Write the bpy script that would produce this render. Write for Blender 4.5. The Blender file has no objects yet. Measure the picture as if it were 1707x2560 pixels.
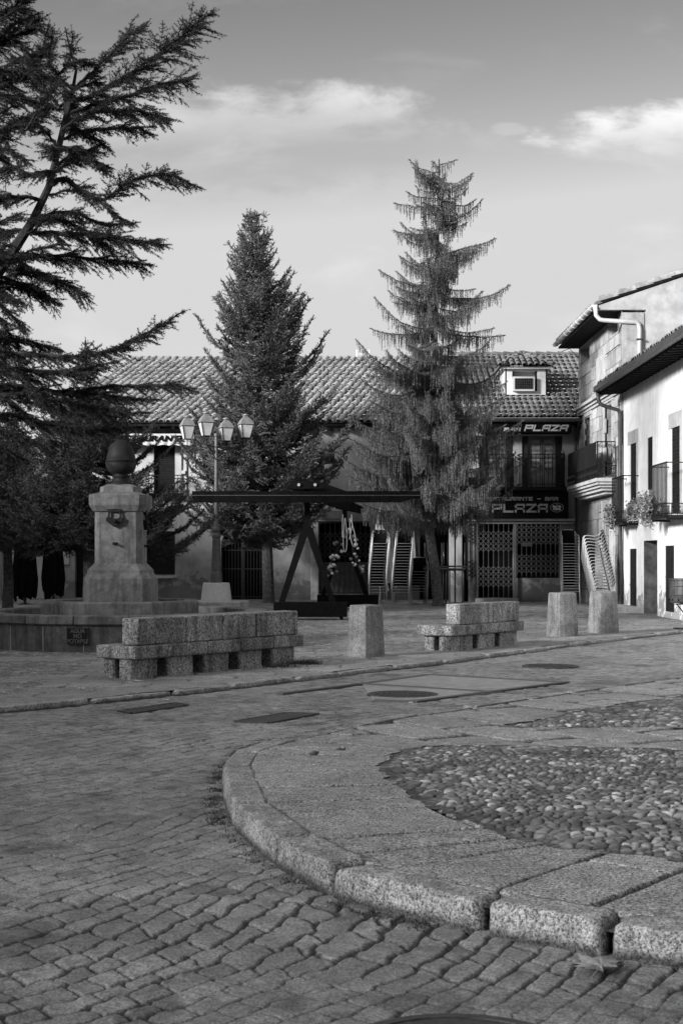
import bpy, math, random
import numpy as np
from mathutils import Vector, Matrix

random.seed(7)
RNG = np.random.default_rng(7)
scene = bpy.context.scene
COL = scene.collection
PI = math.pi

# ------------------------------------------------------------------ camera
cam_d = bpy.data.cameras.new("camera")
cam = bpy.data.objects.new("camera", cam_d)
COL.objects.link(cam)
cam.location = (0, 0, 1.5)
cam.rotation_euler = (PI / 2, 0, 0)
cam_d.sensor_fit = 'VERTICAL'
cam_d.sensor_height = 36.0
cam_d.sensor_width = 24.0
cam_d.lens = 50.0
cam_d.shift_y = 0.0449
cam_d.clip_end = 2000
cam_d.dof.use_dof = True
cam_d.dof.focus_distance = 19.0
cam_d.dof.aperture_fstop = 9.0
scene.camera = cam

# ------------------------------------------------------------------ sun and sky
SUN_TO = Vector((-0.80, -0.60, 0.0)).normalized()
SUN_EL = math.radians(17)
SUN_DIR = Vector((SUN_TO.x * math.cos(SUN_EL), SUN_TO.y * math.cos(SUN_EL), math.sin(SUN_EL)))
sd = bpy.data.lights.new("sun", 'SUN')
sd.energy = 2.5
sd.angle = math.radians(10)
sd.color = (1.0, 1.0, 1.0)
so = bpy.data.objects.new("sun", sd)
COL.objects.link(so)
so.rotation_euler = SUN_DIR.to_track_quat('Z', 'Y').to_euler()
so.location = (-20, -10, 30)

world = bpy.data.worlds.new("World")
scene.world = world
world.use_nodes = True
wt = world.node_tree
for n in list(wt.nodes):
    wt.nodes.remove(n)


class NT:
    """small helper for node trees"""
    def __init__(self, tree):
        self.t = tree

    def n(self, typ, **kw):
        nd = self.t.nodes.new(typ)
        for k, v in kw.items():
            setattr(nd, k, v)
        return nd

    def l(self, a, b):
        self.t.links.new(a, b)

    def put(self, sock, v):
        if isinstance(v, (int, float)):
            try:
                sock.default_value = v
            except Exception:
                sock.default_value = (v, v, v, 1)
        elif isinstance(v, tuple):
            sock.default_value = v
        else:
            self.l(v, sock)

    def m(self, op, a, b=0.0, c=0.0, clamp=False):
        nd = self.n('ShaderNodeMath', operation=op, use_clamp=clamp)
        self.put(nd.inputs[0], a)
        self.put(nd.inputs[1], b)
        self.put(nd.inputs[2], c)
        return nd.outputs[0]

    def ss(self, v, lo, hi, a=0.0, b=1.0):
        nd = self.n('ShaderNodeMapRange', interpolation_type='SMOOTHSTEP')
        self.put(nd.inputs[0], v)
        self.put(nd.inputs[1], lo)
        self.put(nd.inputs[2], hi)
        self.put(nd.inputs[3], a)
        self.put(nd.inputs[4], b)
        return nd.outputs[0]

    def lin(self, v, lo, hi, a=0.0, b=1.0):
        nd = self.n('ShaderNodeMapRange')
        nd.clamp = True
        self.put(nd.inputs[0], v)
        self.put(nd.inputs[1], lo)
        self.put(nd.inputs[2], hi)
        self.put(nd.inputs[3], a)
        self.put(nd.inputs[4], b)
        return nd.outputs[0]

    def mix(self, f, a, b):
        nd = self.n('ShaderNodeMix', data_type='FLOAT')
        self.put(nd.inputs[0], f)
        self.put(nd.inputs[2], a)
        self.put(nd.inputs[3], b)
        return nd.outputs[0]

    def noise(self, vec, scale, detail=3.0, rough=0.55, dist=0.0):
        nd = self.n('ShaderNodeTexNoise')
        if vec is not None:
            self.l(vec, nd.inputs['Vector'])
        nd.inputs['Scale'].default_value = scale
        nd.inputs['Detail'].default_value = detail
        nd.inputs['Roughness'].default_value = rough
        nd.inputs['Distortion'].default_value = dist
        return nd.outputs[0]

    def comb(self, x, y, z):
        nd = self.n('ShaderNodeCombineXYZ')
        self.put(nd.inputs[0], x)
        self.put(nd.inputs[1], y)
        self.put(nd.inputs[2], z)
        return nd.outputs[0]

    def sep(self, v):
        nd = self.n('ShaderNodeSeparateXYZ')
        self.l(v, nd.inputs[0])
        return nd.outputs


W = NT(wt)
tc = W.n('ShaderNodeTexCoord')
sx, sy, sz = W.sep(tc.outputs['Generated'])
sky = W.n('ShaderNodeTexSky', sky_type='NISHITA')
sky.sun_disc = False
sky.sun_elevation = SUN_EL
sky.sun_rotation = math.atan2(SUN_TO.x, SUN_TO.y)
sky.altitude = 900
sky.air_density = 1.0
sky.dust_density = 1.0
bw = W.n('ShaderNodeRGBToBW')
W.l(sky.outputs[0], bw.inputs[0])
ysafe = W.m('MAXIMUM', sy, 0.05)
U = W.m('DIVIDE', sx, ysafe)
V = W.m('DIVIDE', sz, ysafe)
# a clear upper sky that deepens with height, as a filtered black-and-white negative shows it
el = W.m('ARCSINE', sz)
deep = W.ss(el, 0.03, 0.43, 1.0, 0.33)
clear = W.m('MULTIPLY', W.m('MULTIPLY', bw.outputs[0], 0.150), deep)
clear = W.m('MINIMUM', clear, 0.305)
P = W.comb(W.m('MULTIPLY', U, 9.0), W.m('MULTIPLY', V, 24.0), 0.3)
fb = W.noise(P, 1.0, 6.0, 0.58, 0.4)
P2 = W.comb(W.m('MULTIPLY', U, 30.0), W.m('MULTIPLY', V, 60.0), 1.7)
fb2 = W.noise(P2, 1.0, 5.0, 0.6, 0.2)


def blob(px, py, a, b):
    u0, v0 = (px - 853.5) / 3556.0, (1395 - py) / 3556.0
    du = W.m('DIVIDE', W.m('SUBTRACT', U, u0), a / 3556.0)
    dv = W.m('DIVIDE', W.m('SUBTRACT', V, v0), b / 3556.0)
    r2 = W.m('ADD', W.m('MULTIPLY', du, du), W.m('MULTIPLY', dv, dv))
    return W.m('SUBTRACT', 1.0, r2), dv


m1, dv1 = blob(610, 345, 470, 135)
m2, dv2 = blob(1640, 330, 260, 78)
m3, dv3 = blob(560, 440, 500, 60)
m4, dv4 = blob(1270, 322, 60, 22)
fn = W.m('MULTIPLY', W.m('SUBTRACT', fb, 0.5), 3.0)
fn = W.m('ADD', fn, W.m('MULTIPLY', W.m('SUBTRACT', fb2, 0.5), 1.9))


def cover(mm, lo=0.0, hi=1.25):
    return W.ss(W.m('ADD', mm, fn), lo, hi)


c1 = cover(m1, -0.45, 0.75)
lit1 = W.lin(W.m('ADD', dv1, W.m('MULTIPLY', W.m('SUBTRACT', fb, 0.5), 1.0)), -0.2, 1.1, 0.215, 0.39)
c2 = cover(m2, -0.45, 0.6)
lit2 = W.lin(W.m('ADD', dv2, W.m('MULTIPLY', W.m('SUBTRACT', fb2, 0.5), 1.6)), -0.7, 0.6, 0.30, 0.46)
c3 = W.m('MULTIPLY', cover(m3, -0.1, 0.9), 0.6)
c4 = W.m('MULTIPLY', cover(m4, 0.3, 1.0), 0.4)
v = W.mix(c3, clear, 0.30)
v = W.mix(W.m('MULTIPLY', c1, 0.85), v, lit1)
v = W.mix(c4, v, 0.30)
v = W.mix(W.m('MULTIPLY', c2, 0.9), v, lit2)
hi = W.m('MULTIPLY', W.ss(fb, 0.50, 0.8), 0.035)
v = W.m('ADD', v, hi)
# sky brightened overhead, out of view, added to lighten ground and upward faces
v = W.m('MULTIPLY', v, W.ss(el, 0.45, 0.85, 0.80, 3.2))
bg = W.n('ShaderNodeBackground')
W.l(W.comb(v, v, v), bg.inputs[0])
bg.inputs[1].default_value = 1.0
wo = W.n('ShaderNodeOutputWorld')
W.l(bg.outputs[0], wo.inputs[0])

scene.view_settings.view_transform = 'Standard'
scene.view_settings.look = 'None'
scene.view_settings.exposure = 1.5
scene.view_settings.gamma = 1.0
scene.render.engine = 'CYCLES'

# ------------------------------------------------------------------ placing helpers
F, CX, HY, EH = 3556.0, 853.5, 1395.0, 1.5


def at(px, py, Y):
    """a point of the plaza seen along (px,py), Y metres ahead of the viewer"""
    return Vector(((px - CX) / F * Y, Y, EH - (py - HY) / F * Y))


def gnd(px, py, z=0.0):
    Y = (EH - z) * F / (py - HY)
    return Vector(((px - CX) / F * Y, Y, z))


def zz(py, Y):
    return EH - (py - HY) / F * Y


def xx(px, Y):
    return (px - CX) / F * Y


# ------------------------------------------------------------------ materials
MATS = {}


def material(name, lo, hi, scale=8.0, detail=4.0, rough=0.85, metal=0.0, bump=0.0, bscale=None,
             stain=0.0, sscale=1.3, speck=0.0, kscale=70.0, sharp=0.0, tone=False, streak=0.0, emit=0.0,
             bdist=0.01, spec=0.4, peel=None, brick=None):
    if name in MATS:
        return MATS[name]
    m = bpy.data.materials.new(name)
    m.use_nodes = True
    T = NT(m.node_tree)
    bs = m.node_tree.nodes['Principled BSDF']
    tcn = T.n('ShaderNodeTexCoord')
    vec = tcn.outputs['Object']
    n1 = T.noise(vec, scale, detail, 0.6)
    f = T.ss(n1, 0.3 + sharp * 0.15, 0.7 - sharp * 0.15)
    val = T.mix(f, lo, hi)
    if stain:
        n2 = T.noise(vec, sscale, 5, 0.6, 0.5)
        val = T.m('MULTIPLY', val, T.ss(n2, 0.35, 0.68, 1.0, 1.0 - stain))
    if streak:
        x, y, z = T.sep(vec)
        v2 = T.comb(T.m('MULTIPLY', x, 5.0), T.m('MULTIPLY', y, 5.0), T.m('MULTIPLY', z, 0.6))
        n3 = T.noise(v2, 1.6, 5, 0.65)
        val = T.m('MULTIPLY', val, T.ss(n3, 0.42, 0.72, 1.0, 1.0 - streak))
    hsrc = n1
    if speck:
        k = T.noise(vec, kscale, 2.0, 0.7)
        k2 = T.noise(vec, kscale * 2.3, 1.0, 0.5)
        kk = T.m('ADD', T.m('MULTIPLY', k, 0.6), T.m('MULTIPLY', k2, 0.4))
        val = T.m('MULTIPLY', val, T.lin(kk, 0.38, 0.62, 1.0 - speck, 1.0 + speck))
        hsrc = T.m('ADD', T.m('MULTIPLY', n1, 0.5), kk)
    if brick:
        axis, bw_, bh_ = brick
        x, y, z = T.sep(vec)
        hv = y if axis == 'Y' else x
        wob = T.noise(vec, 1.1, 2, 0.5)
        bv = T.comb(T.m('ADD', hv, T.m('MULTIPLY', wob, 0.25)), T.m('ADD', z, T.m('MULTIPLY', wob, 0.12)), 0.0)
        b = T.n('ShaderNodeTexBrick')
        T.l(bv, b.inputs['Vector'])
        b.inputs['Scale'].default_value = 1.0
        b.inputs['Brick Width'].default_value = bw_
        b.inputs['Row Height'].default_value = bh_
        b.inputs['Mortar Size'].default_value = 0.012
        b.inputs['Mortar Smooth'].default_value = 0.3
        b.inputs['Color1'].default_value = (0.62, 0.62, 0.62, 1)
        b.inputs['Color2'].default_value = (1.15, 1.15, 1.15, 1)
        b.inputs['Mortar'].default_value = (0.45, 0.45, 0.45, 1)
        cb = T.n('ShaderNodeRGBToBW')
        T.l(b.outputs['Color'], cb.inputs[0])
        val = T.m('MULTIPLY', val, cb.outputs[0])
        hsrc = T.m('ADD', T.m('MULTIPLY', hsrc, 0.5), T.m('MULTIPLY', b.outputs['Fac'], -1.2))
    if peel:
        z0, z1, dark = peel      # flaked render low on a wall
        x, y, z = T.sep(vec)
        n4 = T.noise(vec, 2.3, 6, 0.68, 0.6)
        amt = T.m('ADD', n4, T.lin(z, z0, z1, 0.22, -0.25))
        val = T.mix(T.ss(amt, 0.52, 0.58), val, T.m('MULTIPLY', val, dark))
    if tone:
        a = T.n('ShaderNodeAttribute', attribute_name='tone')
        val = T.m('MULTIPLY', val, a.outputs['Fac'])
    T.l(T.comb(val, val, val), bs.inputs['Base Color'])
    bs.inputs['Roughness'].default_value = rough
    bs.inputs['Metallic'].default_value = metal
    bs.inputs['Specular IOR Level'].default_value = spec
    if emit:
        bs.inputs['Emission Color'].default_value = (1, 1, 1, 1)
        bs.inputs['Emission Strength'].default_value = emit
    if bump:
        bn = T.n('ShaderNodeBump')
        bn.inputs['Strength'].default_value = bump
        bn.inputs['Distance'].default_value = bdist
        if bscale:
            T.l(T.noise(vec, bscale, 4, 0.65), bn.inputs['Height'])
        else:
            T.l(hsrc, bn.inputs['Height'])
        T.l(bn.outputs[0], bs.inputs['Normal'])
    MATS[name] = m
    return m


M_sett = material('worn_granite_setts', 0.20, 0.29, scale=7, rough=0.75, bump=0.7, bscale=55, bdist=0.006,
                  speck=0.55, kscale=85, stain=0.3, sscale=0.7, tone=True, spec=0.35)
M_slab = material('granite_paving', 0.22, 0.33, scale=9, rough=0.82, bump=1.0, bdist=0.010, speck=0.95,
                  kscale=62, stain=0.25, sscale=0.9, tone=True)
M_pebble = material('river_cobbles', 0.13, 0.22, scale=20, rough=0.6, bump=0.3, bdist=0.004, speck=0.12,
                    kscale=150, tone=True, spec=0.5)
M_granite = material('rough_granite', 0.20, 0.36, scale=26, detail=6, rough=0.9, bump=1.0, bdist=0.012, speck=0.85,
                     kscale=42, stain=0.5, sscale=1.9, streak=0.6)
M_kerb = material('kerb_granite', 0.24, 0.40, scale=14, detail=6, rough=0.88, bump=0.9, bdist=0.01, speck=0.85,
                  kscale=70, stain=0.45, sscale=3.2, tone=True)
M_fount = material('fountain_granite', 0.13, 0.21, scale=9, detail=6, rough=0.85, bump=0.6, bdist=0.008, speck=0.25,
                   kscale=60, stain=0.4, sscale=1.4, streak=0.5)
M_bollard = material('bollard_granite', 0.19, 0.27, scale=10, detail=6, rough=0.88, bump=0.8, bdist=0.01, speck=0.5,
                     kscale=50, stain=0.4, sscale=2.4, streak=0.5)
M_concrete = material('pale_concrete', 0.58, 0.68, scale=12, rough=0.85, bump=0.3, speck=0.12)
M_patch = material('concrete_patch', 0.22, 0.30, scale=6, rough=0.85, bump=0.4, speck=0.18, kscale=60, stain=0.2)
M_asph = material('asphalt_strip', 0.07, 0.09, scale=30, rough=0.8, bump=0.3)
M_iron = material('black_iron', 0.008, 0.014, scale=20, rough=0.55, metal=0.0, spec=0.2)
M_cast = material('cast_iron', 0.03, 0.06, scale=30, rough=0.55, metal=0.3, bump=0.4)
M_egg = material('painted_iron', 0.014, 0.022, scale=12, rough=0.55, bump=0.15, spec=0.1)
M_lamp = material('grey_painted_iron', 0.10, 0.15, scale=15, rough=0.5, metal=0.2, stain=0.3)
M_lroof = material('lantern_roof_metal', 0.22, 0.32, scale=8, rough=0.45, metal=0.3)
M_lglass = material('frosted_lantern_glass', 0.62, 0.72, scale=5, rough=0.35, stain=0.15)
M_alu = material('aluminium_tube', 0.42, 0.56, scale=90, rough=0.5, metal=0.6)
M_dullalu = material('dull_aluminium_tube', 0.20, 0.28, scale=20, rough=0.35, metal=0.8)
M_wicker = material('black_weave', 0.003, 0.008, scale=60, rough=0.9, bump=0.5, spec=0.05)
M_black = material('black_metal', 0.004, 0.007, scale=10, rough=0.7, spec=0.05)
M_blackcloth = material('black_canvas', 0.004, 0.008, scale=6, rough=0.95, spec=0.03)
M_cream = material('cream_canvas', 0.34, 0.48, scale=4, rough=0.95, streak=0.4)
M_greycloth = material('grey_canvas', 0.10, 0.16, scale=4, rough=0.95, streak=0.4)
M_valance = material('white_awning_cloth', 0.62, 0.72, scale=5, rough=0.9, stain=0.2)
M_letter = material('white_lettering', 0.62, 0.68, scale=5, rough=0.5)
M_greyletter = material('grey_lettering', 0.30, 0.36, scale=5, rough=0.5)
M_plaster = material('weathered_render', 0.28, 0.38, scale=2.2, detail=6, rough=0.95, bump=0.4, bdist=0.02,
                     stain=0.25, sscale=0.8, streak=0.2, peel=(0.1, 1.9, 0.55))  # tone lowered partly to paint shade on the restaurant's lower wall
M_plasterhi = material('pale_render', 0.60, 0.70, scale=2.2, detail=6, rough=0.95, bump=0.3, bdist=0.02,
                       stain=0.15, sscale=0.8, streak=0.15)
M_white = material('whitewash', 0.84, 0.92, scale=2.5, detail=6, rough=0.95, bump=0.45, bdist=0.02, stain=0.14,
                   sscale=1.2, streak=0.16, peel=(-0.4, 1.7, 0.42))
M_stucco = material('rough_stucco', 0.40, 0.56, scale=3.0, detail=7, rough=0.95, bump=0.8, bdist=0.03, stain=0.25,
                    sscale=0.7)
M_ashlar = material('ashlar_stone', 0.42, 0.58, scale=6, detail=6, rough=0.9, bump=0.9, bdist=0.025, speck=0.15,
                    kscale=30, stain=0.3, streak=0.4, brick=('Y', 0.85, 0.42))
M_rubble = material('rubble_stone', 0.24, 0.38, scale=5, detail=6, rough=0.92, bump=1.0, bdist=0.04, stain=0.4,
                    streak=0.45, brick=('Y', 0.42, 0.55))
M_dressed = material('dressed_stone', 0.42, 0.54, scale=7, detail=6, rough=0.9, bump=0.5, speck=0.12, kscale=30,
                     stain=0.25, streak=0.25)
M_tile = material('old_clay_tiles', 0.25, 0.46, scale=5, detail=6, rough=0.9, bump=0.8, bdist=0.02, stain=0.45,
                  sscale=3.2, tone=True)
M_tile2 = material('clay_tiles', 0.13, 0.20, scale=5, detail=6, rough=0.85, bump=0.5, bdist=0.02, stain=0.25,
                   sscale=2.0, tone=True)
M_darkwood = material('dark_timber', 0.010, 0.02, scale=8, rough=0.8, streak=0.4, spec=0.1)
M_shutter = material('dark_shutter_paint', 0.012, 0.022, scale=8, rough=0.7, spec=0.15)
M_midwood = material('grey_timber', 0.07, 0.12, scale=8, rough=0.7, streak=0.4)
M_glass = material('dark_window_glass', 0.03, 0.05, scale=3, rough=0.12, spec=0.8)
M_blind = material('slatted_blind', 0.14, 0.20, scale=5, rough=0.6)
M_gutter = material('white_gutter', 0.60, 0.72, scale=4, rough=0.4, stain=0.2, streak=0.2)
M_dgutter = material('dark_gutter', 0.035, 0.06, scale=6, rough=0.45)
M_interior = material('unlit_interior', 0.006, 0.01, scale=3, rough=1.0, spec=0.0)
M_sign = material('black_sign_panel', 0.004, 0.006, scale=4, rough=0.6, spec=0.08)
M_ac = material('appliance_metal', 0.45, 0.52, scale=6, rough=0.5)
M_cbark = material('cedar_bark', 0.012, 0.03, scale=14, detail=7, rough=0.95, bump=1.0, bdist=0.03)
M_bark = material('conifer_bark', 0.05, 0.13, scale=14, detail=7, rough=0.95, bump=1.0, bdist=0.03, stain=0.3, sscale=5)
M_needle_c = material('cedar_needles', 0.018, 0.036, scale=2.0, rough=0.75, tone=True, spec=0.2)
M_needle_b = material('blue_spruce_needles', 0.10, 0.18, scale=1.5, rough=0.7, tone=True, spec=0.3)
M_needle_w = material('weeping_spruce_needles', 0.09, 0.15, scale=1.5, rough=0.7, tone=True, spec=0.3)
M_needle_f = material('dark_spruce_needles', 0.035, 0.065, scale=1.5, rough=0.75, tone=True, spec=0.25)
M_flower = material('geranium_leaves', 0.14, 0.30, scale=12, rough=0.8, tone=True)
M_grass = material('weed_blades', 0.04, 0.07, scale=12, rough=0.8, tone=True)
M_leaf = material('dry_leaf', 0.24, 0.38, scale=18, rough=0.75, bump=0.5, stain=0.3, sscale=12)
M_ball = material('satin_bauble', 0.45, 0.7, scale=3, rough=0.25, metal=0.6)
M_balld = material('dark_bauble', 0.10, 0.2, scale=3, rough=0.3, metal=0.5)
M_rope = material('pale_rope', 0.45, 0.55, scale=30, rough=0.9)
M_water = material('still_water', 0.02, 0.03, scale=2, rough=0.08, spec=0.8)
M_ground = material('packed_ground', 0.10, 0.15, scale=3, rough=0.95, bump=0.3)
M_drum = material('galvanised_drum', 0.05, 0.09, scale=6, rough=0.5, metal=0.4, stain=0.4, streak=0.3)
M_mast = material('pale_mast', 0.7, 0.8, scale=6, rough=0.7)


# ------------------------------------------------------------------ mesh helpers
class MB:
    def __init__(self):
        self.v = []
        self.f = []
        self.t = []          # tone per vertex (optional)
        self.tone = 1.0

    def _add(self, vs, fs):
        o = len(self.v)
        self.v.extend([tuple(p) for p in vs])
        self.t.extend([self.tone] * len(vs))
        self.f.extend([tuple(i + o for i in f) for f in fs])

    def box(self, c, s, rz=0.0, bev=0.0, taper=0.0):
        """c centre, s full sizes; bevelled vertical and top edges if bev"""
        hx, hy, hz = s[0] / 2, s[1] / 2, s[2] / 2
        ca, sa = math.cos(rz), math.sin(rz)

        def P(x, y, z):
            return (c[0] + x * ca - y * sa, c[1] + x * sa + y * ca, c[2] + z)
        if bev <= 0:
            t = 1 - taper
            vs = [P(-hx, -hy, -hz), P(hx, -hy, -hz), P(hx, hy, -hz), P(-hx, hy, -hz),
                  P(-hx * t, -hy * t, hz), P(hx * t, -hy * t, hz), P(hx * t, hy * t, hz), P(-hx * t, hy * t, hz)]
            fs = [(0, 3, 2, 1), (4, 5, 6, 7), (0, 1, 5, 4), (1, 2, 6, 5), (2, 3, 7, 6), (3, 0, 4, 7)]
            self._add(vs, fs)
            return
        b = min(bev, hx * .9, hy * .9, hz * .9)
        rings = []
        t = 1 - taper

        def ring(ix, z, sc):
            X, Y = hx * sc - ix, hy * sc - ix
            pts = []
            for sx_, sy_ in ((-1, -1), (1, -1), (1, 1), (-1, 1)):
                if (sx_, sy_) in ((-1, -1), (1, 1)):
                    a = [(sx_ * X, sy_ * (Y - b)), (sx_ * (X - b), sy_ * Y)]
                else:
                    a = [(sx_ * (X - b), sy_ * Y), (sx_ * X, sy_ * (Y - b))]
                pts += a
            return [P(x, y, z) for x, y in pts]
        rings.append(ring(b, -hz, 1))
        rings.append(ring(0, -hz + b, 1))
        rings.append(ring(0, hz - b, t))
        rings.append(ring(b * 0.35, hz - b * 0.35, t))
        rings.append(ring(b, hz, t))
        vs = [p for r in rings for p in r]
        fs = [tuple(range(7, -1, -1)), tuple(range(32, 40))]
        for k in range(4):
            for i in range(8):
                j = (i + 1) % 8
                fs.append((k * 8 + i, k * 8 + j, k * 8 + 8 + j, k * 8 + 8 + i))
        self._add(vs, fs)

    def fbox(self, O, A, B, C):
        """box from corner O spanned by vectors A, B, C"""
        O, A, B, C = Vector(O), Vector(A), Vector(B), Vector(C)
        vs = [O, O + A, O + A + B, O + B, O + C, O + A + C, O + A + B + C, O + B + C]
        fs = [(0, 3, 2, 1), (4, 5, 6, 7), (0, 1, 5, 4), (1, 2, 6, 5), (2, 3, 7, 6), (3, 0, 4, 7)]
        self._add(vs, fs)

    def quad(self, a, b, c, d):
        self._add([a, b, c, d], [(0, 1, 2, 3)])

    def tube(self, pts, r, n=6, cap=True):
        pts = [Vector(p) for p in pts]
        m = len(pts)
        if not hasattr(r, '__len__'):
            r = [r] * m
        vs, fs = [], []
        prev = None
        for i, p in enumerate(pts):
            if i == 0:
                d = pts[1] - p
            elif i == m - 1:
                d = p - pts[i - 1]
            else:
                d = (pts[i + 1] - p).normalized() + (p - pts[i - 1]).normalized()
            if d.length < 1e-9:
                d = Vector((0, 0, 1))
            d.normalize()
            if prev is None:
                a = d.cross(Vector((0, 0, 1)))
                if a.length < 0.05:
                    a = d.cross(Vector((1, 0, 0)))
            else:
                a = prev - d * prev.dot(d)
                if a.length < 1e-6:
                    a = d.cross(Vector((1, 0, 0)))
            a.normalize()
            prev = a
            b = d.cross(a)
            for k in range(n):
                an = 2 * PI * k / n
                vs.append(p + (a * math.cos(an) + b * math.sin(an)) * r[i])
        for i in range(m - 1):
            for k in range(n):
                j = (k + 1) % n
                fs.append((i * n + k, i * n + j, (i + 1) * n + j, (i + 1) * n + k))
        if cap:
            fs.append(tuple(range(n - 1, -1, -1)))
            fs.append(tuple(range((m - 1) * n, m * n)))
        self._add(vs, fs)

    def lathe(self, c, prof, n=24, rot=0.0, sq=None):
        """prof = [(r,z)...] bottom to top"""
        vs, fs = [], []
        for r, z in prof:
            for k in range(n):
                an = 2 * PI * k / n + rot
                vs.append((c[0] + r * math.cos(an), c[1] + r * math.sin(an), c[2] + z))
        m = len(prof)
        for i in range(m - 1):
            for k in range(n):
                j = (k + 1) % n
                fs.append((i * n + k, i * n + j, (i + 1) * n + j, (i + 1) * n + k))
        if prof[0][0] > 1e-4:
            fs.append(tuple(range(n - 1, -1, -1)))
        if prof[-1][0] > 1e-4:
            fs.append(tuple(range((m - 1) * n, m * n)))
        self._add(vs, fs)

    def chamfer_stack(self, c, prof, ch=0.2):
        """square plan with cut corners; prof = [(half, z)]"""
        vs, fs = [], []
        for h, z in prof:
            k = h * ch
            for x, y in ((-h + k, -h), (h - k, -h), (h, -h + k), (h, h - k), (h - k, h), (-h + k, h), (-h, h - k),
                         (-h, -h + k)):
                vs.append((c[0] + x, c[1] + y, c[2] + z))
        m = len(prof)
        for i in range(m - 1):
            for k in range(8):
                j = (k + 1) % 8
                fs.append((i * 8 + k, i * 8 + j, (i + 1) * 8 + j, (i + 1) * 8 + k))
        fs.append(tuple(range(7, -1, -1)))
        fs.append(tuple(range((m - 1) * 8, m * 8)))
        self._add(vs, fs)

    def prism(self, poly, z0, z1):
        n = len(poly)
        vs = [(p[0], p[1], z0) for p in poly] + [(p[0], p[1], z1) for p in poly]
        fs = [tuple(range(n - 1, -1, -1)), tuple(range(n, 2 * n))]
        for i in range(n):
            j = (i + 1) % n
            fs.append((i, j, n + j, n + i))
        self._add(vs, fs)

    def ext(self, poly, d):
        """extrude a 3-D polygon by vector d"""
        n = len(poly)
        poly = [Vector(p) for p in poly]
        d = Vector(d)
        vs = poly + [p + d for p in poly]
        fs = [tuple(range(n - 1, -1, -1)), tuple(range(n, 2 * n))]
        for i in range(n):
            j = (i + 1) % n
            fs.append((i, j, n + j, n + i))
        self._add(vs, fs)

    def ball(self, c, r, n=10, m=7, sc=(1, 1, 1)):
        prof = []
        for i in range(m + 1):
            a = -PI / 2 + PI * i / m
            prof.append((max(1e-5, r * math.cos(a)), r * math.sin(a) * sc[2]))
        self.lathe(c, prof, n)


OFF = {}


def add_mesh(name, verts, faces, mat, parent=None, tone=None, smooth=False):
    me = bpy.data.meshes.new(name)
    off = OFF.get(parent.name, (0, 0, 0)) if parent else (0, 0, 0)
    if isinstance(verts, np.ndarray):
        V_ = (verts - np.array(off)).astype(np.float32)
        k = faces.shape[1]
        me.vertices.add(len(V_))
        me.vertices.foreach_set('co', V_.ravel())
        me.loops.add(faces.size)
        me.loops.foreach_set('vertex_index', faces.astype(np.int32).ravel())
        me.polygons.add(len(faces))
        me.polygons.foreach_set('loop_start', np.arange(0, faces.size, k, dtype=np.int32))
        me.update(calc_edges=True)
    else:
        me.from_pydata([(p[0] - off[0], p[1] - off[1], p[2] - off[2]) for p in verts], [], faces)
    if tone is not None:
        at_ = me.attributes.new('tone', 'FLOAT', 'POINT')
        at_.data.foreach_set('value', np.asarray(tone, dtype=np.float32))
    if smooth:
        me.polygons.foreach_set('use_smooth', np.ones(len(me.polygons), dtype=bool))
    me.materials.append(mat)
    me.validate()
    o = bpy.data.objects.new(name, me)
    COL.objects.link(o)
    if parent:
        o.parent = parent
        OFF[o.name] = off
    return o


def part(name, mb, mat, parent=None, smooth=False, label=None):
    o = add_mesh(name, mb.v, mb.f, mat, parent, mb.t, smooth)
    if label:
        o['label'] = label
    return o


def thing(name, label, cat, loc=(0, 0, 0), group=None):
    o = bpy.data.objects.new(name, None)
    o.empty_display_size = 0.2
    COL.objects.link(o)
    o.location = loc
    OFF[o.name] = tuple(loc)
    o['label'] = label
    o['category'] = cat
    if group:
        o['group'] = group
    return o


def tag(o, label, cat, group=None, kind=None):
    o['label'] = label
    o['category'] = cat
    if group:
        o['group'] = group
    if kind:
        o['kind'] = kind
    return o


def struct(o):
    o['kind'] = 'structure'
    return o


def dup(root, loc, rz, label, group=None):
    r = root.copy()
    COL.objects.link(r)
    r.location = loc
    r.rotation_euler = rz if hasattr(rz, '__len__') else (0, 0, rz)
    r['label'] = label
    if group:
        r['group'] = group
    for ch in list(root.children):
        c = ch.copy()
        COL.objects.link(c)
        c.parent = r
        for g in ch.children:
            d = g.copy()
            COL.objects.link(d)
            d.parent = c
    return r


# numpy noise
def h2(i, j, s=0.0):
    x = np.sin(i * 127.1 + j * 311.7 + s * 74.7) * 43758.5453
    return x - np.floor(x)


def vnoise(x, y, s=0.0):
    xi, yi = np.floor(x), np.floor(y)
    fx, fy = x - xi, y - yi
    fx, fy = fx * fx * (3 - 2 * fx), fy * fy * (3 - 2 * fy)
    a, b = h2(xi, yi, s), h2(xi + 1, yi, s)
    c, d = h2(xi, yi + 1, s), h2(xi + 1, yi + 1, s)
    return (a * (1 - fx) + b * fx) * (1 - fy) + (c * (1 - fx) + d * fx) * fy


def fbm(x, y, s=0.0, o=4):
    t, a, n = 0, 0.5, 0
    for k in range(o):
        t = t + a * vnoise(x * 2 ** k, y * 2 ** k, s + k)
        n += a
        a *= 0.5
    return t / n


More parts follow.
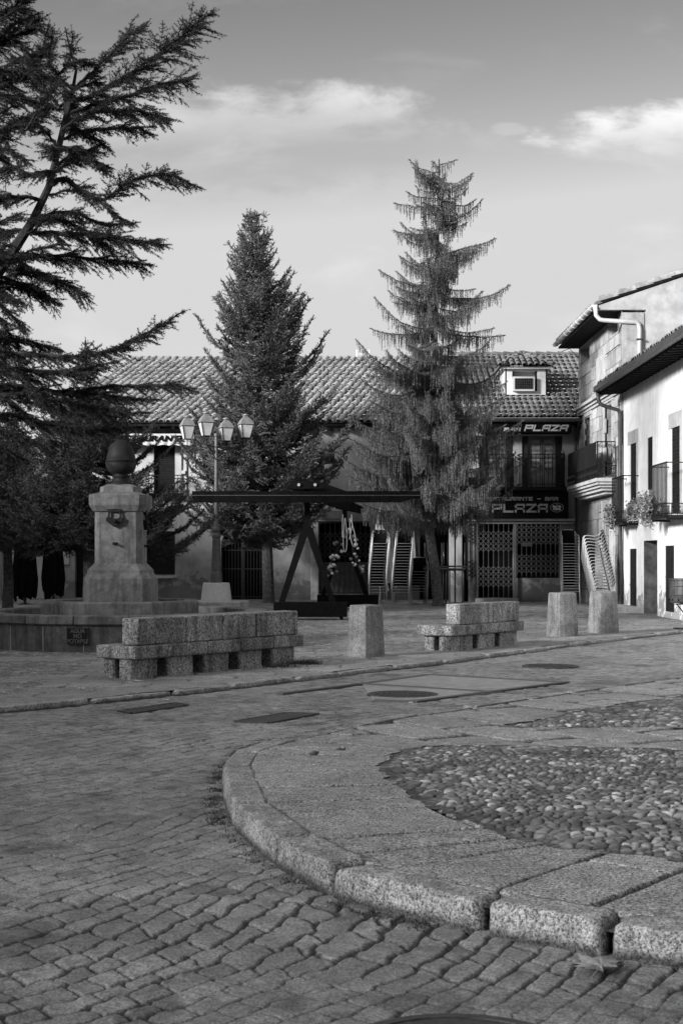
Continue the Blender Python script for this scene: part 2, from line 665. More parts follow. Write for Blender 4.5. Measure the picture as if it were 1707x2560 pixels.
def cells(U_, V_, jit=0.3, p=2.0, brick=0.0, s=0.0):
    vi = np.floor(V_)
    f1 = np.full(U_.shape, 9.0)
    f2 = np.full(U_.shape, 9.0)
    idc = np.zeros(U_.shape)
    cu = np.zeros(U_.shape)
    cv = np.zeros(U_.shape)
    for dj in (-1, 0, 1):
        row = vi + dj
        uo = U_ - brick * (row % 2)
        ui = np.floor(uo)
        for di in (-1, 0, 1):
            c = ui + di
            px = c + 0.5 + jit * (h2(c, row, s) - 0.5) * 2 + brick * (row % 2)
            py = row + 0.5 + jit * (h2(c, row, s + 3) - 0.5) * 2
            dx, dy = np.abs(U_ - px), np.abs(V_ - py)
            d = (dx ** p + dy ** p) ** (1 / p)
            better = d < f1
            f2 = np.where(better, f1, np.minimum(f2, d))
            idc = np.where(better, h2(c, row, s + 9), idc)
            cu = np.where(better, px, cu)
            cv = np.where(better, py, cv)
            f1 = np.where(better, d, f1)
    return f1, f2, idc, U_ - cu, V_ - cv


def sst(x, a, b):
    t = np.clip((x - a) / (b - a), 0, 1)
    return t * t * (3 - 2 * t)


def rects(U_, V_, jr=0.22, jc=0.28, s=0.0):
    """rows of stones of uneven length: distances (in units) to the nearest end and side joints, id, centred coords"""
    row = np.floor(V_)
    lo = row + jr * (h2(row, 1.0, s) - 0.5)
    row = np.where(V_ < lo, row - 1, row)
    hi_ = row + 1 + jr * (h2(row + 1, 1.0, s) - 0.5)
    row = np.where(V_ > hi_, row + 1, row)
    lo = row + jr * (h2(row, 1.0, s) - 0.5)
    hi_ = row + 1 + jr * (h2(row + 1, 1.0, s) - 0.5)
    u = U_ + h2(row, 7.0, s) * 3.0
    c = np.floor(u)
    for _ in range(2):
        L = c + jc * (h2(c, row, s) - 0.5) * 2
        R_ = c + 1 + jc * (h2(c + 1, row, s) - 0.5) * 2
        c = np.where(u < L, c - 1, np.where(u > R_, c + 1, c))
    L = c + jc * (h2(c, row, s) - 0.5) * 2
    R_ = c + 1 + jc * (h2(c + 1, row, s) - 0.5) * 2
    eu = np.minimum(u - L, R_ - u)
    ev = np.minimum(V_ - lo, hi_ - V_)
    return eu, ev, h2(c, row, s + 5), u - (L + R_) / 2, V_ - (lo + hi_) / 2


def inpoly(x, y, poly):
    ins = np.zeros(x.shape, dtype=bool)
    n = len(poly)
    j = n - 1
    for i in range(n):
        xi, yi = poly[i]
        xj, yj = poly[j]
        c = ((yi > y) != (yj > y)) & (x < (xj - xi) * (y - yi) / (yj - yi + 1e-12) + xi)
        ins ^= c
        j = i
    return ins


def grid(name, x0, x1, y0, y1, step, fn, mat, mask=None, kind=True):
    nx, ny = int(round((x1 - x0) / step)) + 1, int(round((y1 - y0) / step)) + 1
    X, Y = np.meshgrid(np.linspace(x0, x1, nx), np.linspace(y0, y1, ny))
    Z, T = fn(X, Y)
    V_ = np.stack([X, Y, Z], -1).reshape(-1, 3)
    idx = np.arange(nx * ny).reshape(ny, nx)
    q = np.stack([idx[:-1, :-1], idx[:-1, 1:], idx[1:, 1:], idx[1:, :-1]], -1).reshape(-1, 4)
    if mask is not None:
        xc = (X[:-1, :-1] + step / 2).ravel()
        yc = (Y[:-1, :-1] + step / 2).ravel()
        q = q[mask(xc, yc)]
        used = np.unique(q)
        remap = np.zeros(nx * ny, dtype=np.int64)
        remap[used] = np.arange(len(used))
        V_ = V_[used]
        T = T.ravel()[used]
        q = remap[q]
    o = add_mesh(name, V_, q, mat, None, T.ravel(), smooth=True)
    if kind:
        struct(o)
    return o
# ================================================================== THE GROUND
mb = MB()
mb.fbox((-300, -60, -0.25), (600, 0, 0), (0, 900, 0), (0, 0, 0.17))
struct(part('ground', mb, M_ground))


def sett_fn(X, Y):
    wx = (fbm(X * 0.4, Y * 0.4, 2.0, 2) - 0.5) * 1.0
    wy = (fbm(X * 0.4, Y * 0.4, 5.0, 2) - 0.5) * 1.0
    a = math.radians(48)
    pu, pv = 0.19, 0.135
    u = ((X + wx) * math.cos(a) + (Y + wy) * math.sin(a)) / pu
    v_ = (-(X + wx) * math.sin(a) + (Y + wy) * math.cos(a)) / pv
    # rough outline of each stone
    u = u + (fbm(X * 8, Y * 8, 8.0, 4) - 0.5) * 0.42
    v_ = v_ + (fbm(X * 8, Y * 8, 12.0, 4) - 0.5) * 0.55
    eu, ev, idc, du, dv = rects(u, v_, 0.25, 0.27, 1.0)
    eu, ev = eu * pu, ev * pv
    rc_ = 0.022                                       # worn corners
    b = np.where((eu < rc_) & (ev < rc_), rc_ - np.sqrt((rc_ - np.minimum(eu, rc_)) ** 2 + (rc_ - np.minimum(ev, rc_)) ** 2), np.minimum(eu, ev))
    wide = 0.0005 + 0.014 * sst(fbm(X * 1.3, Y * 1.3, 21.0), 0.36, 0.70)
    wide = wide * (0.55 + 0.9 * fbm(X * 5, Y * 5, 31.0, 2))
    wide = wide + 0.005 * sst(Y, 7.5, 10.5)
    near = sst(-Y, -9.5, -5.0)                       # more open joints where the wheels never run
    wide = wide * (0.75 + 0.55 * near * sst(X, -1.0, 1.0))
    gap = sst(b, wide * 0.25, wide * 0.8 + 0.0045)
    deep = 0.004 + 0.010 * sst(fbm(X * 1.3, Y * 1.3, 21.0), 0.4, 0.7)
    tilt = (du * (idc - 0.5) * 0.7 + dv * (h2(idc * 91, idc * 17) - 0.5)) * 0.005
    rel = (fbm(X * 12, Y * 12, 4.0, 5) - 0.5) * 0.012
    Z = -0.006 - deep * (1 - gap) + tilt + rel - 0.002 * (1 - sst(b, 0.0, 0.012)) + (idc - .5) * 0.005
    Z = np.minimum(Z, 0.0015)
    tone = (0.86 + 0.28 * idc) * (0.26 + 0.74 * gap) * (0.8 + 0.4 * fbm(X * 30, Y * 30, 77.0, 3)) * (0.85 + 0.3 * fbm(X * 0.6, Y * 0.6, 41.0))
    # dirt and moss along the kerb and in odd patches
    moss = sst(fbm(X * 3.1, Y * 3.1, 55.0, 4), 0.60, 0.72)
    tone = tone * (1 - 0.35 * moss)
    return Z, tone


# the near pavement: kerb line (road side), from the right edge round the bend to the far right
KPX = [(1990, 2452), (1850, 2436), (1707, 2420), (1562, 2402), (1485, 2390), (1362, 2366), (1200, 2330), (1052, 2304), (960, 2285),
       (873, 2262), (817, 2238), (761, 2210), (705, 2182), (674, 2157), (629, 2122), (593, 2088), (560, 2042),
       (547, 1995), (549, 1950), (567, 1911), (588, 1890), (618, 1873), (669, 1857), (720, 1845), (784, 1832),
       (904, 1807), (1000, 1790), (1089, 1779), (1148, 1770), (1263, 1753), (1374, 1736), (1480, 1720),
       (1707, 1690), (2100, 1645)]
KP = [np.array(gnd(*p)[:2]) for p in KPX]


def resample(pts, step):
    pts = [np.array(p, float) for p in pts]
    d = [0]
    for i in range(1, len(pts)):
        d.append(d[-1] + np.linalg.norm(pts[i] - pts[i - 1]))
    n = max(2, int(d[-1] / step))
    s = np.linspace(0, d[-1], n)
    P_ = np.array(pts)
    return np.stack([np.interp(s, d, P_[:, 0]), np.interp(s, d, P_[:, 1])], -1), s


def smooth(P_, it=2, w=9):
    k = np.ones(w) / w
    for _ in range(it):
        pad = np.concatenate([np.repeat(P_[:1], w // 2, 0), P_, np.repeat(P_[-1:], w // 2, 0)])
        Q = np.stack([np.convolve(pad[:, i], k, 'valid') for i in (0, 1)], -1)
        Q[0], Q[-1] = P_[0], P_[-1]
        P_ = Q
    return P_


KL, _ = resample(KP, 0.05)
KL = smooth(KL, 2, 7)


def kerb_h(Y):
    return 0.022 + 0.108 * (1 - sst(np.asarray(Y, float), 8.6, 12.0))


def normals(P_):
    d = np.gradient(P_, axis=0)
    d /= np.linalg.norm(d, axis=1)[:, None]
    return np.stack([d[:, 1], -d[:, 0]], -1), d      # right-hand side of travel = inside of the pavement


KN, KD = normals(KL)
KW = 0.20
KI = KL + KN * KW
pave_poly = [tuple(p) for p in (KL + KN * (KW - 0.15))[::2]] + [(12.0, 24.0), (12.0, 3.5)]
road_grids = [(-2.1, 2.1, 3.9, 8.2, 0.0065), (-2.6, -2.1, 3.7, 8.2, 0.02), (2.1, 2.7, 3.7, 8.2, 0.02), (-2.1, 2.1, 3.7, 3.9, 0.02), (-4.0, 1.5, 8.2, 13.0, 0.0125), (-4.6, -4.0, 8.2, 13.0, 0.03), (-4.6, 4.6, 13.0, 15.0, 0.022), (-8.6, 10.4, 15.0, 30.0, 0.05)]
for i, (x0, x1, y0, y1, s) in enumerate(road_grids):
    grid('road', x0, x1, y0, y1, s, sett_fn, M_sett)
# wider, coarser setts either side
grid('road', -8.6, -4.6, 3.7, 15.0, 0.05, sett_fn, M_sett)
grid('road', -4.6, -2.6, 3.7, 8.2, 0.04, sett_fn, M_sett)

PEB1 = [(1054, 1841), (977, 1872), (957, 1898), (955, 1925), (965, 1952), (1010, 1985), (1070, 2021), (1157, 2055),
        (1235, 2090), (1310, 2112), (1394, 2130), (1543, 2143), (1707, 2166), (2100, 2200), (2400, 1850), (1707, 1853),
        (1543, 1846), (1300, 1838)]
PEB2 = [(1235, 1812), (1330, 1796), (1420, 1775), (1560, 1752), (1707, 1734), (2200, 1690), (2200, 1815), (1707, 1812)]
peb1 = [tuple(gnd(x, y, 0.11)[:2]) for x, y in PEB1]
peb2 = [tuple(gnd(x, y, 0.04)[:2]) for x, y in PEB2]
# joints of the radiating slabs: lines from the kerb towards the middle of the corner
CEN = np.array([2.6, 10.4])
ks = 0.0
acc = np.concatenate([[0], np.cumsum(np.linalg.norm(np.diff(KI, axis=0), axis=1))])
joints = []
t_ = 0.3
jp = []
while t_ < acc[-1]:
    i = int(np.searchsorted(acc, t_))
    if i >= len(KI):
        break
    jp.append(i)
    joints.append(math.atan2(KI[i][1] - CEN[1], KI[i][0] - CEN[0]))
    t_ += random.choice([0.36, 0.42, 0.5, 0.62, 0.75])
joints = np.unwrap(np.array(joints))
jidx = np.array(jp)
jpos = acc[jidx]


def pave_fn(X, Y):
    H = kerb_h(Y) - 0.004
    # slabs
    th = np.arctan2(Y - CEN[1], X - CEN[0])
    lo_, hi_ = joints.min(), joints.max()
    th = np.where(th > hi_ + 0.3, th - 2 * PI, th)
    th = np.where(th < lo_ - 0.3, th + 2 * PI, th)
    r = np.hypot(X - CEN[0], Y - CEN[1])
    bestd = np.full(X.shape, 99.0)
    sK = np.zeros(X.shape)
    oK = np.ones(X.shape)
    for i_ in range(0, len(KI), 2):
        q = KI[i_]
        dd_ = (X - q[0]) ** 2 + (Y - q[1]) ** 2
        m_ = dd_ < bestd
        bestd = np.where(m_, dd_, bestd)
        oK = np.where(m_, (X - q[0]) * KN[i_][0] + (Y - q[1]) * KN[i_][1], oK)
        sK = np.where(m_, acc[i_] + (X - q[0]) * KD[i_][0] + (Y - q[1]) * KD[i_][1], sK)
    k = np.clip(np.searchsorted(jpos, sK), 1, len(jpos) - 1)
    dds = []
    for kk in (k - 1, k):
        ki = jidx[kk]
        dds.append(np.abs((X - KI[ki, 0]) * KD[ki, 0] + (Y - KI[ki, 1]) * KD[ki, 1]))
    dmin = np.minimum(dds[0], dds[1])
    r = np.sqrt(bestd)
    wob = (fbm(X * 5, Y * 5, 3.0) - 0.5) * 0.05
    d = np.abs(dmin + wob * 0.3)
    dk = r * 0 + 9
    sid = h2(k.astype(float), 3.0)
    # cross joints breaking long slabs
    rc = r + sid * 1.3 + (fbm(X * 4, Y * 4, 9.0) - .5) * 0.05
    dc = np.abs((rc / 1.15 - np.floor(rc / 1.15)) - 0.5) * 1.15
    d2 = np.where(sid > 0.45, dc, 9.0)
    # beyond the bend the slabs lie in courses along the straight kerb
    aa = math.radians(57)
    ru, rv = X * math.sin(aa) + Y * math.cos(aa), X * math.cos(aa) - Y * math.sin(aa)
    g1, g2, gid, _, _ = cells(rv / 1.1 , ru / 0.62, 0.06, 6.0, 0.5, 16.0)
    far_ = (Y > 10.3) & (X > 0.1)
    d = np.where(far_, (g2 - g1) * 0.3, d)
    d2 = np.where(far_, 9.0, d2)
    sid = np.where(far_, gid, sid)
    dd = np.minimum(d, d2)
    jw = (0.013 + 0.022 * sst(fbm(X * 3, Y * 3, 15.0), .35, .7)) * (0.4 + 0.6 * sst(Y, 6.0, 8.8))
    gap = sst(dd, jw * 0.5, jw + 0.010)
    Zs = H - 0.022 * (1 - gap) + (fbm(X * 10, Y * 10, 7.0) - 0.5) * 0.006 + (sid - 0.5) * 0.008
    under = 1 - sst(oK, -0.015, 0.02)
    Zs = Zs - under * 0.04
    Ts = (0.92 + 0.2 * sid) * (0.12 + 0.88 * gap) * (0.85 + 0.3 * fbm(X * 0.9, Y * 0.9, 61.0)) * (1 - 0.7 * under)
    return Zs, Ts


def pebble_fn(X, Y):
    H = kerb_h(Y) - 0.012
    a = math.radians(8)
    X0, Y0_ = X, Y
    X = X + (fbm(X0 * 0.8, Y0_ * 0.8, 33.0, 2) - 0.5) * 0.45
    Y = Y + (fbm(X0 * 0.8, Y0_ * 0.8, 37.0, 2) - 0.5) * 0.45
    u = (X * np.cos(a) + Y * np.sin(a)) / 0.066
    v_ = (-X * np.sin(a) + Y * np.cos(a)) / 0.050
    f1, f2, idc, du, dv = cells(u, v_, 0.40, 2.0, 0.5, 7.0)
    size = 0.8 + 0.5 * h2(idc * 131, 2.0)
    b = (f2 - f1) * size
    dome = np.sqrt(np.clip(1 - (f1 / 0.78) ** 2, 0, 1))
    gap = sst(b, 0.05, 0.24)
    worn = 0.45 * sst(fbm(X * 0.7, Y * 0.7, 71.0), 0.50, 0.68)       # places where mortar covers the stones
    worn = worn * (1 - sst(X, 1.2, 2.2) * 0.8)
    X, Y = X0, Y0_
    up = 0.030 * dome * gap + (idc - 0.5) * 0.010
    Z = H - 0.010 + up * (1 - 0.6 * worn) + (fbm(X * 6, Y * 6, 2.0) - .5) * 0.008
    bright = np.where(idc > 0.94, 2.3, np.where(idc > 0.82, 1.35, 0.35 + 0.65 * h2(idc * 57, 1.0)))
    T = bright * (0.14 + 0.86 * gap)
    T = T * (1 - worn * 0.5) + worn * 0.5 * 0.95
    pit = sst(fbm(X * 2.4, Y * 2.4, 91.0), 0.52, 0.68)
    Z = Z - 0.012 * pit
    T = T * (1 - 0.6 * pit * (1 - gap * 0.3))
    bd = np.full(X.shape, 9.0)
    for q in PB:
        bd = np.minimum(bd, np.hypot(X - q[0], Y - q[1]))
    k = sst(bd, 0.03, 0.12)
    Z = (H + 0.001) * (1 - k) + Z * k
    T = T * (0.6 + 0.4 * k)
    return Z, T


P1, P2 = peb1, peb2
PB = np.concatenate([resample(P1 + [P1[0]], 0.06)[0], resample(P2 + [P2[0]], 0.12)[0]])
PB = PB[(PB[:, 0] < 6.5)]


def ragged(x, y):
    return x + (fbm(x * 7, y * 7, 3.3, 3) - .5) * .14, y + (fbm(x * 7, y * 7, 8.3, 3) - .5) * .14


def m_slab(x, y):
    ex, ey = ragged(x, y)
    return inpoly(x, y, pave_poly) & ~inpoly(ex, ey, P1) & ~inpoly(ex, ey, P2)


def m_peb(x, y):
    ex, ey = ragged(x, y)
    return inpoly(x, y, pave_poly) & (inpoly(ex, ey, P1) | inpoly(ex, ey, P2))


for (x0, x1, y0, y1, s) in ((-1.0, 2.2, 4.4, 8.4, 0.008), (2.2, 3.2, 4.4, 8.4, 0.015), (-1.0, 3.6, 8.4, 13.0, 0.0105), (3.6, 4.8, 8.4, 13.0, 0.02), (-1.0, 4.8, 13.0, 14.0, 0.02), (-0.6, 8.6, 14.0, 22.0, 0.04)):
    grid('pavement', x0, x1, y0, y1, s, pave_fn, M_slab, m_slab)
    grid('cobbles', x0, x1, y0, y1, s, pebble_fn, M_pebble, m_peb)
mb = MB()
mb.quad((3.2, 3.4, .1), (9, 3.4, .1), (9, 8.4, .1), (3.2, 8.4, .1))
mb.quad((4.8, 8.4, .05), (9, 8.4, .05), (9, 14, .02), (4.8, 14, .02))
struct(part('pavement', mb, M_slab))


# the kerb, long rough stones laid end to end
def kerb_stones(name, PL, NR, joints_s, width, hfn, mat, rnd=0.022, z_in=0.0, amp=0.012, under=0.06, res=0.022):
    acc_ = np.concatenate([[0], np.cumsum(np.linalg.norm(np.diff(PL, axis=0), axis=1))])
    VS, FS, TS = [], [], []
    off = 0
    for si in range(len(joints_s) - 1):
        a, b = joints_s[si] + 0.009, joints_s[si + 1] - 0.009
        n = max(4, int((b - a) / res))
        s = np.linspace(a, b, n)
        cx_ = np.interp(s, acc_, PL[:, 0])
        cy_ = np.interp(s, acc_, PL[:, 1])
        nx = np.interp(s, acc_, NR[:, 0])
        ny = np.interp(s, acc_, NR[:, 1])
        # each stone is nearly straight: pull its line towards its own chord
        t = (s - a) / (b - a)
        ch = 0.75
        cx_ = cx_ * (1 - ch) + ch * (cx_[0] * (1 - t) + cx_[-1] * t)
        cy_ = cy_ * (1 - ch) + ch * (cy_[0] * (1 - t) + cy_[-1] * t)
        end = np.minimum((s - a), (b - s))
        er = 1 - np.sqrt(np.clip(1 - np.clip(1 - end / 0.06, 0, 1) ** 2, 0, 1))
        h = hfn(cy_) + (random.random() - .5) * 0.016
        side = (random.random() - .5) * 0.022
        w = width * (0.93 + random.random() * 0.14)
        prof = []
        m = 6
        hh = np.maximum(h, 0.012)
        rr = np.minimum(rnd, hh * 0.8)
        rows = []
        for q in range(5):                       # face towards the road
            z = -under + (hh - rr + under) * q / 5.0
            rows.append((0 * z + 0.004 * q, z))
        for q in range(5):                       # rounded edge
            an = PI / 2 * q / 4
            rows.append((0.02 + rr * (1 - math.cos(an)), hh - rr + rr * math.sin(an)))
        for q in range(1, 9):
            rows.append((0.02 + rr + (w - 0.02 - rr) * q / 8.0, hh + 0 * rr))
        rows.append((w + 0 * rr, -under + 0 * rr))
        O, Zr = [], []
        for o_, z_ in rows:
            O.append(np.broadcast_to(o_, s.shape))
            Zr.append(np.broadcast_to(z_, s.shape))
        O = np.array(O)
        Zr = np.array(Zr)
        X = cx_ + nx * (O + side + er * 0.045 * (O < 0.1))
        Y = cy_ + ny * (O + side + er * 0.03 * (O < 0.1))
        Z = Zr - er * 0.06 * (Zr > 0)
        nz = (fbm(X * 7 + Zr * 5, Y * 7 + Zr * 9, si * 3.1, 5) - 0.5)
        nf = (fbm(X * 40 + Zr * 50, Y * 40 + Zr * 50, si * 1.7, 2) - 0.5)
        face = (np.arange(len(rows)) < 9)[:, None]
        X = X + nx * (nz * amp * 2.4 + nf * 0.006) * np.where(face, 1, 0.3)
        Y = Y + ny * (nz * amp * 2.4 + nf * 0.006) * np.where(face, 1, 0.3)
        Z = Z + (nz * amp + nf * 0.003) * (Zr > -0.01)
        V_ = np.stack([X, Y, Z], -1)
        R, N_ = V_.shape[:2]
        idx = np.arange(R * N_).reshape(R, N_)
        q = np.stack([idx[:-1, :-1], idx[:-1, 1:], idx[1:, 1:], idx[1:, :-1]], -1).reshape(-1, 4)
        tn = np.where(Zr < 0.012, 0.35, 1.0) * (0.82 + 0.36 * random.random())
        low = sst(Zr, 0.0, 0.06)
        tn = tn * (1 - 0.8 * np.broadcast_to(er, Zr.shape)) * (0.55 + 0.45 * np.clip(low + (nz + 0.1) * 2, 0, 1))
        V_ = V_.reshape(-1, 3)
        # end caps: fan of quads to a mid line
        caps = []
        for col in (0, N_ - 1):
            for i in range(R // 2 - 1):
                caps.append((idx[i, col], idx[i + 1, col], idx[R - 2 - i, col], idx[R - 1 - i, col]))
        q = np.concatenate([q, np.array(caps)])
        VS.append(V_)
        FS.append(q + off)
        TS.append(tn.reshape(-1))
        off += len(V_)
    o = add_mesh(name, np.concatenate(VS), np.concatenate(FS), mat, None, np.concatenate(TS), smooth=True)
    return struct(o)


kacc = np.concatenate([[0], np.cumsum(np.linalg.norm(np.diff(KL, axis=0), axis=1))])


def near_s(px, py):
    p = np.array(gnd(px, py)[:2])
    return float(kacc[np.argmin(np.linalg.norm(KL - p, axis=1))])


js_ = [0.02, near_s(1850, 2436), near_s(1490, 2391), near_s(1195, 2329), near_s(822, 2238), near_s(682, 2160),
       near_s(575, 2064), near_s(549, 1955)]
s_ = js_[-1]
while s_ < kacc[-1] - 1.2:
    s_ += random.uniform(0.85, 1.25)
    js_.append(s_)
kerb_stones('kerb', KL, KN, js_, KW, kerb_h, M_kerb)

# ---- the far side: pavement of the square
FKPX = [(-900, 1900), (-300, 1822), (0, 1782), (87, 1774), (237, 1761), (357, 1747), (510, 1733), (617, 1719), (745, 1703),
        (800, 1698), (880, 1686), (1033, 1670), (1148, 1657), (1240, 1642), (1339, 1630), (1440, 1614), (1614, 1594), (1707, 1583),
        (2000, 1556)]
FL, _ = resample([np.array(gnd(*p)[:2]) for p in FKPX], 0.08)
FL = smooth(FL, 2, 5)
FN, FD = normals(FL)
FN = -FN
facc = np.concatenate([[0], np.cumsum(np.linalg.norm(np.diff(FL, axis=0), axis=1))])
fj = [0.02]
while fj[-1] < facc[-1] - 1.6:
    fj.append(fj[-1] + random.uniform(0.9, 1.5))
PLZ = 0.05
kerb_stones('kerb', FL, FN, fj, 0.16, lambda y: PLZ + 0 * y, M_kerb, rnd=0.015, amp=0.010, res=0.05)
plz_poly = [tuple(p) for p in (FL + FN * 0.12)[::2]] + [(14, 60), (-25, 60), (-25, 8)]


def strip(X, Y):
    """distance from the kerb line of the square (granite border, then cobbles with slab bands)"""
    m_ = (FL[-1] - FL[0])
    best = np.full(X.shape, 99.0)
    P_ = FL[::6]
    for p in P_:
        best = np.minimum(best, np.hypot(X - p[0], Y - p[1]))
    return best


def plz_fn(X, Y):
    d = strip(X, Y)
    bx = (X + 3) / 3.3
    by = (Y - 0.25 * X) / 3.6
    band = (np.abs(bx - np.round(bx)) * 3.3 < 0.42) | (np.abs(by - np.round(by)) * 3.6 < 0.42)
    slab = (d < 1.15) | band
    u, v_ = X / 0.095, Y / 0.085
    f1, f2, idc, du, dv = cells(u, v_, 0.33, 2.0, 0.5, 4.0)
    gap = sst(f2 - f1, 0.03, 0.3)
    Zc = PLZ - 0.012 + 0.014 * gap + (idc - .5) * 0.008
    Tc = (0.55 + 0.6 * idc + 0.5 * (idc > 0.93)) * (0.4 + 0.6 * gap)
    g1, g2, gid, _, _ = cells(X / 0.9 + (fbm(X, Y, 3.) - .5) * .3, Y / 0.55, 0.08, 5.0, 0.5, 6.0)
    gs = sst(g2 - g1, 0.005, 0.05)
    Zs = PLZ - 0.010 * (1 - gs) + (gid - 0.5) * 0.008
    Ts = (0.85 + 0.25 * gid) * (0.4 + 0.6 * gs)
    Z = np.where(slab, Zs, Zc) + (fbm(X * 1.5, Y * 1.5, 8.) - .5) * 0.012
    T = np.where(slab, Ts, Tc) * (0.75 + 0.5 * fbm(X * 0.5, Y * 0.5, 18.))
    return Z, T


mk = lambda x, y: inpoly(x, y, plz_poly)
grid('plaza_pavement', -8.0, 3.0, 13.0, 22.0, 0.035, plz_fn, M_slab, mk)
grid('plaza_pavement', 3.0, 10.0, 18.0, 34.0, 0.05, plz_fn, M_slab, mk)
grid('plaza_pavement', -12.0, 3.0, 22.0, 34.0, 0.05, plz_fn, M_slab, mk)
grid('plaza_pavement', -16.0, 10.0, 34.0, 52.0, 0.11, plz_fn, M_slab, mk)

# concrete patch let into the setts, with darker asphalt strips
ring = [(907, 1710), (1071, 1687), (1408, 1706), (1222, 1733), (1033, 1756), (935, 1752)]
mb = MB()
mb.prism([tuple(gnd(x, y)[:2]) for x, y in ring], -0.02, 0.005)
struct(part('concrete_patch', mb, M_patch))
mb = MB()


def strip_line(a, b, w, z0, z1):
    A, B = gnd(*a), gnd(*b)
    d = (B - A).normalized()
    n = Vector((-d.y, d.x, 0)) * w / 2
    mb.prism([A - n, B - n, B + n, A + n], z0, z1)


for k, (a, b, w) in enumerate((((885, 1712.5), (1071, 1687.5), .13), ((1071, 1687.5), (1415, 1707.5), .13),
                ((885, 1709.5), (1232, 1731), .12), ((1033, 1755), (1415, 1706), .09), ((935, 1752), (1033, 1755), .07),
                ((700, 1736), (900, 1711), .08))):
    strip_line(a, b, w, -0.01, 0.009 + k * 0.0011)
struct(part('asphalt_strips', mb, M_asph))


def manhole(px, py, r, label, z=0.011, group='round iron manhole covers in the road'):
    c = gnd(px, py)
    t = thing('manhole_cover', label, 'manhole cover', (c.x, c.y, 0), group)
    m = MB()
    m.lathe((c.x, c.y, 0), [(r + 0.045, -0.02), (r + 0.045, z - 0.002), (r + 0.004, z), (r + 0.002, z - 0.008)], 40)
    part('frame', m, M_cast, t)
    m = MB()
    m.lathe((c.x, c.y, 0), [(r, -0.02), (r, z - 0.004), (0.0001, z - 0.004)], 40)
    st = 0.058
    n = int(r / st) + 1
    for i in range(-n, n + 1):
        for j in range(-n, n + 1):
            if math.hypot(i * st, j * st) < r - 0.04:
                m.box((c.x + i * st, c.y + j * st, z), (0.036, 0.036, 0.010), rz=0.0)
    part('lid', m, M_cast, t)
    return t


manhole(1005.5, 1736.5, 0.345, 'round studded iron manhole cover set in the pale concrete patch')
manhole(1374.5, 1665.7, 0.345, 'round studded iron manhole cover out in the setts near the far kerb')
m3 = manhole(1150, 2640, 0.33, 'large round iron manhole cover cut off by the bottom of the picture')


def plate(pts, label):
    P_ = [gnd(*p) for p in pts]
    c = sum(P_, Vector()) / 4
    t = thing('drain_grate', label, 'drain grate', (c.x, c.y, 0), 'rectangular iron drain plates in the road')
    m = MB()
    for i in range(4):
        a, b = P_[i], P_[(i + 1) % 4]
        d = (b - a).normalized()
        n = Vector((-d.y, d.x, 0)) * 0.03
        m.prism([a, b, b + n, a + n], -0.01, 0.008 + i * 0.001)
    part('frame', m, M_cast, t)
    m = MB()
    for k in range(9):
        f0, f1 = (k + 0.15) / 9, (k + 0.85) / 9
        a, b = P_[0].lerp(P_[1], f0), P_[3].lerp(P_[2], f0)
        a2, b2 = P_[0].lerp(P_[1], f1), P_[3].lerp(P_[2], f1)
        m.prism([a, a2, b2, b], -0.01, 0.0055)
    part('grate', m, M_cast, t)


plate([(300, 1778), (438, 1758), (466, 1763), (332, 1783)], 'small rectangular iron drain plate near the far kerb')
plate([(590, 1804), (716, 1783), (792, 1785), (672, 1807)], 'longer rectangular iron drain plate in the middle of the road')
# ================================================================== BUILDINGS
def wall_mb(O, u, n, W_, H_, holes, depth=0.25, mb=None, thick=0.35):
    """wall face from corner O along u (unit), up Z; n = outward normal; holes (u0,u1,z0,z1[,depth])"""
    mb = mb or MB()
    O, u, n = Vector(O), Vector(u), Vector(n)
    up = Vector((0, 0, 1))
    us = sorted(set([0, W_] + [min(max(h[i], 0), W_) for h in holes for i in (0, 1)]))
    zs = sorted(set([0, H_] + [min(max(h[i], 0), H_) for h in holes for i in (2, 3)]))
    for a in range(len(us) - 1):
        for b in range(len(zs) - 1):
            um, zm = (us[a] + us[a + 1]) / 2, (zs[b] + zs[b + 1]) / 2
            if any(h[0] < um < h[1] and h[2] < zm < h[3] for h in holes):
                continue
            p = [O + u * us[a] + up * zs[b], O + u * us[a + 1] + up * zs[b], O + u * us[a + 1] + up * zs[b + 1],
                 O + u * us[a] + up * zs[b + 1]]
            mb.quad(*p)
    for h in holes:
        d = n * -(h[4] if len(h) > 4 else depth)
        a, b = O + u * h[0] + up * h[2], O + u * h[1] + up * h[2]
        c, e = O + u * h[1] + up * h[3], O + u * h[0] + up * h[3]
        for p, q in ((a, b), (b, c), (c, e), (e, a)):
            mb.quad(p, q, q + d, p + d)
    return mb


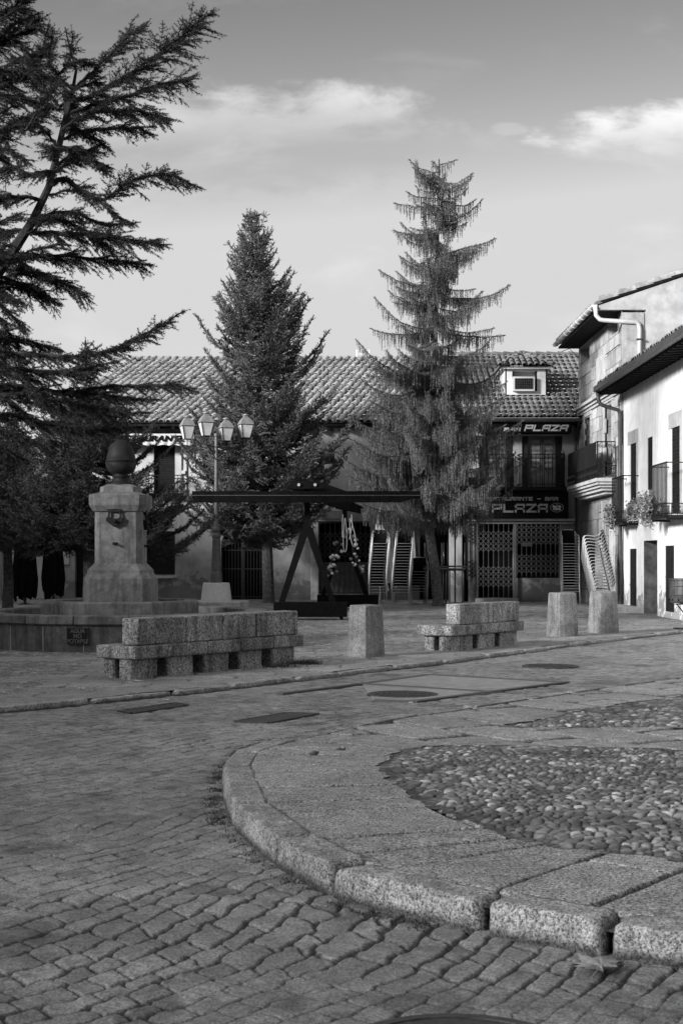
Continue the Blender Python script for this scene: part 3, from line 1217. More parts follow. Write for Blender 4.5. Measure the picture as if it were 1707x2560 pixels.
def tile_roof(E0, evec, n_e, svec, n_s, pitch, mat, parent, name='roof', r=0.085, seed=1, rough=1.0):
    """barrel tiles: E0 eave corner, evec unit along the eave, svec full slope vector; plus a channel sheet"""
    rng = np.random.default_rng(seed)
    E0, e, S = np.array(E0, float), np.array(evec, float), np.array(svec, float)
    L = np.linalg.norm(S)
    s = S / L
    nrm = np.cross(e, s)
    nrm /= np.linalg.norm(nrm)
    if nrm[2] < 0:
        nrm = -nrm
    ep = e - s * e.dot(s)
    ep /= np.linalg.norm(ep)
    course = L / n_s
    I, J = np.meshgrid(np.arange(n_e), np.arange(n_s))
    I, J = I.ravel(), J.ravel()
    N = len(I)
    wob = (h2(I.astype(float), 1.0) - 0.5) * 0.03
    base = E0 + np.outer(I * pitch + wob, e) + np.outer(J * course - 0.06, s)
    base = base + np.outer(rng.normal(0, 0.008 * rough, N), ep) + np.outer(rng.normal(0, 0.014 * rough, N), s)
    lift0 = 0.045 + rng.normal(0, 0.008 * rough, N)
    lift1 = 0.012 + rng.normal(0, 0.004 * rough, N)
    skew = rng.normal(0, 0.014 * rough, N)
    K = 6
    an = np.linspace(PI, 0, K)
    r0 = r * (1.12 + rng.normal(0, 0.04 * rough, N))
    r1 = r0 * 0.80
    V_ = np.zeros((N, 4, K, 3))
    Lt = course * 1.22
    for k, a in enumerate(an):
        for q, (rr, li, along, sk, th) in enumerate(((r0 * 0.82, lift0 - 0.0, 0.0, -1, 0), (r0, lift0, 0.0, -1, 0), (r1, lift1, Lt, 1, 0), (r1 * 0.8, lift1, Lt, 1, 0))):
            V_[:, q, k, :] = (base + np.outer(rr * math.cos(a) + skew * sk * 0.5, ep)
                              + np.outer(rr * math.sin(a) * 0.95 + li, nrm) + s * along)
    idx = np.arange(N * 4 * K).reshape(N, 4, K)
    F_ = []
    for q in (0, 1):
        F_.append(np.stack([idx[:, q, :-1], idx[:, q, 1:], idx[:, q + 1, 1:], idx[:, q + 1, :-1]], -1).reshape(-1, 4))
    tone = np.repeat(0.8 + 0.4 * rng.random(N), 4 * K)
    Vv, Ff = V_.reshape(-1, 3), np.concatenate(F_)
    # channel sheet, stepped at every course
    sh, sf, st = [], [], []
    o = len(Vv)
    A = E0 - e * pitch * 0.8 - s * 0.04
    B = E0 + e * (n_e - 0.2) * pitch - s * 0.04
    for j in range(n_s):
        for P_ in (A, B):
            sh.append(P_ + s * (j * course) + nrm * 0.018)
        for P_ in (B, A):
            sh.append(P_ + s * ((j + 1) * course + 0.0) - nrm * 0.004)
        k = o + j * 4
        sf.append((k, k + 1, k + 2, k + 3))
        st += [0.08] * 4  # channels coloured near black for the depth shade between tiles
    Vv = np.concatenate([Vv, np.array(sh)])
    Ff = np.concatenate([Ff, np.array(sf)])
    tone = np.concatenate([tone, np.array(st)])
    return add_mesh(name, Vv, Ff, mat, parent, tone)


def ridge_tiles(P0, P1, mat, parent, r=0.11, L=0.4, name='ridge_tiles', seed=3):
    rng = random.Random(seed)
    P0, P1 = Vector(P0), Vector(P1)
    d = (P1 - P0)
    n = int(d.length / L)
    d.normalize()
    side = d.cross(Vector((0, 0, 1))).normalized()
    m = MB()
    for i in range(n + 1):
        a = P0 + d * (i * L)
        m.tone = rng.uniform(0.8, 1.3)
        vs, fs = [], []
        for q, (al, rr) in enumerate(((0, r * 1.1), (L * 1.1, r * .92))):
            for k in range(7):
                an = PI * k / 6
                vs.append(a + d * al + side * math.cos(an) * rr + Vector((0, 0, math.sin(an) * rr + (0.03 if q == 0 else 0))))
        for k in range(6):
            fs.append((k, k + 1, 8 + k, 7 + k))
        fs.append((0, 1, 2, 3, 4, 5, 6))
        m._add(vs, fs)
    m.tone = 1
    return part(name, m, mat, parent)


def stroke_text(word, x0, z0, h, w, gap, t, plane, depth=0.02, slant=0.0):
    """wide square sign letters from strokes; plane(u,z,d)->point"""
    G = {
        'P': [[(0, 0), (0, 1), (1, 1), (1, .45), (.25, .45)]],
        'L': [[(0, 1), (0, 0), (1, 0)]],
        'A': [[(0, 0), (0, .8), (.2, 1), (1, 1), (1, 0)], [(0, .42), (1, .42)]],
        'Z': [[(0, 1), (1, 1), (0, 0), (1, 0)]],
        'B': [[(0, 0), (0, 1), (.85, 1), (.85, .55), (0, .55)], [(.85, .55), (1, .45), (1, 0), (0, 0)]],
        'R': [[(0, 0), (0, 1), (1, 1), (1, .5), (0, .5)], [(.45, .5), (1, 0)]],
        'E': [[(1, 1), (0, 1), (0, 0), (1, 0)], [(0, .5), (.85, .5)]],
        'S': [[(1, 1), (0, 1), (0, .5), (1, .5), (1, 0), (0, 0)]],
        'T': [[(0, 1), (1, 1)], [(.5, 1), (.5, 0)]],
        'U': [[(0, 1), (0, 0), (1, 0), (1, 1)]],
        'N': [[(0, 0), (0, 1), (.3, 1), (1, 0), (1, 1)]],
        '-': [[(.1, .5), (.9, .5)]],
    }
    m = MB()
    x = x0
    for ch in word:
        if ch == ' ':
            x += w * 0.7 + gap
            continue
        for st in G[ch]:
            for i in range(len(st) - 1):
                a, b = st[i], st[i + 1]
                ax, az = x + a[0] * w + slant * a[1] * h, z0 + a[1] * h
                bx, bz = x + b[0] * w + slant * b[1] * h, z0 + b[1] * h
                dx, dz = bx - ax, bz - az
                L = math.hypot(dx, dz)
                dx, dz = dx / L, dz / L
                e = t / 2
                q = [(ax - dx * e - dz * e, az - dz * e + dx * e), (bx + dx * e - dz * e, bz + dz * e + dx * e),
                     (bx + dx * e + dz * e, bz + dz * e - dx * e), (ax - dx * e + dz * e, az - dz * e - dx * e)]
                k = depth + 0.0015 * (i % 3)
                lo = [Vector(plane(p[0], p[1], 0)) for p in q]
                hi_ = [Vector(plane(p[0], p[1], k)) for p in q]
                m._add(lo + hi_, [(0, 1, 2, 3), (4, 5, 6, 7), (0, 1, 5, 4), (1, 2, 6, 5), (2, 3, 7, 6), (3, 0, 4, 7)])
        x += w + gap
    return m


def font_part(name, text, size, mat, parent, M4, ext=0.004, offset=0.0, shear=0.0, sx=1.0):
    cu = bpy.data.curves.new('lettering', 'FONT')
    cu.body = text
    cu.size = size
    cu.extrude = ext
    cu.offset = offset
    cu.shear = shear
    cu.align_x = 'CENTER'
    cu.align_y = 'CENTER'
    to = bpy.data.objects.new('lettering', cu)
    COL.objects.link(to)
    bpy.context.view_layer.update()
    me = bpy.data.meshes.new_from_object(to.evaluated_get(bpy.context.evaluated_depsgraph_get()))
    bpy.data.objects.remove(to)
    me.transform(Matrix.Diagonal((sx, 1, 1, 1)))
    me.transform(M4)
    off = OFF.get(parent.name, (0, 0, 0))
    me.transform(Matrix.Translation(-Vector(off)))
    me.materials.clear()
    me.materials.append(mat)
    o = bpy.data.objects.new(name, me)
    COL.objects.link(o)
    o.parent = parent
    OFF[o.name] = off
    return o


FRONT = Matrix.Rotation(PI / 2, 4, 'X')      # text standing up, facing the viewer (-Y)


def shutter(mb, O, u, n, w, h, slats=14, fr=0.06):
    O, u, n = Vector(O), Vector(u), Vector(n)
    up = Vector((0, 0, 1))
    mb.fbox(O, u * w, n * 0.02, up * h)
    mb.fbox(O + n * .02, u * fr, n * 0.02, up * h)
    mb.fbox(O + u * (w - fr) + n * .02, u * fr, n * 0.02, up * h)
    for k in range(3):
        mb.fbox(O + u * fr + up * (h - fr) * k / 2 + n * .02, u * (w - 2 * fr), n * 0.018, up * fr)
    for k in range(slats):
        z = fr + (h - 2 * fr) * (k + .5) / slats
        mb.fbox(O + u * fr + up * z + n * 0.02, u * (w - 2 * fr), n * 0.016, up * (h / slats * .45))


# ---------------------------------------------------------------- restaurant house (left, long old roof)
ZB = 49.5
RX0, RX1 = xx(110, ZB), 4.05
house = thing('restaurant_house', 'long two storey rendered house with an old sagging clay tile roof behind the fountain', 'house',
              (-3.0, ZB + 3, 0))


def hx(px):
    return xx(px, ZB) - RX0


def hz(py):
    return zz(py, ZB)


holes = [
    (hx(188), hx(250), 0.12, hz(1340), .3),
    (hx(365), hx(438), hz(1437), hz(1328), .12),
    (hx(385), hx(438), hz(1236), hz(1112), .18),
    (hx(553), hx(660), 0.05, hz(1314), .35),
    (hx(796), hx(926), 0.25, hz(1303), .2),
    (hx(1049), hx(1120), 0.05, hz(1319), .35),
    (hx(800), hx(836), hz(1160), hz(1120), .15),
    (hx(565), hx(610), hz(1240), hz(1120), .15),
    (hx(985), hx(1030), hz(1240), hz(1110), .15),
]
EZ = 6.15
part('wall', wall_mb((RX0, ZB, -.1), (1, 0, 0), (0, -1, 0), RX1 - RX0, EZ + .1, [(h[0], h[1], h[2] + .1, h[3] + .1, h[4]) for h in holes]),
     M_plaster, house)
# paler coat on the upper storey; its contrast also paints sunlit top and shaded foot
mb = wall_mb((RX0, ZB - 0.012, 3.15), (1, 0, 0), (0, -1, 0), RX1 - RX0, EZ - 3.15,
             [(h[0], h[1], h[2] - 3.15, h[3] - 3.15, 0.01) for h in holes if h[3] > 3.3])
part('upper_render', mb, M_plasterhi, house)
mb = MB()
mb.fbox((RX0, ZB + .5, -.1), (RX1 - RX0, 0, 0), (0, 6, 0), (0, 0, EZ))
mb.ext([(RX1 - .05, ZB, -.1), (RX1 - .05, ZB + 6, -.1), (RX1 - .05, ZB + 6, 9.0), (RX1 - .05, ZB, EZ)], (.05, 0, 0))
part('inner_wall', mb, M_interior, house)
SK = 2.2
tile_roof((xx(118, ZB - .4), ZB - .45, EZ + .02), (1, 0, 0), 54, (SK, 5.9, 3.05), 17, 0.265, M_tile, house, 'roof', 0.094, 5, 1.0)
ridge_tiles((xx(118, ZB) + SK, ZB + 5.45, 9.15), (xx(118, ZB) + SK + 14.0, ZB + 5.45, 9.15), M_tile, house)
mb = MB()
# eave boards and rafter ends
mb.fbox((RX0 - .2, ZB - .42, EZ - .10), (RX1 - RX0 + .2, 0, 0), (0, .5, 0), (0, 0, .125))
x = RX0
while x < RX1 - .1:
    mb.fbox((x, ZB - .40, EZ - .24), (.09, 0, 0), (0, .42, 0), (0, 0, .13))
    x += .5
part('eaves', mb, M_darkwood, house)
# windows and doors
wz = ZB


def dark_door(px0, px1, z0, z1, Y, mat=M_darkwood, parent=house, name='door', leaves=2, back=.28):
    m = MB()
    a, b = xx(px0, ZB), xx(px1, ZB)
    m.fbox((a, Y + back, z0), (b - a, 0, 0), (0, .05, 0), (0, 0, z1 - z0))
    w = (b - a) / leaves
    for k in range(leaves):
        for r_ in range(3):
            m.fbox((a + w * k + .08, Y + back - .02, z0 + .12 + r_ * (z1 - z0 - .1) / 3), (w - .16, 0, 0), (0, .02, 0),
                   (0, 0, (z1 - z0) / 3 - .16))
    return part(name, m, mat, parent)


dark_door(188, 250, .12, hz(1340), ZB)
dark_door(1049, 1120, .05, hz(1319), ZB)
m = MB()
a, b = xx(365, ZB), xx(438, ZB)
shutter(m, (a, ZB + .1, hz(1437)), (1, 0, 0), (0, -1, 0), (b - a) / 2 - .005, hz(1328) - hz(1437), 18)
shutter(m, (a + (b - a) / 2 + .005, ZB + .1, hz(1437)), (1, 0, 0), (0, -1, 0), (b - a) / 2, hz(1328) - hz(1437), 18)
part('shutter', m, M_shutter, house)
m = MB()
m.box((xx(403, ZB), ZB - .05, hz(1443)), (1.15, .14, .09), bev=.015)
part('sill', m, M_dressed, house)
m = MB()
a, b = xx(385, ZB), xx(438, ZB)
shutter(m, (a, ZB + .15, hz(1236)), (1, 0, 0), (0, -1, 0), b - a, hz(1112) - hz(1236), 22)
part('shutter', m, M_shutter, house)
m = MB()
for px0, px1, y0, y1 in ((800, 836, 1160, 1120), (565, 610, 1240, 1120), (985, 1030, 1240, 1110)):
    a, b = xx(px0, ZB), xx(px1, ZB)
    m = MB()
    shutter(m, (a, ZB + .12, hz(y0)), (1, 0, 0), (0, -1, 0), b - a, hz(y1) - hz(y0), 12)
    part('shutter', m, M_shutter, house)
# small balcony
m = MB()
a, b = xx(372, ZB - .4), xx(463, ZB - .4)
m.fbox((a, ZB - .45, hz(1240)), (b - a, 0, 0), (0, .45, 0), (0, 0, .08))
zt = hz(1191)
for z in (zt, zt - .12, hz(1240) + .12):
    m.fbox((a, ZB - .45, z), (b - a, 0, 0), (0, .03, 0), (0, 0, .03))
    m.fbox((b - .03, ZB - .42, z), (.03, 0, 0), (0, .42, 0), (0, 0, .03))
k = a
while k < b:
    m.fbox((k, ZB - .44, hz(1240)), (.018, 0, 0), (0, .018, 0), (0, 0, zt - hz(1240)))
    k += .11
part('balcony', m, M_iron, house)
# arched passage with iron gate
ax0, ax1, az1 = xx(553, ZB), xx(660, ZB), hz(1314)
cxa, ra = (ax0 + ax1) / 2, (ax1 - ax0) / 2
for sgn in (-1, 1):
    poly = [(cxa + sgn * ra, ZB - .014, az1 + .001)]
    for k in range(9):
        an = PI / 2 * k / 8
        poly.append((cxa + sgn * ra * math.cos(an), ZB - .014, az1 - ra * .95 + ra * .95 * math.sin(an)))
    m = MB()
    m.ext(poly, (0, .36, 0))
    part('arch_spandrel', m, M_plaster, house)
m = MB()
n_ = 13
for k in range(n_ + 1):
    X = ax0 + .04 + (ax1 - ax0 - .08) * k / n_
    zt_ = az1 - ra * .95 + ra * .95 * math.sqrt(max(0, 1 - ((X - cxa) / ra) ** 2))
    m.fbox((X - .012, ZB + .2, .05), (.024, 0, 0), (0, .024, 0), (0, 0, zt_ - .05))
for z in (.12, 1.1, 1.75):
    m.fbox((ax0, ZB + .2, z), (ax1 - ax0, 0, 0), (0, .03, 0), (0, 0, .045))
m.fbox((cxa - .04, ZB + .19, .05), (.08, 0, 0), (0, .03, 0), (0, 0, az1 - .1))
part('arched_gate', m, M_cast, house)
# barred entrance with stone pillar
m = MB()
m.box((xx(787, ZB), ZB - .06, hz(1305) / 2), (.27, .16, hz(1305)), bev=.02)
part('stone_jamb', m, M_dressed, house)
m = MB()
a, b = xx(796, ZB), xx(926, ZB)
m.fbox((a, ZB + .16, .25), (b - a, 0, 0), (0, .04, 0), (0, 0, 1.1))
part('door', m, M_midwood, house)


def lattice(m, x0, x1, z0, z1, Y, pitch=.165, bands=((.55, .80), (.12, .40)), t=.011):
    n = int(round((x1 - x0) / pitch))
    p = (x1 - x0) / n
    H = z1 - z0
    for k in range(n + 1):
        X = x0 + k * p
        m.fbox((X - t, Y, z0), (2 * t, 0, 0), (0, 2 * t, 0), (0, 0, H))
    for a_, b_ in bands:
        za, zb_ = z0 + a_ * H, z0 + b_ * H
        hh = (zb_ - za) / 2
        for q in range(2):
            c = za + hh * (q + .5)
            for k in range(n):
                X0, X1 = x0 + k * p, x0 + (k + 1) * p
                for s0, s1 in ((0, 1), (1, 0), (0, -1), (-1, 0)):
                    A = Vector((X0, Y - t, c + s0 * hh / 2 * 1.0))
                    B = Vector((X1, Y - t, c + s1 * hh / 2 * 1.0))
                    dd = B - A
                    nn = Vector((-dd.z, 0, dd.x)).normalized() * t
                    m.fbox(A - nn, dd, nn * 2, Vector((0, t, 0)))
    return m


m = lattice(MB(), a + .05, b, .30, hz(1303) - .05, ZB + .06, .17, ((.50, .86),))
m.fbox((a, ZB + .05, .27), (b - a, 0, 0), (0, .04, 0), (0, 0, .04))
m.fbox((a, ZB + .05, hz(1303) - .06), (b - a, 0, 0), (0, .04, 0), (0, 0, .05))
part('folding_grille', m, M_cast, house)
m = MB()
m.box((xx(860, ZB), ZB - .15, .12), (2.0, .4, .24), bev=.02)
part('doorstep', m, M_dressed, house)
# wires, pipes and boxes on the front
m = MB()
cabs = []
for px in (455, 468):
    cabs.append(([(xx(px, ZB), ZB - .035, hz(1110)), (xx(px, ZB), ZB - .035, hz(1235))], .018))
cabs.append(([(xx(486, ZB), ZB - .03, hz(1125)), (xx(490, ZB), ZB - .03, hz(1172))], .02))
cabs.append(([(xx(512, ZB), ZB - .03, hz(1158)), (xx(522, ZB), ZB - .03, hz(1162)), (xx(522, ZB), ZB - .03, hz(1173)),
        (xx(511, ZB), ZB - .03, hz(1176)), (xx(510, ZB), ZB - .03, hz(1186))], .014))
cabs.append(([(xx(748, ZB), ZB - .02, hz(1290)), (xx(790, ZB), ZB - .02, hz(1297)), (xx(850, ZB), ZB - .02, hz(1298))], .012))
cabs.append(([(xx(806, ZB), ZB - .02, hz(1177)), (xx(850, ZB), ZB - .02, hz(1180))], .012))
for P_ in cabs:
    m = MB()
    m.tube(P_[0], P_[1], 6)
    part('cable', m, M_dgutter, house)
m = MB()
m.box((xx(460, ZB), ZB - .05, hz(1181)), (.13, .09, .12), bev=.01)
part('meter_box', m, M_valance, house)
m = MB()
m.tube([(xx(131, ZB), ZB - .1, hz(1105)), (xx(131, ZB), ZB - .1, .1)], .05, 8)
part('downpipe', m, M_gutter, house)
m = MB()
m.box((xx(162, ZB), ZB - .04, hz(1385)), (.34, .06, .75), bev=.01)
m.box((xx(166, ZB), ZB - .075, hz(1396)), (.10, .01, .16))
part('menu_case', m, M_ac, house)

# awning with the word RESTAURANTE
aw = thing('restaurant_awning', 'dark folded awning with a scalloped white RESTAURANTE valance on the left house', 'awning',
           (xx(310, ZB), ZB - .2, 4.9))
a, b = xx(134, ZB - .6), xx(484, ZB - .6)
m = MB()
m.fbox((a, ZB - .5, zz(1086, 48.9)), (b - a, 0, 0), (0, .48, 0), (0, 0, .20))
part('cassette', m, M_blackcloth, aw)
m = MB()
zt, zb_ = zz(1084, 48.9), zz(1114, 48.9)
nseg = int((b - a) / .045)
top = [(a + (b - a) * i / nseg, ZB - .56, zt) for i in range(nseg + 1)]
bot = [(a + (b - a) * i / nseg, ZB - .56 - .02 * math.sin(i), zb_ + .035 * abs(math.sin(PI * (i / nseg) * (b - a) / .36))) for i in range(nseg + 1)]
for i in range(nseg):
    m.quad(bot[i], bot[i + 1], top[i + 1], top[i])
m.fbox((b - .02, ZB - .56, zb_ + .02), (.02, 0, 0), (0, .5, 0), (0, 0, zt - zb_))
part('valance', m, M_valance, aw)
cxl = (xx(278, 48.9) + xx(465, 48.9)) / 2
M4 = Matrix.Translation((cxl, ZB - .585, (zt + zb_) / 2 + .03)) @ FRONT
font_part('lettering', 'RESTAURANTE', .27, M_black, aw, M4, .003, .012, .22, 1.34)

# ---------------------------------------------------------------- bar house (right of the weeping spruce)
ZR = 47.3
BX0, BX1 = 4.15, 7.9


def bx_(px):
    return xx(px, ZR)


def bz(py):
    return zz(py, ZR)


bar = thing('bar_house', 'narrow two storey bar with a roof dormer and black signs', 'house',
            (6.0, ZR + 3, 0))
bh = [(bx_(1197), bx_(1282), bz(1222), bz(1090)), (bx_(1304), bx_(1405), bz(1222), bz(1090)),
      (bx_(1192), bx_(1283), .18, bz(1305)), (bx_(1288), bx_(1398), bz(1445), bz(1305))]
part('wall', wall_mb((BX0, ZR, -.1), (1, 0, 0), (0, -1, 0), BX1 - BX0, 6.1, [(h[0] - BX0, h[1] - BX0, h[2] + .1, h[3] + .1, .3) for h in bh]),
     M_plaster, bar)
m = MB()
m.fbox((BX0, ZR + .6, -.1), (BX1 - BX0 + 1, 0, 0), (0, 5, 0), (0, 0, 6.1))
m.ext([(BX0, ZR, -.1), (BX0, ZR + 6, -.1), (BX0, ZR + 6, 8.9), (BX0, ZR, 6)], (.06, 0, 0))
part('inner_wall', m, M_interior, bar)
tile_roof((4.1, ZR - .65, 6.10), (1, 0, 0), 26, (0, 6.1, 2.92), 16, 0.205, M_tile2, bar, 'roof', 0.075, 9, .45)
ridge_tiles((4.0, ZR + 5.45, 9.02), (9.4, ZR + 5.45, 9.02), M_tile2, bar)
m = MB()
m.fbox((BX0 - .1, ZR - .6, 5.92), (BX1 - BX0 + .1, 0, 0), (0, .6, 0), (0, 0, .1))
k = BX0
while k < BX1:
    m.fbox((k, ZR - .58, 5.80), (.08, 0, 0), (0, .58, 0), (0, 0, .12))
    k += .45
part('eaves', m, M_darkwood, bar)
m = MB()
m.tube([(BX0 - .1, ZR - .72, 6.02), (BX1 - .05, ZR - .72, 6.02)], .07, 8)
m.tube([(BX1 - .12, ZR - .70, 6.0), (BX1 - .14, ZR - .3, 5.7), (BX1 - .14, ZR - .12, 5.4), (BX1 - .14, ZR - .12, .1)], .045, 8)
part('gutter', m, M_dgutter, bar)
# balcony doors
for p0, p1 in ((1197, 1282), (1304, 1405)):
    a, b = bx_(p0), bx_(p1)
    z0, z1 = bz(1222), bz(1090)
    sh = .22
    da, db = a + sh, b - sh
    m = MB()
    for q in (da, (da + db) / 2 - .04, (da + db) / 2 + .01, db - .07):
        m.fbox((q, ZR + .10, z0), (.07, 0, 0), (0, .04, 0), (0, 0, z1 - z0))
    for z in (z0, z0 + .55, z1 - .1):
        m.fbox((da, ZR + .102, z), (db - da, 0, 0), (0, .036, 0), (0, 0, .09))
    m.fbox((da, ZR + .12, z0), (db - da, 0, 0), (0, .02, 0), (0, 0, .6))
    dr = part('balcony_door', m, M_midwood, bar)
    m = MB()
    m.fbox((da, ZR + .15, z0 + .6), (db - da, 0, 0), (0, .01, 0), (0, 0, z1 - z0 - .6))
    part('pane', m, M_glass, dr)
    for xq in (da + .09, (da + db) / 2 + .06):
        m = MB()
        m.fbox((xq, ZR + .142, z0 + .70), ((db - da) / 2 - .15, 0, 0), (0, .006, 0), (0, 0, 1.0))
        bl = part('blind', m, M_midwood, dr)
        for k in range(5):
            z = z0 + .72 + k * .2
            m.fbox((xq, ZR + .134, z), ((db - da) / 2 - .15, 0, 0), (0, .008, 0), (0, 0, .11))
        m2 = MB()
        m2.v, m2.f, m2.t = m.v[8:], [tuple(i - 8 for i in f) for f in m.f[6:]], m.t[8:]
        part('slats', m2, M_blind, dr)
    for xs in (a, b - sh):
        m = MB()
        shutter(m, (xs, ZR + .08, z0), (1, 0, 0), (0, -1, 0), sh - .01, z1 - z0, 20, .03)
        part('shutter', m, M_shutter, bar)
# balcony floor and railings
m = MB()
m.fbox((bx_(1178), ZR - .62, bz(1228)), (bx_(1412) - bx_(1178), 0, 0), (0, .62, 0), (0, 0, .12))
part('balcony_floor', m, M_darkwood, bar)
for p0, p1 in ((1178, 1284), (1297, 1411)):
    a, b = xx(p0, ZR - .55), xx(p1, ZR - .55)
    z0, z1 = bz(1226) + .10, zz(1137, 46.75)
    m = MB()
    for z in (z1, z1 - .13, z0 + .06):
        m.fbox((a, ZR - .58, z), (b - a, 0, 0), (0, .035, 0), (0, 0, .035))
        for xs in (a, b - .035):
            m.fbox((xs, ZR - .545, z), (.035, 0, 0), (0, .545, 0), (0, 0, .035))
    n = int((b - a) / .13)
    for k in range(n + 1):
        m.fbox((a + (b - a - .02) * k / n, ZR - .572, z0 - .02), (.02, 0, 0), (0, .02, 0), (0, 0, z1 - z0 + .02))
    for k in range(4):
        m.fbox((b - .03, ZR - .5 + k * .13, z0 - .02), (.02, 0, 0), (0, .02, 0), (0, 0, z1 - z0 + .02))
    part('railing', m, M_iron, bar)
# two small lamp globes on the railing corners
for px, py in ((1406, 1130), (1285, 1131)):
    m = MB()
    c = at(px, py, ZR - .5)
    m.ball((c.x, c.y, c.z), .06, 10, 7)
    m.tube([(c.x, c.y, c.z - .05), (c.x, c.y, c.z - .2)], .014, 6)
    m.tube([(c.x, c.y, c.z - .06), (c.x - .07, c.y - .02, c.z - .2)], .01, 5)
    part('railing_lamp', m, M_lroof, bar)
# light beam above the shop front
m = MB()
m.fbox((bx_(1165), ZR - .22, bz(1303)), (bx_(1433) - bx_(1165), 0, 0), (0, .2, 0), (0, 0, .075))
part('lintel_beam', m, M_gutter, bar)
m = MB()
m.fbox((bx_(1165), ZR - .18, bz(1310)), (bx_(1433) - bx_(1165), 0, 0), (0, .1, 0), (0, 0, .05))
m = lattice(m, bx_(1194), bx_(1282), .2, bz(1309), ZR - .14, .168, ((.62, .90), (.14, .42)), .007)
m = lattice(m, bx_(1290), bx_(1398), bz(1441), bz(1309), ZR - .14, .168, ((.60, .97), (.06, .42)), .007)
for px in (1190, 1282, 1286):
    m.fbox((bx_(px), ZR - .15, .15), (.03, 0, 0), (0, .05, 0), (0, 0, bz(1309) - .15))
part('folding_grille', m, M_dullalu, bar)
m = lattice(MB(), bx_(1166), bx_(1192), .75, bz(1309), ZR - .10, .168, ((.66, .92), (.06, .36)), .014)
part('folded_grille', m, M_cast, bar)
m = MB()
m.fbox((bx_(1192), ZR + .25, .18), (bx_(1283) - bx_(1192), 0, 0), (0, .03, 0), (0, 0, bz(1305) - .18))
m.fbox((bx_(1288), ZR + .25, bz(1445)), (bx_(1398) - bx_(1288), 0, 0), (0, .03, 0), (0, 0, bz(1305) - bz(1445)))
part('shop_glass', m, M_interior, bar)
for xs, w, mt in ((bx_(1122), .17, M_plaster), (bx_(1139), .2, M_plaster)):
    m = MB()
    m.box((xs + w / 2, ZR - .05, bz(1316) / 2), (w, .16, bz(1316)), bev=.01)
    part('pilaster', m, mt, bar)
m = MB()
m.box((bx_(1316), ZR - .12, bz(1361)), (.33, .01, .13))
part('notice', m, M_blind, bar)
m = MB()
m.fbox((bx_(1186), ZR - .5, 0), (bx_(1290) - bx_(1186), 0, 0), (0, .52, 0), (0, 0, .17))
part('doorstep', m, M_dressed, bar)
# dormer
dY = ZR + 1.1
d0, d1 = at(1262, 987, dY), at(1367, 923, dY)
m = wall_mb((d0.x, dY, d0.z), (1, 0, 0), (0, -1, 0), d1.x - d0.x, d1.z - d0.z,
            [(.24, d1.x - d0.x - .34, .12, d1.z - d0.z - .06, .35)])
m.ext([(d0.x, dY, d0.z), (d0.x, dY + 2.4, d0.z + 1.1), (d0.x, dY + 2.4, d1.z), (d0.x, dY, d1.z)], (.05, 0, 0))
m.ext([(d1.x - .05, dY, d0.z), (d1.x - .05, dY + 2.4, d0.z + 1.1), (d1.x - .05, dY + 2.4, d1.z), (d1.x - .05, dY, d1.z)], (.05, 0, 0))
m.fbox((d0.x, dY + .4, d0.z), (d1.x - d0.x, 0, 0), (0, .05, 0), (0, 0, d1.z - d0.z))
dorm = part('dormer', m, M_plasterhi, bar)
m = MB()
for xs in (d0.x + .24, d1.x - .38):
    m.fbox((xs, dY + .02, d0.z + .12), (.05, 0, 0), (0, .25, 0), (0, 0, d1.z - d0.z - .18))
m.fbox((d0.x + .24, dY + .03, d0.z + .12), (d1.x - d0.x - .6, 0, 0), (0, .03, 0), (0, 0, .1))
part('frame', m, M_darkwood, dorm)
m = MB()
m.fbox((d0.x - .12, dY - .16, d1.z), (d1.x - d0.x + .24, 0, 0), (0, 2.4, 0), (0, 0, .07))
part('fascia', m, M_plasterhi, dorm)
cxd = (d0.x + d1.x) / 2
hw = (d1.x - d0.x) / 2 + .2
zr0 = d1.z + .09
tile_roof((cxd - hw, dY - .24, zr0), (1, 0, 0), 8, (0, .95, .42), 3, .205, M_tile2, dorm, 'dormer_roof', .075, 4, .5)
ridge_tiles((cxd - hw, dY - .25, zr0 + .02), (cxd - .1, dY + .95, zr0 + .55), M_tile2, dorm, .08, .3)
ridge_tiles((cxd + hw, dY - .25, zr0 + .02), (cxd + .1, dY + .95, zr0 + .55), M_tile2, dorm, .08, .3)
m = MB()
m.ext([(cxd - hw, dY - .2, zr0), (cxd, dY + 1.0, zr0 + .5), (cxd, dY + 2.6, zr0 + .5), (cxd - hw, dY + 2.6, zr0)], (0, 0, .05))
m.ext([(cxd + hw, dY - .2, zr0), (cxd, dY + 1.0, zr0 + .5), (cxd, dY + 2.6, zr0 + .5), (cxd + hw, dY + 2.6, zr0)], (0, 0, .05))
part('dormer_side_roof', m, M_tile2, dorm)
# air conditioner
a0, a1 = at(1281, 978, dY - .1), at(1335, 942, dY - .1)
ac = thing('air_conditioner', 'boxy air conditioner with a dark square grille standing in the roof dormer', 'air conditioner',
           ((a0.x + a1.x) / 2, dY - .1, a0.z))
m = MB()
m.fbox((a0.x, dY - .18, a0.z), (a1.x - a0.x, 0, 0), (0, .5, 0), (0, 0, a1.z - a0.z))
part('casing', m, M_ac, ac)
m = MB()
m.fbox((a0.x + .06, dY - .192, a0.z + .07), (a1.x - a0.x - .12, 0, 0), (0, .01, 0), (0, 0, a1.z - a0.z - .13))
part('grille_back', m, M_interior, ac)
m = MB()
for k in range(9):
    m.fbox((a0.x + .07 + k * (a1.x - a0.x - .15) / 8, dY - .202, a0.z + .06), (.012, 0, 0), (0, .008, 0), (0, 0, a1.z - a0.z - .12))
for k in range(7):
    m.fbox((a0.x + .06, dY - .206, a0.z + .07 + k * (a1.z - a0.z - .15) / 6), (a1.x - a0.x - .12, 0, 0), (0, .008, 0), (0, 0, .012))
part('grille', m, M_dgutter, ac)

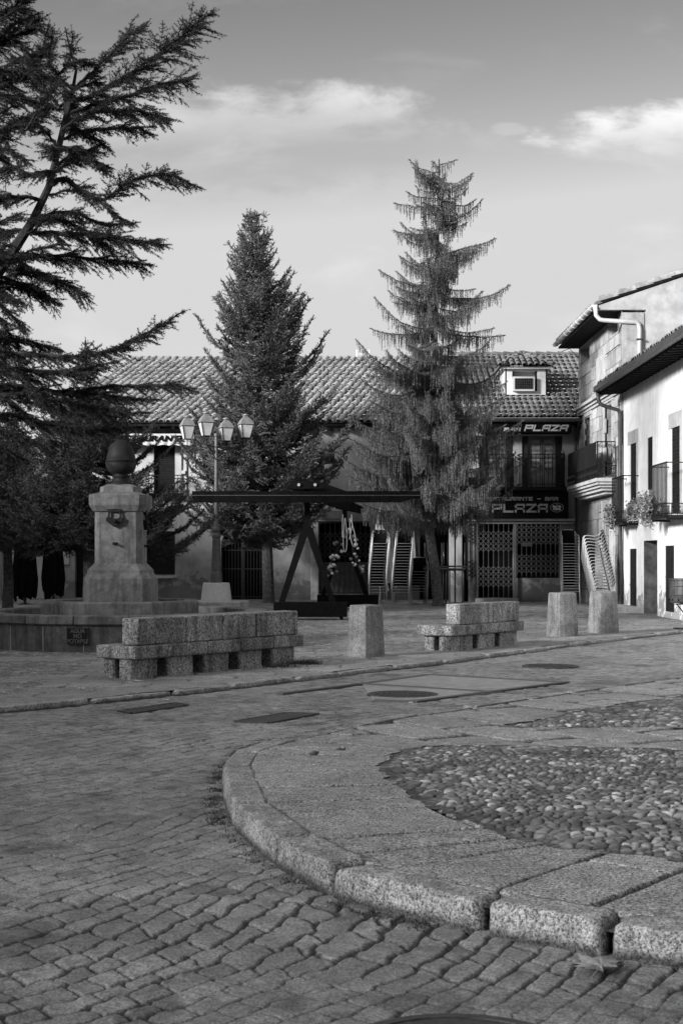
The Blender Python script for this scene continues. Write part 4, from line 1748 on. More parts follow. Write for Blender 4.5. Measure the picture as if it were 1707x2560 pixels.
# signs
sg = thing('upper_bar_sign', 'black awning box with slanted white BAR PLAZA letters above the balcony doors', 'sign',
           (bx_(1320), ZR - .3, bz(1070)))
m = MB()
m.fbox((xx(1205, ZR - .6), ZR - .62, zz(1082, 46.7)), (xx(1428, ZR - .6) - xx(1205, ZR - .6), 0, 0), (0, .6, 0), (0, 0, zz(1054, 46.7) - zz(1082, 46.7)))
part('panel', m, M_sign, sg)


def plane_front(Y):
    return lambda u, z, d: (u, Y - d, z)


YS = ZR - .625
part('lettering', stroke_text('PLAZA', xx(1311, YS), zz(1076, YS), .16, .21, .078, .048, plane_front(YS), .015, .35), M_letter, sg)
part('lettering', stroke_text('BAR', xx(1260, YS), zz(1077, YS), .085, .135, .05, .032, plane_front(YS), .015, .2), M_letter, sg)

s2 = thing('main_bar_sign', 'wide black signboard reading RESTAURANTE - BAR PLAZA above the folding grille', 'sign',
           (bx_(1299), ZR - .3, bz(1262)))
m = MB()
YS = ZR - .42
m.fbox((xx(1179, YS), YS, zz(1296, YS)), (xx(1420, YS) - xx(1179, YS), 0, 0), (0, .4, 0), (0, 0, zz(1229, YS) - zz(1296, YS)))
part('panel', m, M_sign, s2)
w = xx(1367, YS) - xx(1229, YS)
part('lettering', stroke_text('PLAZA', xx(1231, YS), zz(1279, YS), .225, .27, .108, .062, plane_front(YS), .015, .0), M_greyletter, s2)
w = (xx(1386, YS) - xx(1208, YS))
part('lettering', stroke_text('RESTAURANTE - BAR', xx(1209, YS), zz(1250.5, YS), .09, .104, .045, .03, plane_front(YS), .013), M_greyletter, s2)
for px in (1206.5, 1391):
    c = at(px, 1269, YS)
    m = MB()
    for k in range(32):
        a1_, a2_ = 2 * PI * k / 32, 2 * PI * (k + 1) / 32
        for rr, tt in ((1.0, .06), (.88, .02)):
            q = []
            for an, sc in ((a1_, rr), (a2_, rr), (a2_, rr - tt), (a1_, rr - tt)):
                q.append((c.x + .225 * sc * math.cos(an), YS - .012, c.z + .155 * sc * math.sin(an)))
            m.quad(*q)
    # star
    pts = []
    for k in range(10):
        rr = .035 if k % 2 == 0 else .014
        an = PI / 2 + k * PI / 5
        pts.append((c.x + rr * math.cos(an), YS - .012, c.z + .108 + rr * math.sin(an)))
    m.ext(pts, (0, -.004, 0))
    emb = part('emblem', m, M_greyletter, s2)
    font_part('emblem_lettering', 'Estrella', .105, M_letter, s2, Matrix.Translation((c.x, YS - .012, c.z + .035)) @ FRONT, .003, .004, 0, .9)
    font_part('emblem_lettering', 'Galicia', .105, M_letter, s2, Matrix.Translation((c.x, YS - .012, c.z - .045)) @ FRONT, .003, .004, 0, .9)

# chimney-like pale mast behind the roof
m = MB()
c = at(905, 880, 58)
ms = thing('rooftop_aerial', 'pale lattice aerial standing behind the roof ridge left of the weeping spruce', 'aerial', (c.x, 58, 7.5))
for dx_ in (-.25, .25):
    m.fbox((c.x + dx_, 58, 7.4), (.05, 0, 0), (0, .05, 0), (0, 0, 2.6))
for k in range(6):
    m.fbox((c.x - .25, 58.01, 8.6 + k * .24), (.5, 0, 0), (0, .03, 0), (0, 0, .03))
part('mast', m, M_mast, ms)

# ---------------------------------------------------------------- right side: stone house and white house along X = 7.9
XW = 7.9


def fz(px, X=XW):           # depth at which a point of the facade plane X shows at px
    return X * F / (px - CX)


stone = thing('stone_house', 'tall ashlar stone house with an iron balcony and an open loggia under the eaves', 'house', (10.5, 43.6, 0))
Y0, Y1 = 40.0, 47.3


def sy(px):
    return fz(px) - Y0


# facade plane seen from the left: u runs away from the viewer
sh_ = [  # (u0,u1,z0,z1)
    (sy(1531), sy(1514), 3.95, zz(1006, fz(1522)), .35),
    (sy(1477), sy(1464), zz(1113, fz(1470)), zz(1041, fz(1470)), .3),
    (sy(1486), sy(1466), .1, 2.05, .4),
    (sy(1545), sy(1520), zz(838, fz(1532)), zz(766, fz(1532)), .8),
    (sy(1474), sy(1452), zz(906, fz(1463)), zz(862, fz(1463)), .8),
]
TOPZ = 8.15
part('wall', wall_mb((XW, Y0, -.1), (0, 1, 0), (-1, 0, 0), Y1 - Y0, 6.1, [(h[0], h[1], h[2] + .1, h[3] + .1, h[4]) for h in sh_[:3]]),
     M_rubble, stone)
part('upper_wall', wall_mb((XW - .02, Y0, 6.0), (0, 1, 0), (-1, 0, 0), Y1 - Y0, TOPZ - 6.0 + .4,
                           [(h[0], h[1], h[2] - 6.0, h[3] - 6.0, h[4]) for h in sh_[3:]]), M_ashlar, stone)
m = wall_mb((XW - .03, Y0, 4.7), (0, 1, 0), (-1, 0, 0), Y1 - Y0, 1.3, [(h[0], h[1], h[2] - 4.7, h[3] - 4.7, .05) for h in sh_[:2]])
part('wall_band', m, M_ashlar, stone)
# string course
m = MB()
m.fbox((XW - .22, Y0 - .05, 6.35), (.3, 0, 0), (0, Y1 - Y0 + .1, 0), (0, 0, .09))
m.fbox((XW - .14, Y0 - .03, 6.26), (.3, 0, 0), (0, Y1 - Y0 + .06, 0), (0, 0, .10))
m.fbox((XW - .08, Y0 - .02, 6.17), (.3, 0, 0), (0, Y1 - Y0 + .04, 0), (0, 0, .10))
part('string_course', m, M_dressed, stone)
m = MB()
for h in sh_[3:]:
    m.fbox((XW - .05, Y0 + h[0] - .3, h[2] - .42), (.03, 0, 0), (0, h[1] - h[0] + .6, 0), (0, 0, .30))
m.fbox((XW - .05, Y0 + 2.6, 6.75), (.03, 0, 0), (0, 1.4, 0), (0, 0, .9))
part('parapet_panel', m, M_dressed, stone)
for h in sh_[:2]:
    m = MB()
    for u_ in (h[0] - .24, h[1]):
        for k in range(5):
            z = h[2] + (h[3] - h[2]) * k / 5
            m.fbox((XW - .05, Y0 + u_ - (.05 if k % 2 else 0), z), (.05, 0, 0), (0, .24 + (.05 if k % 2 else 0), 0), (0, 0, (h[3] - h[2]) / 5 - .012))
    m.fbox((XW - .055, Y0 + h[0] - .28, h[3]), (.06, 0, 0), (0, h[1] - h[0] + .56, 0), (0, 0, .3))
    part('stone_surround', m, M_dressed, stone)
m = MB()
m.fbox((XW - .06, Y0 + sy(1536) , 0), (.08, 0, 0), (0, .55, 0), (0, 0, 2.9))
part('corner_pier', m, M_dressed, stone)
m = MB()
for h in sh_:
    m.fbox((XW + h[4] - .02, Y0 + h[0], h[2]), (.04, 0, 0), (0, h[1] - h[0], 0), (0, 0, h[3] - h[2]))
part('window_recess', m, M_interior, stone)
m = MB()
shutter(m, (XW + .15, Y0 + sh_[1][0], sh_[1][2]), (0, 1, 0), (-1, 0, 0), sh_[1][1] - sh_[1][0], .55, 6)
part('window_sash', m, M_ashlar, stone)
# gable end towards the viewer, over the white house roof
gz = 8.62
rk = .345
m = MB()
m.ext([(XW, Y0 - .02, 5.6), (16, Y0 - .02, 5.6), (16, Y0 - .02, gz + (16 - 7.2) * rk - .1), (7.22, Y0 - .02, gz - .02), (7.22, Y0 - .02, gz - .14), (8.55, Y0 - .02, gz - .14), (8.55, Y0 - .02, gz - .2), (XW, Y0 - .02, gz - .34)],
      (0, .3, 0))
part('gable_wall', m, M_stucco, stone)
m = MB()
m.fbox((XW - .03, Y0 - .045, 5.4), (.62, 0, 0), (0, .02, 0), (0, 0, 3.0))
part('gable_quoin', m, M_dressed, stone)
# roof: verge tiles, soffit, roof sheet
m = MB()
m.ext([(7.15, Y0, gz), (16, Y0, gz + (16 - 7.15) * rk), (16, Y1, gz + (16 - 7.15) * rk), (7.15, Y1, gz - .05)], (0, 0, .10))
part('roof', m, M_tile2, stone)
ridge_tiles((7.25, Y0 + .05, gz + .07), (16, Y0 + .05, gz + .07 + 8.75 * rk), M_tile, stone, .15, .52, 'verge_tiles')
m = MB()
m.fbox((7.2, Y0 + .2, gz - .16), (1.1, 0, .0), (0, Y1 - Y0 - .2, 0), (0, 0, .06))
part('soffit', m, M_darkwood, stone)
m = MB()
k = Y0 + .4
while k < Y1 - .1:
    m.tone = random.uniform(.7, 1.2)
    m.tube([(7.10, k, gz + .06), (7.7, k, gz + .26)], .075, 7)
    k += .23
part('eave_tiles', m, M_tile, stone)
m = MB()
n = 20
for i in range(n):            # half-round gutter
    pass
gy = [Y0 - .03, Y1 + .1]
prof = [(math.cos(a_) * .085, math.sin(a_) * .085) for a_ in np.linspace(PI, 2 * PI, 9)]
vs = [(7.10 + p[0], y, gz + .0 + p[1]) for y in gy for p in prof]
m._add(vs, [(k, k + 1, 10 + k, 9 + k) for k in range(8)] + [tuple(range(9))])
for y in np.arange(Y0 + .4, Y1, .75):
    m.tube([(7.10 + 1.12 * p[0], y, gz + 1.12 * p[1]) for p in prof], .018, 5)
part('gutter', m, M_gutter, stone)
m = MB()
m.tube([(7.12, Y0 - .05, gz - .06), (7.14, Y0 - .05, gz - .30), (7.24, Y0 - .06, gz - .42), (7.36, Y0 - .07, gz - .45), (8.25, Y0 - .08, gz - .50),
        (8.33, Y0 - .08, gz - .56), (8.36, Y0 - .08, gz - .7), (8.36, Y0 - .08, 6.5)], .062, 10)
part('downpipe', m, M_gutter, stone, smooth=True)
m = MB()
for z in (gz - 1.0, gz - 1.9):
    m.fbox((8.27, Y0 - .16, z), (.18, 0, 0), (0, .14, 0), (0, 0, .035))
part('pipe_bracket', m, M_dgutter, stone)
# balcony: slab and scrolled railing
BXo, Bn, Bf = 7.30, 40.85, 46.1
m = MB()
for k, (o_, z0, z1) in enumerate(((0, 3.70, 3.80), (.06, 3.62, 3.70), (.14, 3.54, 3.62), (.22, 3.45, 3.54), (.34, 3.36, 3.45))):
    m.fbox((BXo + o_, Bn + o_, z0), (XW - BXo - o_ + .03, 0, 0), (0, Bf - Bn - 2 * o_, 0), (0, 0, z1 - z0 + .0))
part('balcony_slab', m, M_dressed, stone)
m = MB()


def scroll(m, O, u, z, r, w=.010, turns=1.25, flip=1):
    pts = []
    for k in range(13):
        a_ = 2 * PI * turns * k / 12
        rr = r * (1 - .065 * k)
        pts.append(Vector(O) + Vector(u) * (rr * math.cos(a_) * flip) + Vector((0, 0, z + rr * math.sin(a_))))
    m.tube(pts, w, 4, cap=False)


zb0, zb1 = 3.84, 4.83
for z in (zb0, zb0 + .3, zb1):
    m.fbox((BXo + .03, Bn + .03, z), (.03, 0, 0), (0, Bf - Bn - .06, 0), (0, 0, .03))
    m.fbox((BXo + .03, Bn + .03, z), (XW - BXo - .03, 0, 0), (0, .03, 0), (0, 0, .03))
y = Bn + .05
while y < Bf:
    m.fbox((BXo + .035, y, zb0), (.018, 0, 0), (0, .018, 0), (0, 0, zb1 - zb0))
    scroll(m, (BXo + .045, y + .13, 0), (0, 1, 0), zb0 + .15, .085)
    y += .26
for x in (BXo + .05, BXo + .32, XW - .04):
    m.fbox((x, Bn + .035, zb0), (.018, 0, 0), (0, .018, 0), (0, 0, zb1 - zb0))
for x in (BXo + .18, BXo + .46):
    for z in (zb0 + .10, zb0 + .22, zb0 + .42, zb1 - .12):
        for fl in (-1, 1):
            scroll(m, (x + fl * .055, Bn + .045, 0), (1, 0, 0), z, .05, .009, 1.2, fl)
    m.tube([(x, Bn + .045, zb0 + .3), (x - .05, Bn + .045, zb0 + .5), (x, Bn + .045, zb0 + .62), (x + .05, Bn + .045, zb0 + .5), (x, Bn + .045, zb0 + .3)], .009, 4)
    m.box((x, Bn + .045, zb0 + .62), (.05, .02, .07))
    m.fbox((x - .008, Bn + .038, zb0), (.016, 0, 0), (0, .016, 0), (0, 0, zb1 - zb0))
part('balcony_railing', m, M_iron, stone)
m = MB()
m.fbox((BXo + .012, Bn + .1, zb0 + .32), (.012, 0, 0), (0, Bf - Bn - .2, 0), (0, 0, zb1 - zb0 - .33))
part('railing_screen', m, material('reed_screen', .008, .02, scale=30, rough=.9, streak=.5, spec=.1), stone)
m = MB()
m.tube([(7.3, 47.2, 8.35), (7.55, 47.2, 8.45), (7.8, 47.25, 8.2)], .012, 5)
m.tube([(7.55, 47.2, 8.45), (7.45, 47.2, 8.75)], .012, 5)
part('wire_bracket', m, M_iron, stone)

# white house
M_stonedark = material('dark_door_stone', .10, .2, scale=5, detail=6, rough=.9, bump=.5, stain=.4, sscale=2)
wh = thing('white_house', 'whitewashed house with dark shutters, narrow balconies and peeling paint at the right edge', 'house',
           (10.5, 34, 0))
WY0, WY1 = 20.0, 39.97
WT = 6.14


def wy(px):
    return fz(px) - WY0


wh_h = [
    (wy(1590), wy(1574), 2.55, 4.60, .14),
    (wy(1630), wy(1617), 3.25, 4.60, .10),
    (wy(1699), wy(1677), 2.55, 4.60, .14),
    (wy(1590), wy(1572.5), .2, 1.75, .14),
    (wy(1642), wy(1608), -.05, 1.95, .42),
    (wy(1684), wy(1661), .2, 1.80, .14),
    (wy(1790), wy(1750), 2.55, 4.60, .14),
    (wy(1800), wy(1755), -.05, 1.95, .4),
]
part('wall', wall_mb((XW, WY0, -.1), (0, 1, 0), (-1, 0, 0), WY1 - WY0, WT + .1, [(h[0], h[1], h[2] + .1, h[3] + .1, h[4]) for h in wh_h]),
     M_white, wh)
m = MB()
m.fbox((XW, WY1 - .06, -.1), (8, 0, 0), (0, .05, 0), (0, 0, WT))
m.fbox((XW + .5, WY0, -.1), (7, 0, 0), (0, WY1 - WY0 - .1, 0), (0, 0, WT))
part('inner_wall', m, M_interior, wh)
for i, h in enumerate(wh_h):
    y0, y1, z0, z1 = WY0 + h[0], WY0 + h[1], h[2], h[3]
    m = MB()
    if i in (4, 7):
        m.fbox((XW + .38, y0, z0), (.05, 0, 0), (0, y1 - y0, 0), (0, 0, z1 - z0))
        for r_ in range(3):
            m.fbox((XW + .36, y0 + .1, z0 + .15 + r_ * .62), (.02, 0, 0), (0, y1 - y0 - .2, 0), (0, 0, .5))
        part('door', m, M_darkwood, wh)
        m = MB()
        m.fbox((XW + .004, y1 - .03, z0), (.37, 0, 0), (0, .025, 0), (0, 0, z1 - z0 - .004))
        part('door_jamb', m, M_stonedark, wh)
    else:
        hw_ = (y1 - y0) / 2
        shutter(m, (XW + .06, y0, z0), (0, 1, 0), (-1, 0, 0), hw_ - .01, z1 - z0, 22)
        shutter(m, (XW + .06, y0 + hw_ + .01, z0), (0, 1, 0), (-1, 0, 0), hw_ - .01, z1 - z0, 22)
        part('shutter', m, M_shutter, wh)
for i in (0, 2, 6):
    m = MB()
    h = wh_h[i]
    y0, y1 = WY0 + h[0], WY0 + h[1]
    m.fbox((XW - .015, y0 - .25, h[3]), (.03, 0, 0), (0, y1 - y0 + .5, 0), (0, 0, .36))
    m.fbox((XW - .012, y0 - .22, 2.5), (.03, 0, 0), (0, .22, 0), (0, 0, h[3] - 2.5))
    part('stone_lintel', m, M_dressed, wh)
# eaves
m = MB()
m.fbox((7.22, WY0, WT + .07), (.75, 0, .05), (0, WY1 - WY0 + .03, 0), (0, 0, .035))
k = WY0 + .2
while k < WY1:
    m.fbox((7.24, k, WT - .06), (.68, 0, .05), (0, .10, 0), (0, 0, .12))
    k += .42
part('eaves', m, M_darkwood, wh)
m = MB()
m.ext([(7.2, WY0, WT + .12), (14, WY0, WT + .12 + 6.8 * .33), (14, WY1, WT + .12 + 6.8 * .33), (7.2, WY1, WT + .12)], (0, 0, .03))
part('roof_boards', m, M_darkwood, wh)
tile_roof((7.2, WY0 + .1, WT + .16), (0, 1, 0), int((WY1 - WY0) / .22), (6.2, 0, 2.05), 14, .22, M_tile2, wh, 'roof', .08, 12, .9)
m = MB()
m.fbox((7.08, WY0, WT + .02), (.14, 0, 0), (0, WY1 - WY0 + .02, 0), (0, 0, .02))
m.fbox((7.07, WY0, WT + .02), (.015, 0, 0), (0, WY1 - WY0 + .02, 0), (0, 0, .15))
m.fbox((7.07, WY1 + .02, WT + .02), (.16, 0, 0), (0, .012, 0), (0, 0, .15))
part('gutter', m, M_dgutter, wh)
m = MB()
m.tube([(7.18, WY1 - .06, WT + .03), (7.20, WY1 - .06, WT - .22), (7.26, WY1 - .07, WT - .33), (7.38, WY1 - .08, WT - .38), (7.76, WY1 - .1, WT - .50),
        (7.80, WY1 - .1, WT - .62), (7.80, WY1 - .1, .15), (7.74, WY1 - .25, .05)], .055, 10)
part('downpipe', m, M_dgutter, wh, smooth=True)


def narrow_balcony(y0, y1, Xo, name='balcony'):
    zf, zt = 2.42, 3.68
    m = MB()
    m.fbox((Xo, y0, zf), (XW - Xo + .01, 0, 0), (0, y1 - y0, 0), (0, 0, .07))
    m.fbox((Xo + .03, y0 + .05, zf - .05), (XW - Xo, 0, 0), (0, .05, 0), (0, 0, .05))
    m.fbox((Xo + .03, y1 - .1, zf - .05), (XW - Xo, 0, 0), (0, .05, 0), (0, 0, .05))
    b_ = part(name, m, M_iron, wh)
    m = MB()
    for z in (zt, zf + .32, zf + .09):
        m.fbox((Xo, y0, z), (.03, 0, 0), (0, y1 - y0, 0), (0, 0, .03))
        m.fbox((Xo, y0, z), (XW - Xo, 0, 0), (0, .03, 0), (0, 0, .025))
        m.fbox((Xo, y1 - .03, z), (XW - Xo, 0, 0), (0, .03, 0), (0, 0, .025))
    n = int((y1 - y0) / .135)
    for k in range(n + 1):
        m.fbox((Xo + .005, y0 + (y1 - y0 - .02) * k / n, zf), (.02, 0, 0), (0, .02, 0), (0, 0, zt - zf))
    x = Xo + .12
    while x < XW - .05:
        m.fbox((x, y0 + .005, zf), (.016, 0, 0), (0, .016, 0), (0, 0, .33))
        for s_ in (-1, 1):
            scroll(m, (x + .05, y0 + .01, 0), (1, 0, 0), zf + .14 + .1 * (s_ > 0), .045, .008, 1.2, s_)
        x += .13
    part('railing', m, M_iron, b_)
    return b_


narrow_balcony(37.85, 39.45, 7.48)
narrow_balcony(32.55, 34.35, 7.42)
narrow_balcony(27.3, 29.5, 7.42)
# step at the corner
m = MB()
m.box((7.62, 38.7, .07), (.9, 2.4, .26), bev=.02)
tag(part('corner_step', m, M_dressed), 'low granite step block at the foot of the white house corner', 'step')

# pale gabled house far left
c = at(60, 1100, 52)
lh = thing('pale_house', 'pale rendered house with a low sloping roofline glimpsed between trees at far left', 'house', (-14, 55, 0))
m = MB()
m.ext([(-17, 51.5, -.1), (xx(112, 51.5), 51.5, -.1), (xx(112, 51.5), 51.5, zz(1093, 51.5)), (-17, 51.5, zz(1093, 51.5) - .9)], (0, 6, 0))
part('wall', m, M_plasterhi, lh)
m = MB()
m.ext([(xx(118, 51.5), 51.3, zz(1093, 51.5)), (-17, 51.3, zz(1093, 51.5) - .9), (-17, 51.3, zz(1093, 51.5) - .74), (xx(118, 51.5), 51.3, zz(1093, 51.5) + .16)], (0, 6.3, 0))
part('roof', m, M_valance, lh)

# ---------------------------------------------------------------- unseen houses, left and behind, added to block low sun and sky light
def plain_house(x0, x1, y0, y1, h, label, face):
    t = thing('shade_house', label, 'house', ((x0 + x1) / 2, (y0 + y1) / 2, 0), 'houses along the left side of the square')
    m = MB()
    m.fbox((x0, y0, -.1), (x1 - x0, 0, 0), (0, y1 - y0, 0), (0, 0, h + .1))
    part('wall', m, M_plaster, t)
    m = MB()
    if face == 'E':
        xm = (x0 + x1) / 2
        m.ext([(x0 - .4, y0 - .1, h), (x1 + .5, y0 - .1, h), (xm, y0 - .1, h + (x1 - x0) * .2)], (0, y1 - y0 + .2, 0))
    part('roof', m, M_tile2, t)
    ny = int((y1 - y0) / 3)
    for k in range(ny):
        yc = y0 + (k + .5) * (y1 - y0) / ny
        for z in (1.2, 4.2):
            m = MB()
            shutter(m, (x1 + .01, yc - .5, z), (0, 1, 0), (1, 0, 0), 1.0, 1.5, 12)
            part('shutter', m, M_shutter, t)


plain_house(-30, -21, 14, 30, 7.4, 'rendered house outside the picture on the left side of the square', 'E')
plain_house(-30, -21, 30.2, 46, 9.0, 'taller rendered house outside the picture at the far left of the square', 'E')
plain_house(-30, -21, -24, 13.8, 8.2, 'low rendered house outside the picture nearest the viewer on the left', 'E')
plain_house(-21, 2, -24, -13, 8.6, 'rendered house closing the square behind the viewer', 'E')
plain_house(2.3, 24, -24, -13, 8.0, 'second rendered house closing the square behind the viewer, on the right', 'E')
# ================================================================== FOUNTAIN
FC = Vector((xx(313, 24.2), 24.2, 0))
ft = thing('fountain', 'round granite fountain with a stone pillar topped by a dark iron egg', 'fountain', FC)
R = 2.42
m = MB()
n = 72
prof = [(R - .02, .0), (R - .02, .43), (R - .30, .43), (R - .30, .12)]
m.lathe((FC.x, FC.y, .0), [(R - .04, 0), (R - .03, .46)], n)
part('basin_wall', m, M_fount, ft)
m = MB()
pf = [(R - .34, .10), (R - .34, .60), (R - .31, .615), (R + .0, .615), (R + .03, .60), (R + .035, .49), (R + .0, .465), (R - .03, .455)]
vs, fs = [], []
rng_ = random.Random(4)
nr = 18
for k in range(nr):       # rim of separate curved stones
    a0, a1 = 2 * PI * k / nr + .004, 2 * PI * (k + 1) / nr - .004
    o = len(vs)
    dz = rng_.uniform(-.006, .006)
    for q in range(7):
        a_ = a0 + (a1 - a0) * q / 6
        for r_, z in pf:
            vs.append((FC.x + r_ * math.cos(a_), FC.y + r_ * math.sin(a_), z + (dz if z > .2 else 0)))
    np_ = len(pf)
    for q in range(6):
        for i in range(np_ - 1):
            fs.append((o + q * np_ + i, o + q * np_ + i + 1, o + (q + 1) * np_ + i + 1, o + (q + 1) * np_ + i))
    fs.append(tuple(o + i for i in range(np_)))
    fs.append(tuple(o + 6 * np_ + i for i in range(np_)))
m._add(vs, fs)
part('basin_rim', m, M_fount, ft)
m = MB()
for k in range(22):       # joints of the wall slabs stand as thin lime seams
    a_ = -PI / 2 + (k - 10.4) * 2 * PI / 22
    x, y = FC.x + (R - .032) * math.cos(a_), FC.y + (R - .032) * math.sin(a_)
    m.box((x, y, .22), (.014, .014, .44), rz=a_)
part('wall_seam', m, M_dressed, ft)
m = MB()
m.lathe((FC.x, FC.y, 0), [(R - .33, .38), (.001, .38)], 48)
part('water', m, M_water, ft)
m = MB()
ic = (FC.x - .05, FC.y - .1, 0)
rot = PI / 8 + .12
m.lathe(ic, [(1.40, .10), (1.40, .76), (1.38, .79), (1.16, .79), (1.14, .77), (1.14, .6), (.001, .6)], 8, rot)
part('inner_basin', m, M_fount, ft)
PC = (FC.x - .02, 23.9, 0)
m = MB()
m.chamfer_stack(PC, [(.60, .55), (.60, .765), (.565, .77), (.555, 1.16), (.50, 1.245), (.495, 1.30), (.47, 1.33), (.40, 1.405), (.39, 1.41), (.388, 2.26),
                     (.42, 2.275), (.47, 2.37), (.475, 2.40), (.475, 2.54), (.46, 2.555), (.33, 2.59), (.315, 2.60), (.31, 2.68), (.20, 2.73), (.001, 2.73)], .22)
part('pillar', m, M_fount, ft)
m = MB()
m.lathe(PC, [(.22, 2.72), (.22, 2.745), (.15, 2.77), (.125, 2.80), (.12, 2.84), (.15, 2.865), (.15, 2.885), (.11, 2.90), (.17, 2.92), (.22, 2.96), (.245, 3.02),
             (.255, 3.08), (.25, 3.115), (.262, 3.12), (.262, 3.14), (.243, 3.15), (.235, 3.22), (.205, 3.32), (.15, 3.42), (.08, 3.475), (.001, 3.49)], 40)
part('iron_egg', m, M_egg, ft, smooth=True)


def mask(c, u, nrm, name):
    c, u, nrm = Vector(c), Vector(u), Vector(nrm)
    up = Vector((0, 0, 1))
    m = MB()

    def P_(a, b, d=0):
        return c + u * a + up * b + nrm * d
    # crest, ring and shield shaped base
    m.ext([P_(-.13, .10), P_(-.05, .11), P_(0, .17), P_(.05, .11), P_(.13, .10), P_(.09, .06), P_(-.09, .06)], nrm * .05)
    m.tube([P_(-.085, .07, .03), P_(-.10, -.02, .04), P_(-.12, -.06, .04)], .017, 6)
    m.tube([P_(.085, .07, .03), P_(.10, -.02, .04), P_(.12, -.06, .04)], .017, 6)
    m.ext([P_(-.14, -.04), P_(-.09, -.02), P_(-.05, -.05), P_(.05, -.05), P_(.09, -.02), P_(.14, -.04), P_(.13, -.10), P_(.06, -.15), P_(0, -.19), P_(-.06, -.15), P_(-.13, -.10)], nrm * .07)
    m.tube([P_(0, -.09, .05), P_(0, -.09, .14)], .03, 8)
    part(name, m, M_iron, ft)
    m = MB()
    m.tube([P_(0, -.46, 0), P_(0, -.46, .10)], .022, 8)
    m.lathe((P_(0, -.46).x, P_(0, -.46).y, P_(0, -.46).z - .02), [(.04, 0), (.04, .04)], 10)
    part('spout', m, M_iron, ft)


mask((PC[0] - .04, PC[1] - .39, 2.20), (1, 0, 0), (0, -1, 0), 'iron_mask')
mask((PC[0] + .39, PC[1] - .0, 2.16), (0, 1, 0), (1, 0, 0), 'iron_mask')
# plaque
c0, c1 = at(171, 1611, 21.95), at(228.5, 1569, 21.95)
cxp = (c0.x + c1.x) / 2
an = math.atan2(FC.y - R * 1.0 - FC.y, cxp - FC.x)
apx = math.acos(max(-1, min(1, (cxp - FC.x) / (R - .03))))
yp = FC.y - (R - .03) * math.sin(apx)
rz = apx - PI / 2
rzp = -(apx - PI / 2)
m = MB()
zc = (zz(1611, yp) + zz(1569, yp)) / 2
hp = zz(1569, yp) - zz(1611, yp)
wp = (c1.x - c0.x)
pl_n = Vector(((cxp - FC.x), (yp - FC.y), 0)).normalized()
pc = Vector((cxp, yp, zc)) + pl_n * .015
pl_u = Vector((-pl_n.y, pl_n.x, 0))
m.box(pc, (wp, .03, hp), rz=math.atan2(pl_u.y, pl_u.x), bev=.006)
plq = part('plaque', m, M_iron, ft)
m = MB()
for sx_, sz_ in ((-1, 0), (1, 0), (0, 1), (0, -1)):
    cc = pc + pl_u * (sx_ * (wp / 2 - .008)) + Vector((0, 0, sz_ * (hp / 2 - .008))) + pl_n * .017
    m.box(cc, (.012 if sx_ else wp - .03, .006, hp - .03 if sx_ else .012), rz=math.atan2(pl_u.y, pl_u.x))
part('plaque_border', m, M_cast, plq)
base = Matrix.Translation(pc + pl_n * .016) @ Matrix.Rotation(math.atan2(pl_u.y, pl_u.x), 4, 'Z') @ FRONT
for i, tx in enumerate(('AGUA', 'NO', 'POTABLE')):
    font_part('plaque_lettering', tx, .088, material('worn_plaque_lettering', .09, .13, scale=20), plq,
              base @ Matrix.Translation((0, .075 - .078 * i, 0)), .004, .003, 0, .95)

# ================================================================== BENCHES
def rough_box(m, c, s, rz, bev=.02, amp=.006, seed=0):
    k0 = len(m.v)
    m.box(c, s, rz, bev)
    r_ = random.Random(seed)
    for i in range(k0, len(m.v)):
        p = m.v[i]
        m.v[i] = (p[0] + r_.uniform(-amp, amp), p[1] + r_.uniform(-amp, amp), p[2] + r_.uniform(-amp, amp) * .6)


def bench(N, ang, seatL, seats, backs, piers, label, group, backoff=.12, z0=PLZ):
    """N near corner at the road side; u along the bench, v towards the fountain"""
    u = Vector((math.cos(ang), math.sin(ang), 0))
    v = Vector((-math.sin(ang), math.cos(ang), 0))
    t = thing('stone_bench', label, 'bench', (N.x, N.y, 0), group)
    sd_ = int(abs(N.x) * 100)

    def blk(name, a0, a1, b0, b1, zlo, zhi, k):
        m = MB()
        c = N + u * ((a0 + a1) / 2) + v * ((b0 + b1) / 2)
        rough_box(m, (c.x, c.y, (zlo + zhi) / 2), (a1 - a0, b1 - b0, zhi - zlo), ang, .016, .004, sd_ + k)
        part(name, m, M_granite, t)
    k = 0
    for a0, a1 in piers:
        blk('pier', a0, a1, .06, .27, z0 - .03, .284, k)
        blk('pier', a0 + .03, a1 + .09, .37, .56, z0 - .03, .283, k + 40)
        k += 1
    # low recessed stones between the piers
    for a0, a1 in seats:
        blk('seat', a0 + .004, a1 - .004, 0, .64, .285, .445, k)
        k += 1
    for a0, a1 in backs:
        blk('backrest', a0 + .004, a1 - .004, .035, .30, .448, .775, k)
        k += 1
    return t


b1N = gnd(334, 1700, PLZ)
a1_ = math.atan2(.812, .583)


def upos(N, ang, px):
    """distance along the bench line at which it shows at px"""
    ux, uy = math.cos(ang), math.sin(ang)
    k = (px - CX) / F
    return (k * N.y - N.x) / (ux - k * uy)


def U1(c):        # from the enlarged crop
    return upos(b1N, a1_, c / 1.96)


bench(b1N, a1_, 3.4,
      [(U1(655), U1(848)), (U1(848), U1(1022)), (U1(1022), U1(1183)), (U1(1183), U1(1342)), (U1(1342), U1(1490))],
      [(U1(684), U1(925)), (U1(925), U1(1102)), (U1(1102), U1(1267)), (U1(1267), U1(1472))],
      [(U1(662), U1(792)), (U1(838), U1(966)), (U1(1018), U1(1142)), (U1(1186), U1(1302)), (U1(1348), U1(1460))],
      'long granite block bench with a four-stone backrest in front of the fountain', 'granite block benches along the kerb')
b2N = gnd(1132, 1629, PLZ)


def U2(px):
    return upos(b2N, a1_, px)


